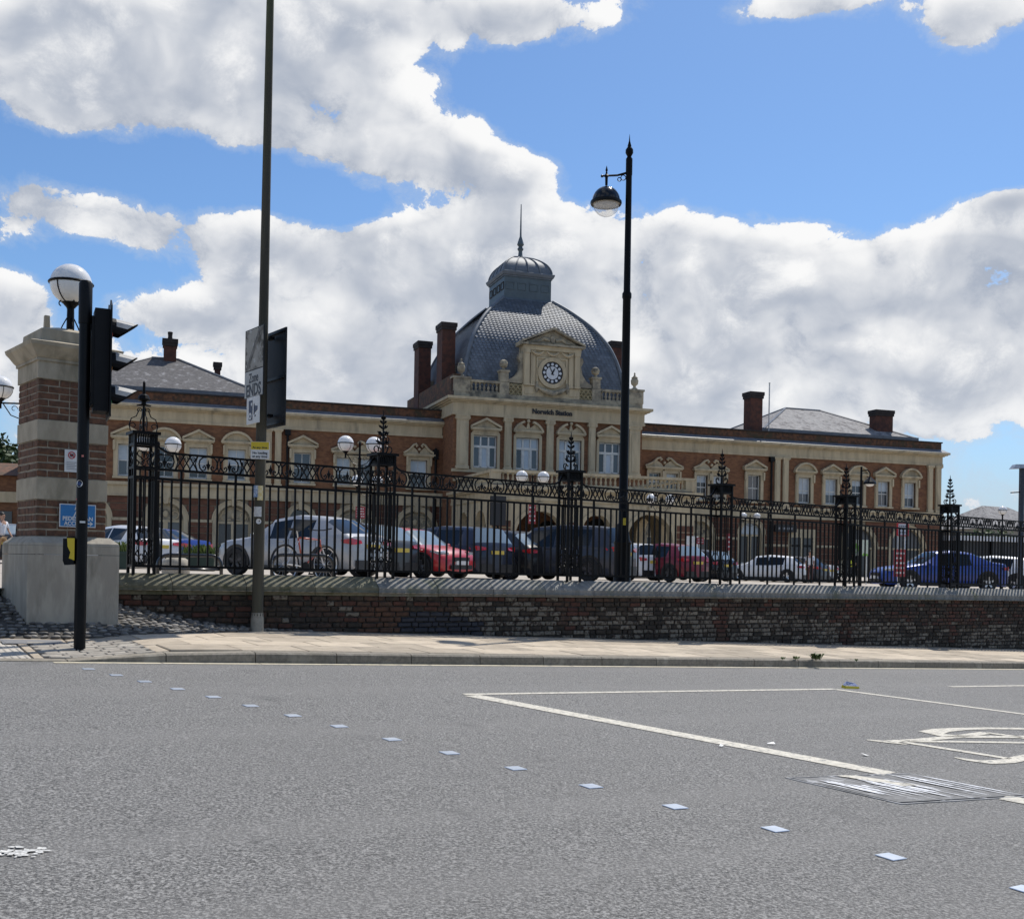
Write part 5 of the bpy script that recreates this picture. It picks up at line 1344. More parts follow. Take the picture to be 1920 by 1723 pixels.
# ================================================================== TRAFFIC SIGNAL
sp_ = groad(149, 1222, .01); sp_.z = zpave(*TP) + drop(*TP) - .03
SIG = empty('traffic_signal', sp_, 0)
B().tube([(0, 0, -.02), (0, 0, 3.75)], .0575, 14).obj('pole', M_BLACK, SIG, smooth=40)
B().lathe([(.064, 3.35), (.066, 3.36), (.066, 3.76), (.05, 3.79)], 14).obj('pole_cap', M_DGREY, SIG, smooth=40)
HD = rad(25)                                        # the head looks along the road to the right
Rh = Matrix.Rotation(HD, 4, 'Z')
hz0, hz1 = 2.46, 3.50
b = B(); b.T = Rh; b.box(.085, -.15, hz0, .225, .15, hz1); b.box(.06, -.13, hz0 + .06, .085, .13, hz1 - .08); b.obj('signal_head', M_DGREY, SIG)
b = B(); b.T = Rh; b.add([(.228, -.25, hz0 - .06), (.228, .25, hz0 - .06), (.228, .25, hz1 + .02), (.228, .12, hz1 + .10), (.228, 0, hz1 + .02), (.228, -.12, hz1 + .10), (.228, -.25, hz1 + .02),
     (.243, -.25, hz0 - .06), (.243, .25, hz0 - .06), (.243, .25, hz1 + .02), (.243, .12, hz1 + .10), (.243, 0, hz1 + .02), (.243, -.12, hz1 + .10), (.243, -.25, hz1 + .02)],
    [(0, 1, 2, 3, 4, 5, 6), (13, 12, 11, 10, 9, 8, 7)] + [(i, i + 7, (i + 1) % 7 + 7, (i + 1) % 7) for i in range(7)])
b.obj('backing_board', M_BLACK, SIG)
lens = [mat('lens_red', (.25, .01, .01), None, rough=.2), mat('lens_amber', (.30, .12, .01), None, rough=.2), mat('lens_green', (.01, .16, .08), None, rough=.2)]
M_VIS = mat('visor_pale', (.50, .49, .46), (.40, .39, .37), 6, .5)
for i in range(3):
    zc = hz1 - .175 - i * .345
    b = B(); b.T = Rh; n = 12; L0 = .243; ln = .27
    for j in range(n):
        t0, t1 = -.45 + (PI + .9) * j / n, -.45 + (PI + .9) * (j + 1) / n
        e = lambda t: L0 + ln * (.30 + .70 * max(0, (math.sin(t) + .45) / 1.45))
        P = lambda t, r, x: (x, r * math.cos(t), zc + r * math.sin(t) - (x - L0) * .16)
        b.hexa([P(t0, .112, L0), P(t1, .112, L0), P(t1, .118, L0), P(t0, .118, L0), P(t0, .112, e(t0)), P(t1, .112, e(t1)), P(t1, .118, e(t1)), P(t0, .118, e(t0))])
    v = b.obj('visor', M_DGREY, SIG)
    b = B(); b.T = Rh
    for j in range(3, 9):
        t0, t1 = .15 + (PI - .3) * (j - 3) / 6, .15 + (PI - .3) * (j - 2) / 6
        e = lambda t: L0 + ln * (.30 + .70 * max(0, (math.sin(t) + .45) / 1.45)) - .004
        P = lambda t, r, x: (x, r * math.cos(t), zc + r * math.sin(t) - (x - L0) * .16)
        b.hexa([P(t0, .1185, L0 + .05), P(t1, .1185, L0 + .05), P(t1, .121, L0 + .05), P(t0, .121, L0 + .05), P(t0, .1185, e(t0)), P(t1, .1185, e(t1)), P(t1, .121, e(t1)), P(t0, .121, e(t0))])
    b.obj('visor_top', M_VIS, v)
    b = B(); b.T = Rh; b.lathe([(.10, .244), (.095, .262), (.0, .275)], 16, (0, 0, zc), 'x'); b.obj('lens', lens[i], SIG)
b = B(); b.T = Rh
for z in (hz0 + .15, hz1 - .2): b.box(.03, -.03, z, .10, .03, z + .05)
b.obj('bracket', M_BLACK, SIG)
# push-button box, yellow and black, on the left of the pole
b = B(); b.box(-.165, -.055, .93, -.055, .055, 1.16); b.box(-.15, .0, 1.16, -.05, .05, 1.18); pbx = b.obj('push_button_box', M_BLACK, SIG)
b = B(); b.prism([(-.045, .94), (-.10, .96), (-.085, 1.02), (-.115, 1.08), (-.12, 1.165), (-.045, 1.165)], -.062, -.056); b.obj('yellow_face', M_YELL, pbx)
b = B(); b.prism([(-.165, .93), (-.045, .95), (-.06, .90), (-.15, .89)], -.05, .05); b.obj('box_foot', M_BLACK, pbx)
def round_sticker(parent, z, r, m, ang=-100):
    b = B(); a0 = rad(ang)
    R = .0585
    b.add([(R * math.cos(a0 + r * math.cos(t) / R), R * math.sin(a0 + r * math.cos(t) / R), z + r * math.sin(t)) for t in [i * PI / 8 for i in range(16)]], [tuple(range(16))]); return b.obj('sticker', m, parent)
round_sticker(SIG, 1.72, .036, M_SWHITE); o = round_sticker(SIG, 1.72, .020, mat('sticker_navy', (.02, .05, .16), None, rough=.5)); o.scale = (1.015, 1.015, 1)
for (z, w, h, a, m) in ((2.0, .02, .02, -70, mat('sticker_pink', (.6, .2, .16), None, rough=.6)), (1.50, .02, .05, -150, M_SWHITE), (1.33, .055, .02, -60, M_SWHITE), (1.56, .03, .014, -140, M_SRED)):
    b = B(); R = .0588
    b.add([(R * math.cos(rad(a) + dx / R), R * math.sin(rad(a) + dx / R), z + dz) for dz in (-h / 2, h / 2) for dx in (-w / 2, -w / 4, 0, w / 4, w / 2)], [(i, i + 1, i + 6, i + 5) for i in range(4)]); b.obj('sticker', m, SIG)
tag(SIG, 'black traffic signal on a pole, seen from the side, in front of the brick pier', 'traffic light')

# ================================================================== WEATHERED POLE WITH SIGNS
zb_ = groad(482, 1180, .115)
for _ in range(40):
    if (zb_ - W0).dot(NV) < .37: zb_ = zb_ * .995
zb_.z = zpave((zb_ - W0).dot(TV), (zb_ - W0).dot(NV)) - .03
ZP = empty('sign_pole', zb_, 0); 
b = B(); n = 14
b.tube([(math.tan(rad(.2)) * z, 0, z) for z in [0, .25, .26] + [i * .9 + .9 for i in range(10)]], [.082, .078, .074] + [.072 - i * .0030 for i in range(10)], 12); b.obj('pole', M_TIMB, ZP, smooth=60)
b = B(); b.lathe([(.088, .0), (.084, .2), (.076, .27)], 12); b.obj('pole_foot', M_GSTONE, ZP, smooth=50)
SR = Matrix.Rotation(TANG - PI / 2, 4, 'Z')            # sign faces look along the road
k_ = zb_.y / FPX
def zpx(y): return (1047 - y) * k_ - zb_.z
M_BACK = mat('sign_back', (.016, .017, .019), (.011, .012, .013), 4, .55, spec=.25)
M_ZONE = mat('zone_face', (.42, .42, .40), (.36, .36, .345), 5, .5)
M_ZONED = mat('zone_grime', (.30, .29, .26), (.07, .065, .05), 5.5, .7, lo=.42, hi=.60, c3=(.42, .42, .40), s3=9, t3=(.56, .66))
# sign local frame: x across the carriageway, -y towards oncoming traffic on the left
rz_ = TANG - PI / 2 + rad(3)
ez = Vector((-TV.x, -TV.y, 0))
def sign_part(name, bm, m, off, z, rz=rz_): return bm.obj(name, m, ZP, loc=Vector((ez.x * off, ez.y * off, z)) + Vector((.0035 * z, 0, 0)), rotz=rz)
zc = zpx(682); hh = 130 * k_ / 2; ww = .30
ZS = sign_part('zone_sign', B().box(-ww, 0, -hh, ww, .012, hh), M_BACK, .115, zc)
B().box(-ww + .012, -.003, -hh + .012, ww - .012, 0, -.10).obj('text_panel', M_ZONE, ZS); B().box(-ww + .012, -.003, -.085, ww - .012, 0, hh - .012).obj('worn_panel', M_ZONED, ZS)
put('lettering', text_mesh('Zone', .17, M_SBLK, .001, .003, .30), ZS, (0, -.0045, -.20)); put('lettering', text_mesh('ENDS', .22, M_SBLK, .001, .005, .47), ZS, (0, -.0045, -.36))
b = B(); b.add([(-.27, -.0055, -.07), (-.17, -.0055, -.07), (.25, -.0055, hh - .03), (.16, -.0055, hh - .03)], [(0, 1, 2, 3)]); b.obj('diagonal_bar', mat('worn_bar', (.05, .05, .045), (.20, .19, .17), 8, .7), ZS)
zc = zpx(771); hh2 = 50 * k_ / 2; w2 = .20
CS = sign_part('camera_sign', B().box(-w2, 0, -hh2, w2, .012, hh2), M_SWHITE, .12, zc)
M_NAVY = mat('sign_navy', (.025, .035, .075), None, rough=.5)
b = B(); b.box(-w2 * .62, -.004, -hh2 * .72, -w2 * .05, -.001, hh2 * .75); b.obj('camera_body', M_NAVY, CS)
b = B(); b.lathe([(.045, -.006), (.045, -.0045)], 14, (-w2 * .36, 0, -hh2 * .42), 'y'); b.lathe([(.022, -.006), (.022, -.0045)], 10, (-w2 * .15, 0, hh2 * .45), 'y'); b.obj('camera_lens', M_SWHITE, CS)
b = B(); b.box(w2 * .18, -.004, -hh2 * .35, w2 * .30, -.001, hh2 * .45); b.prism([(w2 * .35, -hh2 * .2), (w2 * .75, -hh2 * .05), (w2 * .75, hh2 * .25), (w2 * .35, hh2 * .3)], -.004, -.001); b.box(w2 * .3, -.004, -hh2 * .5, w2 * .5, -.001, -hh2 * .4); b.lathe([(.022, -.006), (.022, -.0045)], 10, (-w2 * .36, -.001, -hh2 * .42), 'y'); b.obj('camera_mount', M_NAVY, CS)
zc = zpx(709); hh3 = 182 * k_ / 2
BS = sign_part('sign_back', B().box(-.34, -.01, -hh3, .34, .01, hh3), M_BACK, -.17, zc)
b = B()
for z in (-hh3 + .03, -.02, hh3 - .05): b.box(-.33, -.035, z, .33, -.01, z + .035)
b.obj('sign_rail', M_BLACK, BS)
b = B()
for z in (-hh3 * .8, hh3 * .8): b.box(-.05, -.10, z, .05, -.035, z + .04)
b.obj('clip', M_BLACK, BS)
# yellow and white loading plate, facing the kerb
zc = zpx(846); PS = B().box(-.118, -.012, -.112, .118, 0, .112).obj('loading_plate', M_SWHITE, ZP, loc=(.01 + .0035 * zc, -.082, zc), rotz=rad(4))
B().box(-.114, -.0145, .01, .114, -.0125, .108).obj('yellow_panel', M_YELL, PS)
put('lettering', text_mesh('At any time', .036, M_SBLK, .0005, .001, .19), PS, (0, -.016, .035)); put('lettering', text_mesh('No loading', .042, M_SBLK, .0005, .001, .19), PS, (0, -.014, -.035)); put('lettering', text_mesh('at any time', .042, M_SBLK, .0005, .001, .19), PS, (0, -.014, -.08))
for (y, w, h, c, c2, ang, nm) in ((922, .10, .15, (.10, .22, .45), (.55, .6, .66), -120, 'blue_sticker'), (925, .075, .19, (.62, .48, .18), (.70, .62, .42), -68, 'cream_sticker'), (960, .11, .13, (.62, .62, .6), (.5, .5, .5), -95, 'white_notice')):
    z = zpx(y); R = .0745; a0 = rad(ang); b = B()
    b.add([(R * math.cos(a0 + dx / R), R * math.sin(a0 + dx / R), z + dz) for dz in (-h / 2, h / 2) for dx in [w * (i / 6 - .5) for i in range(7)]], [(i, i + 1, i + 8, i + 7) for i in range(6)])
    b.obj(nm, mat('m_' + nm, c, c2, 30, .6), ZP)
z = zpx(978); b = B(); R = .0755
b.add([(R * math.cos(-1.4 + .035 * math.cos(t) / R), R * math.sin(-1.4 + .035 * math.cos(t) / R), z + .035 * math.sin(t)) for t in [i * PI / 8 for i in range(16)]], [tuple(range(16))]); b.obj('round_sticker', M_SWHITE, ZP)
tag(ZP, 'tall weathered roadside pole carrying zone and camera signs', 'pole')

# ================================================================== TALL LAMP POST WITH HANGING LANTERN
lp_ = pt(1166, 1092, 18.6); lp_.z = zfore(lp_.x, 18.6) - .02
LP = empty('lamp_post', lp_, 0); H = (pt(1180, 250, 18.6).z - lp_.z)
kz = 18.6 / FPX
B().lathe([(.19, 0), (.19, .08), (.155, .12), (.145, .85), (.16, .90), (.13, .95), (.095, 1.15), (.10, 1.2), (.078, 1.24), (.070, H - 2.9), (.082, H - 2.87), (.082, H - 2.80), (.060, H - 2.76), (.052, H - .75), (.058, H - .72), (.058, H - .45), (.042, H - .44)], 16).obj('column', M_IRON, LP, smooth=40)
B().lathe([(.05, H - .44), (.035, H - .41), (.068, H - .35), (.066, H - .29), (.03, H - .24), (.035, H - .23), (.012, H - .14), (.002, H - .02)], 12).obj('finial', M_IRON, LP, smooth=50)
la = Vector((-1, -.15, 0)).normalized(); ax = .40; hz = H - .70
def lpnt(r, z): return (la.x * r, la.y * r, z)
b = B(); b.tube([lpnt(.05, hz), lpnt(.20, hz - .05), lpnt(ax + .06, hz - .08)], [.020, .018, .016], 6)
for (c, rr) in ((.10, .045), (.17, .032)): b.tube([lpnt(c + rr * math.cos(t), hz - .12 + (.17 - c) * .5 + rr * math.sin(t)) for t in [i * PI / 6 for i in range(13)]], .008, 5)
b.ball(lpnt(ax + .08, hz - .085), .025, 8, 6); b.lathe([(.022, hz - .24), (.025, hz - .10), (.05, hz - .08), (.02, hz - .04), (.012, hz + .0), (.022, hz + .02), (.003, hz + .10)], 8, lpnt(ax, 0)); b.obj('arm', M_IRON, LP)
zl = hz - .55
b = B(); r = .245; b.lathe([(r * math.cos(e), zl + .03 + r * math.sin(e) * 1.05) for e in [i * PI / 20 for i in range(10)]] + [(.035, zl + .03 + r * 1.05)], 24, lpnt(ax, 0)); HOOD = b.obj('lantern_hood', mat('hood_black', (.006, .006, .007), None, rough=.18, spec=.5), LP, smooth=50)
B().lathe([(.24, zl + .03), (.27, zl + .03), (.275, zl + .0), (.262, zl - .03), (.235, zl - .02), (.24, zl + .03)], 24, lpnt(ax, 0), cap=False).obj('hood_rim', M_BLACK, LP, smooth=40)
B().lathe([(.235, zl - .012), (.235, zl - .004)], 24, lpnt(ax, 0)).obj('reflector', mat('reflector', (.42, .38, .31), None, rough=.5), LP)
b = B(); r = .225; b.lathe([(r * math.cos(e), zl - .02 - r * math.sin(e) * .95) for e in [i * PI / 20 for i in range(10)]] + [(.004, zl - .02 - r * .95)], 24, lpnt(ax, 0)); b.obj('bowl', glass('clear_bowl', (.95, .96, .97), .03, .28), LP, smooth=True)
b = B(); b.tube([lpnt(ax + r * 1.0 * math.cos(t), zl - .02 - r * .95 * math.sin(t)) for t in [i * PI / 16 for i in range(17)]], .002, 4); b.obj('bowl_seam', M_DGREY, LP)
B().tube([(0, -.09, 1.20), (0, -.09, 1.32)], .055, 4).obj('number_plate', mat('plate_yellow', (.5, .40, .03), None, rough=.5), LP)
tag(LP, 'tall black lamp post with a hanging round lantern and spiked finial behind the railing', 'street lamp')
def far_lamp(px, py0, Y, lb):
    p = gfore(px, Y); H = pt(px, py0, Y).z - p.z; o = empty('hook_lamp', p, 0)
    B().tube([(0, 0, -.05), (0, 0, H)], [.09, .05], 8).obj('column', M_IRON, o)
    B().tube([(0, 0, H - .2), (.3, 0, H - .15), (.42, 0, H - .3), (.42, 0, H - .55)], .03, 5).obj('arm', M_IRON, o)
    B().lathe([(.06, H - .5), (.30, H - .75), (.32, H - .85), (.05, H - .85)], 12, (.42, 0, 0)).obj('lantern', M_BLACK, o)
    B().ball((.42, 0, H - .85), .22, 10, 6, (1, 1, .5)).obj('bowl', M_GLOBE, o); tag(o, lb, 'street lamp')
far_lamp(1612, 875, 52, 'black hook lamp in front of the right pavilion windows')
# column with arms at the right frame edge
p = gfore(1913, 27); cl = empty('camera_column', p, 0); H = pt(1913, 878, 27).z - p.z
B().box(-.05, -.05, -.05, .05, .05, H).obj('column', mat('blue_grey_steel', (.035, .045, .065), (.03, .036, .05), 4, .5), cl)
b = B(); b.hexa([(-.28, -.12, H - .02), (.5, -.12, H + .02), (.5, .12, H + .02), (-.28, .12, H - .02), (-.2, -.1, H + .09), (.5, -.1, H + .10), (.5, .1, H + .10), (-.2, .1, H + .09)]); b.obj('light_head', M_STEEL, cl)
b = B(); b.tube([(-.28, 0, H - .62), (0, 0, H - .60)], .015, 5); b.obj('arm', M_DGREY, cl)
tag(cl, 'grey steel column with a flat light head at the right edge', 'lamp column')

# ================================================================== CARS
M_TYRE = mat('tyre', (.010, .010, .011), (.016, .016, .016), 20, .8); M_RIM = mat('alloy_rim', (.55, .56, .58), (.45, .46, .48), 8, .3, metal=.8); M_DRIM = mat('dark_rim', (.05, .05, .055), None, rough=.35, metal=.6)
M_CGL = glass('car_glass', (.010, .013, .017), .03, spec=.45); M_CGLR = glass('car_glass_pale', (.17, .22, .26), .06)
M_TRIM = mat('black_trim', (.010, .010, .011), None, rough=.5); M_CHR = mat('chrome', (.75, .76, .78), None, rough=.12, metal=1.)
M_TAIL = mat('tail_light', (.48, .014, .014), (.30, .01, .01), 20, .15, coat=.6); M_HEADL = mat('head_light', (.55, .57, .60), (.18, .19, .2), 25, .08, coat=.7)
M_PY = mat('plate_rear', (.62, .47, .08), None, rough=.5); M_PW = mat('plate_front', (.66, .66, .64), None, rough=.5)
PAINT = {}
def paint(nm, c, metal=.0):
    if nm not in PAINT: PAINT[nm] = mat('paint_' + nm, c, None, rough=.35, metal=metal, coat=.5 if sum(c) > .2 else .35, spec=.5 if sum(c) > .2 else .3)
    return PAINT[nm]
SHAPES = {   # stations: x/L, top z/H, belt z/H, halfwidth factor, top halfwidth factor, kind of the panel up to the next station
 'suv': [(0, .40, .36, .78, .60, 'b'), (.02, .50, .45, .90, .72, 'b'), (.07, .585, .54, .97, .78, 'b'), (.22, .635, .585, 1, .80, 'b'), (.275, .66, .60, 1, .80, 'w'), (.40, .925, .605, 1, .68, 'p'), (.415, .94, .605, 1, .68, 'c'), (.56, 1.0, .61, 1, .67, 'p'), (.575, 1.0, .61, 1, .67, 'c'), (.72, .975, .63, 1, .66, 'p'), (.80, .93, .655, 1, .66, 'r'), (.945, .70, .67, .97, .70, 'b'), (.985, .655, .60, .92, .72, 'b'), (1.0, .45, .42, .84, .70, 'b')],
 'hatch': [(0, .38, .34, .78, .60, 'b'), (.02, .47, .42, .90, .72, 'b'), (.07, .56, .52, .96, .76, 'b'), (.20, .625, .585, 1, .78, 'b'), (.25, .655, .60, 1, .78, 'w'), (.40, .945, .605, 1, .67, 'p'), (.415, .955, .605, 1, .67, 'c'), (.57, 1.0, .61, 1, .66, 'p'), (.585, 1.0, .61, 1, .66, 'c'), (.77, .965, .635, 1, .64, 'p'), (.87, .925, .655, 1, .64, 'r'), (.965, .675, .65, .96, .68, 'b'), (.99, .60, .56, .92, .72, 'b'), (1.0, .42, .40, .86, .72, 'b')],
 'mpv': [(0, .42, .38, .80, .62, 'b'), (.02, .50, .45, .90, .72, 'b'), (.06, .565, .53, .97, .78, 'b'), (.16, .615, .58, 1, .8, 'b'), (.19, .635, .59, 1, .80, 'w'), (.35, .95, .595, 1, .71, 'p'), (.365, .96, .595, 1, .71, 'c'), (.55, 1.0, .60, 1, .70, 'p'), (.565, 1.0, .60, 1, .70, 'c'), (.82, .975, .625, 1, .68, 'p'), (.92, .945, .64, 1, .68, 'r'), (.975, .68, .65, .97, .72, 'b'), (.993, .60, .56, .93, .75, 'b'), (1.0, .42, .40, .88, .75, 'b')],
 'saloon': [(0, .38, .34, .78, .60, 'b'), (.02, .48, .43, .90, .72, 'b'), (.07, .56, .52, .96, .76, 'b'), (.22, .63, .59, 1, .78, 'b'), (.27, .66, .605, 1, .78, 'w'), (.42, .95, .61, 1, .66, 'p'), (.43, .96, .61, 1, .66, 'c'), (.56, 1.0, .615, 1, .65, 'p'), (.572, 1.0, .615, 1, .65, 'c'), (.69, .965, .64, 1, .64, 'p'), (.73, .94, .65, 1, .64, 'r'), (.87, .735, .68, .98, .72, 'b'), (.975, .70, .64, .95, .74, 'b'), (.992, .60, .55, .92, .74, 'b'), (1.0, .42, .40, .86, .72, 'b')]}
def car(name, shape, col, pos, head, L=4.3, Wd=1.8, H=1.48, label='', rim=None, rearglass=None, front_plate=True, cat='car', metal=.0, wr=.33):
    """pos: centre on the ground; head: direction the nose points to (radians)"""
    R = empty(name, pos, head - PI); pm = paint(col[0], col[1], metal)         # local +x runs from nose to tail
    st = SHAPES[shape]; body = B(); ws = B(); rw = B(); side = B(); zs = .20; hwb = Wd / 2
    def sec(s):
        x, zt, zb, hf, tf, k = s; zt *= H; zb *= H; hw = hwb * hf; tw = hwb * tf; x = (x - .5) * L
        cab = zt - zb > .12 * H
        bow = lambda q: x + (.10 * (q / hwb) ** 2 * (1 if s[0] < .5 else -1)) * (1 if not cab else .5)
        pts = [(hw * .86, zs), (hw * .96, zs + .10), (hw, zs + (zb - zs) * .5), (hw * .985, zb - .04), (hw * .955, zb), (hw * .955 + (tw - hw * .955) * .85, zb + (zt - zb) * .80), (tw * .93, zb + (zt - zb) * .95), (tw * .55, zt), (0, zt + .006)] if cab else \
              [(hw * .86, zs + (.05 if s[0] in (0, 1) else 0)), (hw * .96, zs + .10), (hw, zs + (zb - zs) * .5), (hw * .985, zb - .02), (hw * .95, zb + (zt - zb) * .25), (hw * .90, zb + (zt - zb) * .6), (tw, zb + (zt - zb) * .85), (tw * .55, zt), (0, zt + .004)]
        return [(bow(y), y, z) for y, z in pts]
    S = [sec(s) for s in st]; n = 9
    for i in range(len(st) - 1):
        for j in range(n - 1):
            k = st[i][5]
            tgt = body
            if k == 'c' and j == 4: tgt = None
            if k == 'w' and j >= 5: tgt = ws
            if k == 'r' and j >= 5: tgt = rw
            for sg in (1, -1):
                a, b_, c, d = S[i][j], S[i + 1][j], S[i + 1][j + 1], S[i][j + 1]
                if tgt is None:
                    B().add([(p[0], p[1] * sg, p[2]) for p in (a, b_, c, d)], [(0, 1, 2, 3)]).obj('side_window', M_CGL, R); continue
                tgt.add([(p[0], p[1] * sg, p[2]) for p in (a, b_, c, d)], [(0, 1, 2, 3) if sg > 0 else (3, 2, 1, 0)])
    for q in (0, -1):
        for sg in (1, -1):
            body.add([(p[0], p[1] * sg, p[2]) for p in S[q]] + [(S[q][8][0], 0, zs)], [tuple(range(10))])
    bo = body.obj('body', pm, R, smooth=38)
    ws.obj('windscreen', M_CGL if rearglass is None else rearglass, R, smooth=True); rw.obj('rear_window', rearglass or M_CGL, R, smooth=True)
    rm = rim or M_RIM; wb = L * .62 / 2
    tyre = B().lathe([(wr * .62, -.10), (wr * .93, -.105), (wr, -.07), (wr, .07), (wr * .93, .105), (wr * .62, .10), (wr * .62, -.10)], 20, axis='y', cap=False).mesh('tyre', M_TYRE, 40)
    rb = B(); rb.lathe([(wr * .66, .02), (wr * .68, .095), (wr * .62, .09), (wr * .58, .05), (wr * .66, .02)], 18, axis='y', cap=False)
    for k in range(5):
        t = 2 * PI * k / 5; rb.T = Matrix.Rotation(t, 4, 'Y'); rb.hexa([(-.045, .04, .02), (.045, .04, .02), (.045, .07, .02), (-.045, .07, .02), (-.028, .06, wr * .64), (.028, .06, wr * .64), (.028, .088, wr * .64), (-.028, .088, wr * .64)])
    rb.T = None; rb.lathe([(.07, .04), (.06, .085)], 10, axis='y'); rme = rb.mesh('rim', rm, 40); dk = B().lathe([(wr * .64, .0), (wr * .64, .02)], 16, axis='y').mesh('brake_disc', M_TRIM)
    for xx in (-1, 1):
        cx = xx * wb + (.0 if xx > 0 else -.02)
        for sg in (1, -1):
            w = put('wheel', tyre, R, (cx, sg * (hwb - .062), wr), rot=(0, 0, 0 if sg > 0 else PI)); put('rim', rme, w); put('brake_disc', dk, w)
            b = B(); pr = []
            for (r_, yy) in ((wr + .015, hwb - .18), (wr + .02, hwb + .004), (wr + .075, hwb + .012), (wr + .085, hwb - .04)):
                pr.append([(cx + r_ * math.cos(t), sg * yy, max(.16, wr + r_ * math.sin(t))) for t in [-.25 + (PI + .5) * q / 14 for q in range(15)]])
            for u in range(3):
                for q in range(14): b.add([pr[u][q], pr[u][q + 1], pr[u + 1][q + 1], pr[u + 1][q]], [(0, 1, 2, 3)])
            b.add([(cx, sg * (hwb - .0 + .002), wr)] + pr[1], [(0, q + 1, q + 2) for q in range(14)])
            b.obj('wheel_arch', M_TRIM, R)
    for sg in (1, -1):
        b = B(); z = H * .475; x0 = -L / 2
        b.hexa([(x0 + .10, sg * hwb * .50, z - .035), (x0 + .20, sg * hwb * .86, z - .02), (x0 + .42, sg * hwb * .975, z + .05), (x0 + .22, sg * hwb * .5, z + .06), (x0 + .11, sg * hwb * .50, z + .05), (x0 + .20, sg * hwb * .86, z + .07), (x0 + .46, sg * hwb * .975, z + .10), (x0 + .25, sg * hwb * .5, z + .10)]); b.obj('headlight', M_HEADL, R)
        b = B(); z = H * .56; x1 = L / 2
        b.hexa([(x1 - .30, sg * hwb * .985, z - .02), (x1 - .06, sg * hwb * .88, z - .06), (x1 + .0, sg * hwb * .52, z - .03), (x1 - .12, sg * hwb * .5, z - .03), (x1 - .34, sg * hwb * .98, z + .05), (x1 - .08, sg * hwb * .89, z + .09), (x1 - .04, sg * hwb * .52, z + .05), (x1 - .15, sg * hwb * .5, z + .05)]); b.obj('tail_light', M_TAIL, R)
        b = B(); b.ball((-L * .5 + L * .33, sg * (hwb + .09), H * .655), .085, 8, 6, (.7, 1.1, .75)); b.obj('mirror', pm, R)
        b = B(); b.box(-L * .02, sg * hwb * .99 - .012, H * .555, L * .03, sg * hwb * .99 + .012, H * .575); b.box(L * .20, sg * hwb * .99 - .012, H * .565, L * .245, sg * hwb * .99 + .012, H * .585); b.obj('door_handle', pm, R)
        for fx in (.335, .565, .755):
            b = B(); x_ = (fx - .5) * L; b.hexa([(x_ - .006, sg * (hwb * .95), .30), (x_ + .006, sg * (hwb * .95), .30), (x_ + .006, sg * (hwb + .002), H * .40), (x_ - .006, sg * (hwb + .002), H * .40), (x_ - .006, sg * (hwb * .94), H * .60), (x_ + .006, sg * (hwb * .94), H * .60), (x_ + .006, sg * (hwb * .987 + .002), H * .60), (x_ - .006, sg * (hwb * .987 + .002), H * .60)]); b.obj('door_seam', M_TRIM, R)
        b = B(); b.box(-wb + wr + .06, sg * hwb * .90 - .02, .17, wb - wr - .06, sg * hwb * .90 + .055 * sg + .02, .29); b.obj('sill', M_TRIM, R)
    b = B(); b.box(-L / 2 - .03, -.32, H * .34, -L / 2 + .1, .32, H * .42); b.box(-L / 2 - .02, -.45, H * .19, -L / 2 + .2, .45, H * .27); b.obj('grille', M_TRIM, R)
    b = B(); b.box(L / 2 - .16, -hwb * .74, .20, L / 2 - .005, hwb * .74, H * .28); b.obj('rear_valance', M_TRIM, R)
    b = B(); b.box(L / 2 - .06, -.26, H * .46, L / 2 + .012, .26, H * .46 + .11); b.obj('rear_plate', M_PY, R)
    b = B(); b.box(-L / 2 - .045, -.26, H * .275, -L / 2 + .05, .26, H * .275 + .11); b.obj('front_plate', M_PW, R)
    tag(R, label, cat, 'cars parked in the forecourt'); return R
def place(px, Y, dz=0.):
    p = gfore(px, Y); p.z += dz; return p
A = lambda x, y: math.atan2(y, x)
SILVER = ('silver', (.36, .36, .365)); WHITE_ = ('white', (.62, .63, .65)); RED_ = ('red', (.40, .018, .022)); NAVY_ = ('navy', (.016, .022, .042)); BLACK_ = ('black', (.014, .014, .017)); GREY_ = ('grey', (.05, .054, .058)); MAROON = ('maroon', (.15, .008, .018)); BLUE_ = ('blue', (.016, .050, .26)); SMOKE = ('smoke', (.034, .038, .052))
car('silver_suv', 'suv', SILVER, place(567, 27.5), A(-.88, .475), 4.5, 1.84, 1.56, 'silver crossover car parked behind the railing next to the weathered sign pole', rim=M_DRIM, metal=.25, wr=.36)
car('grey_hatchback', 'hatch', GREY_, place(656, 30.0), A(-.78, .62), 4.1, 1.76, 1.50, 'dark grey hatchback showing its yellow rear plate between the silver and red cars', rearglass=M_CGLR)
car('red_hatchback', 'hatch', RED_, place(766, 31.0), A(.80, -.60), 4.0, 1.74, 1.45, 'bright red hatchback parked with its headlights towards the road', rearglass=M_CGLR)
car('navy_people_carrier', 'mpv', NAVY_, place(840, 33.6), A(-.72, .69), 4.4, 1.82, 1.62, 'dark navy people carrier with a large red tail light beside the red hatchback', rearglass=M_CGLR)
car('black_saloon', 'suv', BLACK_, place(940, 35.6), A(-.70, .71), 4.4, 1.84, 1.60, 'black crossover between the navy people carrier and the large off-roader', rearglass=M_CGLR)
car('dark_off_roader', 'mpv', SMOKE, place(1052, 34.6), A(-.86, .50), 4.7, 1.92, 1.80, 'large dark off-roader parked beside the tall lamp post', wr=.38, rim=M_DRIM)
car('white_city_car', 'mpv', WHITE_, place(1171, 43.0), A(-.6, .8), 3.5, 1.62, 1.50, 'small white city car between the tall lamp post and the dark red hatchback', wr=.29, rim=M_DRIM)
car('maroon_hatchback', 'hatch', MAROON, place(1240, 42.5), A(-.62, .78), 3.9, 1.72, 1.52, 'dark red hatchback parked beside the small white city car', rearglass=M_CGLR, rim=M_DRIM)
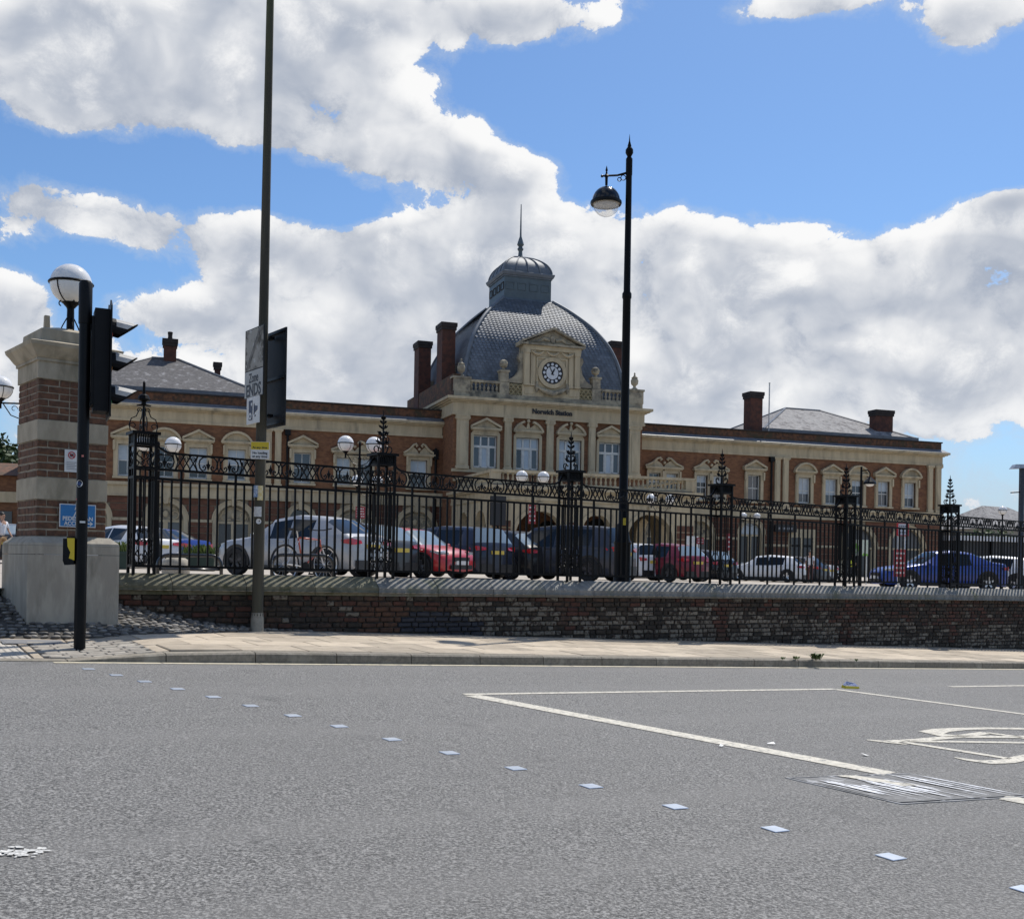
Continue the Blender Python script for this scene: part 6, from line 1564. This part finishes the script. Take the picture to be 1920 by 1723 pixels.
car('white_estate', 'hatch', WHITE_, place(1437, 60.0), A(-.86, .5), 4.6, 1.82, 1.50, 'white estate taxi with yellow plates in front of the right doorway', wr=.33)
car('white_saloon', 'saloon', WHITE_, place(1503, 64.0), A(-.6, .8), 4.4, 1.8, 1.46, 'white taxi standing behind the white estate, right of the person')
car('blue_saloon', 'saloon', BLUE_, place(1757, 38.5), A(-.99, -.10), 4.65, 1.80, 1.45, 'blue saloon parked side-on behind the red information board', metal=.2)
car('white_coupe', 'hatch', WHITE_, place(1850, 43.0), A(-.8, .6), 4.2, 1.78, 1.42, 'white car half hidden behind the tail of the blue saloon')
car('white_hatchback', 'hatch', WHITE_, place(232, 37.0), A(-.80, .6), 4.4, 1.80, 1.44, 'white hatchback with red tail lights behind the leftmost railing post')
car('silver_hatchback', 'hatch', ('pale', (.42, .45, .48)), place(150, 39.0), A(.85, -.53), 4.2, 1.78, 1.46, 'pale car showing its bright windscreen right beside the gate pier', rearglass=M_CGLR)
car('blue_coupe', 'saloon', BLUE_, place(286, 40.5), A(-.92, .4), 4.5, 1.80, 1.46, 'blue car parked behind the white hatchback at left')
car('dark_saloon', 'saloon', GREY_, place(6, 40.0), A(-.5, .86), 4.5, 1.8, 1.46, 'dark car cut by the left frame edge beyond the gate pier', rearglass=M_CGLR)

# ================================================================== CYCLE STANDS, BICYCLE, BOLLARD
M_HOOP = mat('hoop_black', (.006, .006, .007), None, rough=.22, coat=.5)
def hoop(px, Y, lb):
    p = gfore(px, Y); o = empty('cycle_stand', p, rad(14)); w, h, r = .52, pt(px, 1041, Y).z - p.z, .17
    path = [(-w, 0, -.1), (-w, 0, h - r)] + [(-w + r - r * math.cos(t), 0, h - r + r * math.sin(t)) for t in (.4, .8, 1.2, PI / 2)] + [(w - r + r * math.sin(t), 0, h - r + r * math.cos(t)) for t in (0, .4, .8, 1.2, PI / 2)] + [(w, 0, -.1)]
    B().tube(path, .032, 10).obj('hoop', M_HOOP, o, smooth=True)
    B().tube([(-w, 0, h * .45), (w, 0, h * .45)], .02, 8).obj('cross_bar', M_HOOP, o, smooth=True); tag(o, lb, 'cycle stand', 'cycle stands behind the railing')
hoop(356, 18.2, 'black hooped cycle stand near the stone bollard'); hoop(568, 18.4, 'black hooped cycle stand with a bicycle leaning on it')
p = gfore(556, 18.9); bk = empty('bicycle', p + Vector((.15, .05, .0)), rad(58)); WR = .335
whb = B(); whb.tube([(WR * math.cos(t), 0, WR * math.sin(t)) for t in [i * PI / 14 for i in range(29)]], .018, 6); wme = whb.mesh('tyre', M_TYRE, True)
wr_ = B(); wr_.tube([((WR - .028) * math.cos(t), 0, (WR - .028) * math.sin(t)) for t in [i * PI / 14 for i in range(29)]], .012, 5)
for k in range(14): t = 2 * PI * k / 14; wr_.tube([(0, .015, 0), ((WR - .03) * math.cos(t), 0, (WR - .03) * math.sin(t))], .0025, 3, cap=False)
wr_.tube([(0, -.04, 0), (0, .04, 0)], .02, 8); rme2 = wr_.mesh('rim', M_RIM)
for x in (-.52, .52): w = put('wheel', wme, bk, (x, 0, WR)); put('rim', rme2, w)
M_FRM = mat('frame_red', (.42, .07, .03), None, rough=.3, coat=.6); M_FRW = mat('frame_white', (.6, .6, .6), None, rough=.3)
bb_, st_, hd, hb = (-.06, 0, .29), (-.20, 0, .80), (.36, 0, .78), (.40, 0, .60)
b = B()
for a, c in ((bb_, st_), (st_, hd), (bb_, hb), (hd, hb)): b.tube([a, c], .018, 8)
b.obj('frame', M_FRM, bk, smooth=True)
b = B()
for y in (-.05, .05): b.tube([(-.52, y, WR), (bb_[0], y * .6, bb_[2])], .01, 6); b.tube([(-.52, y, WR), (st_[0], y * .3, st_[2] - .06)], .008, 6); b.tube([(hb[0], y * .8, hb[2]), (.52, y, WR)], .012, 6)
b.obj('fork', M_FRW, bk)
b = B(); b.tube([st_, (-.225, 0, .92)], .013, 6); b.obj('seat_post', M_CHR, bk)
b = B(); b.hexa([(-.36, -.07, .92), (-.08, -.02, .93), (-.08, .02, .93), (-.36, .07, .92), (-.37, -.075, .965), (-.07, -.025, .955), (-.07, .025, .955), (-.37, .075, .965)]); b.obj('saddle', M_TRIM, bk)
b = B(); b.tube([hd, (.34, 0, .95)], .014, 6); b.tube([(.36, -.28, .98), (.345, -.1, .95), (.345, .1, .95), (.36, .28, .98)], .012, 6); b.obj('handlebar', M_TRIM, bk)
b = B(); b.lathe([(.09, -.02), (.09, -.012)], 14, (bb_[0], -.04, bb_[2]), 'y'); b.tube([(bb_[0], -.05, bb_[2]), (bb_[0] + .12, -.06, bb_[2] - .12)], .010, 5); b.tube([(bb_[0], .05, bb_[2]), (bb_[0] - .12, .06, bb_[2] + .12)], .010, 5); b.box(bb_[0] + .08, -.13, bb_[2] - .14, bb_[0] + .16, -.05, bb_[2] - .11); b.obj('crank', M_DGREY, bk)
tag(bk, 'bicycle with a red frame and black saddle leaning on the cycle stand', 'bicycle')
p = gfore(330, 19.6); bo = empty('stone_bollard', p, .3); hb_ = pt(330, 1046, 19.6).z - p.z
B().lathe([(.20, -.05), (.235, .03), (.25, .12), (.25, hb_ - .12), (.225, hb_ - .04), (.16, hb_), (.0, hb_ + .005)], 18).obj('bollard_block', M_PBASE, bo, smooth=50); tag(bo, 'squat rounded stone bollard beside the first cycle stand', 'bollard')

# ================================================================== PLANTERS
M_PLANT = mat('planter_green', (.008, .028, .016), None, rough=.4); M_GRASS = mat('planter_leaf', (.16, .20, .04), (.09, .13, .03), 12, .7)
def planter(px, Y, w, lb, sign=False):
    p = gfore(px, Y); o = empty('planter', p, .2); b = B(); b.box(-w / 2, -.3, -.05, w / 2, .3, .42); b.box(-w / 2 - .05, -.35, .42, w / 2 + .05, .35, .52); b.obj('trough', M_PLANT, o)
    b = B(); rr = random.Random(int(px))
    for i in range(260):
        x, y = rr.uniform(-w / 2, w / 2), rr.uniform(-.28, .28); a = rr.uniform(0, 6.28); l = rr.uniform(.12, .36); e = Vector((math.cos(a), math.sin(a), 0)) * l * rr.uniform(.1, .8); q = Vector((-math.sin(a), math.cos(a), 0)) * .012
        o_ = Vector((x, y, .50)); b.add([o_ - q, o_ + q, o_ + e * .5 + q + Vector((0, 0, l * .8)), o_ + e + Vector((0, 0, l))], [(0, 1, 2, 3)])
    b.obj('leaves', M_GRASS, o)
    tag(o, lb, 'planter', 'green planters in the forecourt')
planter(372, 34, 1.0, 'dark green planter with grassy leaves left of the silver car'); planter(214, 32, .8, 'dark green planter with yellow-green leaves next to the gate pier')
def panel_sign(name, px, Y, y0, y1, wpx, m, lb, rows_=4, posts=2, cat='sign', frame=None):
    p = gfore(px, Y); k = Y / FPX; o = empty(name, p, rad(12)); z0, z1 = pt(px, y1, Y).z - p.z, pt(px, y0, Y).z - p.z; w = wpx * k / 2
    B().box(-w, -.03, z0, w, 0, z1).obj('panel', m, o)
    b = B()
    for i in range(rows_):
        z = z1 - (z1 - z0) * (i + .8) / (rows_ + .6); hgt = (z1 - z0) / (rows_ + 1) * .38; rr = random.Random(i + int(px)); x = -w * .78
        while x < w * .7: ln = rr.uniform(.08, .22) * w * 2; b.box(x, -.036, z - hgt / 2, min(w * .8, x + ln), -.031, z + hgt / 2); x += ln + w * .12
    b.obj('print_rows', M_SWHITE if frame is None else M_SBLK, o)
    if frame is not None:
        b = B(); t = w * .16; b.box(-w - t, -.05, z0 - t, -w, .02, z1 + t); b.box(w, -.05, z0 - t, w + t, .02, z1 + t); b.box(-w, -.05, z1, w, .02, z1 + t); b.box(-w, -.05, z0 - t, w, .02, z0); b.obj('frame', frame, o)
    b = B()
    for x in ([-w * .7, w * .7] if posts == 2 else [0]): b.tube([(x, .03, -.1), (x, .03, z1)], .035, 8)
    b.obj('post', M_SASH, o); tag(o, lb, cat); return o
M_PRED = mat('faded_red', (.33, .045, .05), (.27, .035, .042), 4, .55)
panel_sign('parking_sign', 1686, 34, 1030, 1081, 23, M_PRED, 'tall red information board standing in front of the blue saloon', 5, 1)
panel_sign('framed_board', 1691, 40, 982, 1003, 20, M_SWHITE, 'red framed notice board above the tall red board', 3, 2, frame=M_SRED)
panel_sign('red_banner', 996, 46, 945, 982, 14, M_PRED, 'narrow red sign left of the third railing post', 4, 1); panel_sign('red_sign', 674, 47, 950, 972, 18, M_PRED, 'small red sign above the roof of the silver car', 4, 1)
panel_sign('red_notice', 1312, 52, 1008, 1020, 14, M_PRED, 'small red notice behind the dark red hatchback', 2, 1); panel_sign('red_totem', 1366, 50, 1000, 1032, 9, M_PRED, 'slim red totem sign left of the white estate', 3, 1)
panel_sign('road_works_sign', 368, 36, 1044, 1061, 26, M_SWHITE, 'low red and white sign board behind the stone bollard', 0, 2, frame=M_SRED)
panel_sign('white_van_board', 1296, 56, 1005, 1026, 26, M_SWHITE, 'plain white board behind the dark red hatchback', 1, 2)
panel_sign('green_poster', 1614, 64, 1012, 1042, 34, mat('poster_green', (.55, .60, .5), (.18, .42, .05), 1.6, .5, lo=.48, hi=.52), 'white and green poster board inside the large right arch', 0, 2)
p = gfore(932, 56); o = empty('black_board', p, .3); z0 = pt(932, 985, 56).z - p.z; z1 = pt(932, 930, 56).z - p.z
B().box(-.42, -.08, z0, .42, .08, z1).obj('board', M_SBLK, o); B().tube([(0, 0, -.1), (0, 0, z0)], .06, 8).obj('post', M_BLACK, o); tag(o, 'tall black board in front of the left portico arch', 'sign')

# ================================================================== PEOPLE
def skin_mesh(name, chain, edges, m, parent, sub=1):
    me = D.meshes.new(name); me.from_pydata([c[0] for c in chain], edges, []); o = put(name, me, parent)
    md = o.modifiers.new('skin', 'SKIN'); md.use_smooth_shade = True
    for i, c in enumerate(chain): me.skin_vertices[0].data[i].radius = (c[1], c[2] if len(c) > 2 else c[1])
    me.skin_vertices[0].data[0].use_root = True
    sm = o.modifiers.new('sub', 'SUBSURF'); sm.levels = sm.render_levels = sub
    me.materials.append(m); return o
M_SKIN = mat('skin', (.42, .24, .16), None, rough=.55)
def person(px, Y, ang, lb, top, bottom, hair, step=.1, arm=.15, hivis=None):
    p = gfore(px, Y); R = empty('person', p, ang)
    sk = [((0, 0, 1.02), .10, .08), ((0, 0, 1.40), .12, .09), ((0, 0, 1.50), .05), ((0, -.015, 1.58), .075, .085), ((0, -.01, 1.67), .08, .095), ((0, 0, 1.73), .05, .06),
          ((.17, 0, 1.42), .045), ((.21, -.02 - arm * .3, 1.15), .036), ((.22, -.08 - arm, .93), .026), ((.22, -.10 - arm, .86), .034, .016), ((.215, -.12 - arm, .80), .012),
          ((-.17, 0, 1.42), .045), ((-.21, -.02, 1.15), .036), ((-.22, -.06, .92), .026), ((-.22, -.07, .85), .034, .016), ((-.215, -.09, .79), .012)]
    skin_mesh('body', sk, [(0, 1), (1, 2), (2, 3), (3, 4), (4, 5), (1, 6), (6, 7), (7, 8), (8, 9), (9, 10), (1, 11), (11, 12), (12, 13), (13, 14), (14, 15)], M_SKIN, R)
    b = B(); b.ball((0, -.105, 1.645), .018, 6, 4, (.8, 1.2, 1.3))
    for sg in (1, -1): b.ball((sg * .082, 0, 1.645), .022, 6, 4, (.5, .9, 1.4))
    b.obj('face', M_SKIN, R)
    b = B(); b.ball((0, .022, 1.70), .098, 12, 8, (.95, 1.02, .88)); b.obj('hair', hair, R, smooth=True)
    skin_mesh('shirt', [((0, 0, .95), .145, .10), ((0, 0, 1.2), .135, .10), ((0, 0, 1.40), .15, .105), ((.18, 0, 1.42), .062), ((.21, -.02 - arm * .25, 1.2), .054), ((-.18, 0, 1.42), .062), ((-.21, -.02, 1.2), .054)], [(0, 1), (1, 2), (2, 3), (3, 4), (2, 5), (5, 6)], top, R)
    skin_mesh('trousers', [((0, 0, .98), .14, .105), ((.09, 0, .86), .088), ((.10, -step, .5), .066), ((.10, -step * .4, .09), .048), ((-.09, 0, .86), .088), ((-.10, step * .6, .5), .066), ((-.10, step * 1.3, .09), .048)], [(0, 1), (1, 2), (2, 3), (0, 4), (4, 5), (5, 6)], bottom, R)
    for x, y in ((.10, -step * .4), (-.10, step * 1.3)):
        b = B(); b.ball((x, y - .05, .045), .05, 8, 6, (.9, 2.5, .9)); b.obj('shoe', M_TRIM, R, smooth=True)
    if hivis:
        b = B(); b.lathe([(.155, 1.0), (.16, 1.2), (.165, 1.40), (.10, 1.47)], 12); v = b.obj('vest', hivis, R, smooth=True); v.scale = (1, .78, 1)
    tag(R, lb, 'person'); return R
M_TEEW = mat('tee_white', (.66, .67, .70), None, rough=.8); M_TAN = mat('tan_cloth', (.36, .23, .12), None, rough=.85); M_HAIRD = mat('dark_hair', (.02, .014, .01), None, rough=.6); M_JEAN = mat('dark_trousers', (.02, .022, .03), None, rough=.85); M_HIV = mat('hi_vis', (.55, .62, .04), None, rough=.6); M_BRN = mat('brown_cloth', (.10, .04, .035), None, rough=.85)
person(3, 37.0, 1.2, 'person in a white top and tan bottoms at the left frame edge', M_TEEW, M_TAN, M_HAIRD)
person(1519, 58.0, -.4, 'person in a white top loading luggage behind the white estate', M_TEEW, M_BRN, M_HAIRD, .18, .25)
person(1598, 62.0, .3, 'person in a yellow high visibility vest near the large right arch', M_JEAN, M_JEAN, M_HAIRD, .12, .1, M_HIV)
# raised tailgate beside the loading person belongs to a dark estate
car('black_hatchback', 'hatch', BLACK_, place(1300, 50.0), A(-.65, .76), 4.1, 1.76, 1.48, 'black hatchback partly hidden by the dark red hatchback and a railing post', rearglass=M_CGLR)
car('dark_estate', 'hatch', SMOKE, place(1482, 62.0), A(-.75, .66), 4.3, 1.78, 1.5, 'dark car half hidden between the white estate and the white taxi')

# ================================================================== BACKGROUND: side buildings, canopy, trees
p = ray(1800, 1060) * 95; CN = empty('platform_canopy', Vector((p.x, p.y, -1.2)), rad(24))
k = 95 / FPX
b = B(); b.box(0, 0, 3.9, 34, 9, 4.35); b.obj('canopy_fascia', mat('canopy_white', (.62, .64, .66), (.5, .52, .54), .8, .5), CN)
b = B(); b.box(.5, .5, 0, 34, 8.5, 3.9); b.obj('dark_store', mat('store_dark', (.035, .038, .042), (.06, .06, .062), .6, .7), CN)
for i in range(9): B().box(.1 + i * 3.6, -.05, 0, .35 + i * 3.6, .2, 3.9).obj('canopy_post', M_IRON, CN)
for i in range(8): blk('wall_panel', mat('panel_%d' % i, random.choice([(.16, .16, .15), (.10, .11, .11), (.20, .10, .07)]), None, rough=.7), CN, .6 + i * 3.6, .3, .2, 3.4 + i * 3.6, .5, 2.6)
tag(CN, 'long low platform canopy with a white fascia beyond the right end of the station', 'canopy')
p = ray(1905, 960) * 120; HS = empty('distant_house', Vector((p.x - 2.6, p.y, -1.3)), rad(30))
b = B(); b.box(0, 0, 0, 13, 9, 6.1); b.obj('wall', mat('house_render', (.36, .32, .26), (.30, .27, .22), 1, .8), HS)
b = B(); b.add([(-.4, -.4, 6.1), (13.4, -.4, 6.1), (13.4, 9.4, 6.1), (-.4, 9.4, 6.1), (4.2, 4.5, 9.0), (9, 4.5, 9.0)], [(0, 1, 5, 4), (1, 2, 5), (2, 3, 4, 5), (3, 0, 4), (0, 3, 2, 1)]); b.obj('roof', M_SLATE, HS)
for x in (1.2, 4.2, 7.4): B().box(x, -.05, 3.6, x + 1.1, .02, 5.2).obj('window', M_PANE, HS)
tag(HS, 'distant pale house with a slate hipped roof at the right frame edge', 'house')
# single globe lamp far right
p = gfore(1878, 60); o = empty('globe_lamp', p); H = pt(1878, 957, 60).z - p.z
B().lathe([(.10, -.05), (.09, .4), (.05, .8), (.045, H - .25)], 8).obj('column', M_IRON, o); globe_parts(o, (0, 0, H), .24); tag(o, 'single globe lamp standing at far right above the railing', 'street lamp')
# low wing beyond the left end of the station
LW = empty('side_range', BP + Vector((math.cos(BTH), math.sin(BTH), 0)) * -3.5 + Vector((0, 0, 0)), BTH)
b = B(); b.box(-22, 2, 0, -.1, 12, 5.0); b.obj('wall', M_BR, LW); b = B(); b.box(-22, 1.85, 3.5, -.1, 2.0, 4.1); b.obj('stone_band', M_STN, LW)
b = B(); b.add([(-22.2, 1.6, 5.0), (.0, 1.6, 5.0), (.0, 12.2, 5.0), (-22.2, 12.2, 5.0), (-22.2, 7, 6.1), (0, 7, 6.1)], [(0, 1, 5, 4), (2, 3, 4, 5), (0, 4, 3), (1, 2, 5)]); b.obj('roof', M_BRP, LW)
for i in range(5): blk('window', M_PANED, LW, -20 + i * 4.2, 1.9, .8, -18.4 + i * 4.2, 2.05, 3.0)
tag(LW, 'low brick side range with a stone band beyond the gate pier', 'building')
# trees
M_LEAF = mat('tree_leaf', (.045, .085, .022), (.025, .05, .014), 1.4, .65, rand=.0); M_LEAF2 = mat('tree_leaf_b', (.075, .115, .03), (.045, .08, .02), 1.2, .65); M_BARK = mat('bark', (.06, .048, .035), (.04, .032, .024), 8, .9, bump=.4)
def tree(px, Y, h, cr_, lb, seed, base=-1.2, m=None, leaf=.28, nl=3200):
    rr = random.Random(seed); p = Vector(((px - 960) / FPX * Y, Y, base)); T = empty('tree', p, 0)
    b = B(); b.tube([(0, 0, 0), (.1, 0, h * .3), (0, .1, h * .6)], [h * .03, h * .022, h * .012], 8)
    cl_ = []
    for i in range(16):
        a = rr.uniform(0, 6.28); e = rr.uniform(-.5, 1.2); q = Vector((math.cos(a) * math.cos(e) * cr_, math.sin(a) * math.cos(e) * cr_, h * .64 + math.sin(e) * h * .32)) * 1.0
        q.x *= rr.uniform(.4, 1); q.y *= rr.uniform(.4, 1); cl_.append((q, rr.uniform(.28, .45) * cr_))
        if i < 8: b.tube([(0, 0, h * rr.uniform(.25, .5)), tuple(q * .6 + Vector((0, 0, h * .15))), tuple(q)], [h * .012, h * .007, h * .002], 5)
    b.obj('trunk', M_BARK, T)
    b = B()
    for i in range(nl):
        c, r = rr.choice(cl_); d = Vector((rr.gauss(0, 1), rr.gauss(0, 1), rr.gauss(0, .8))); d.normalize(); q = c + d * r * rr.uniform(.35, 1.05); s = leaf * rr.uniform(.5, 1.1)
        u = Vector((rr.gauss(0, 1), rr.gauss(0, 1), rr.gauss(0, 1))).normalized(); v = u.cross(Vector((rr.gauss(0, 1), rr.gauss(0, 1), rr.gauss(0, 1)))).normalized()
        b.add([q - u * s, q + v * s * .55, q + u * s, q - v * s * .55], [(0, 1, 2, 3)])
    b.obj('crown', m or M_LEAF, T); tag(T, lb, 'tree', 'trees behind the station')
tree(5, 82, 10.0, 3.4, 'dark green tree beyond the gate pier at left', 1); tree(1850, 112, 4.6, 3.4, 'low green tree half hidden by the railing at right', 2, m=M_LEAF2); tree(1805, 118, 4.4, 3.0, 'small leafy tree right of the station corner', 3, m=M_LEAF2)
tree(-60, 88, 9.0, 3.6, 'dark tree cut off by the left frame edge', 4)
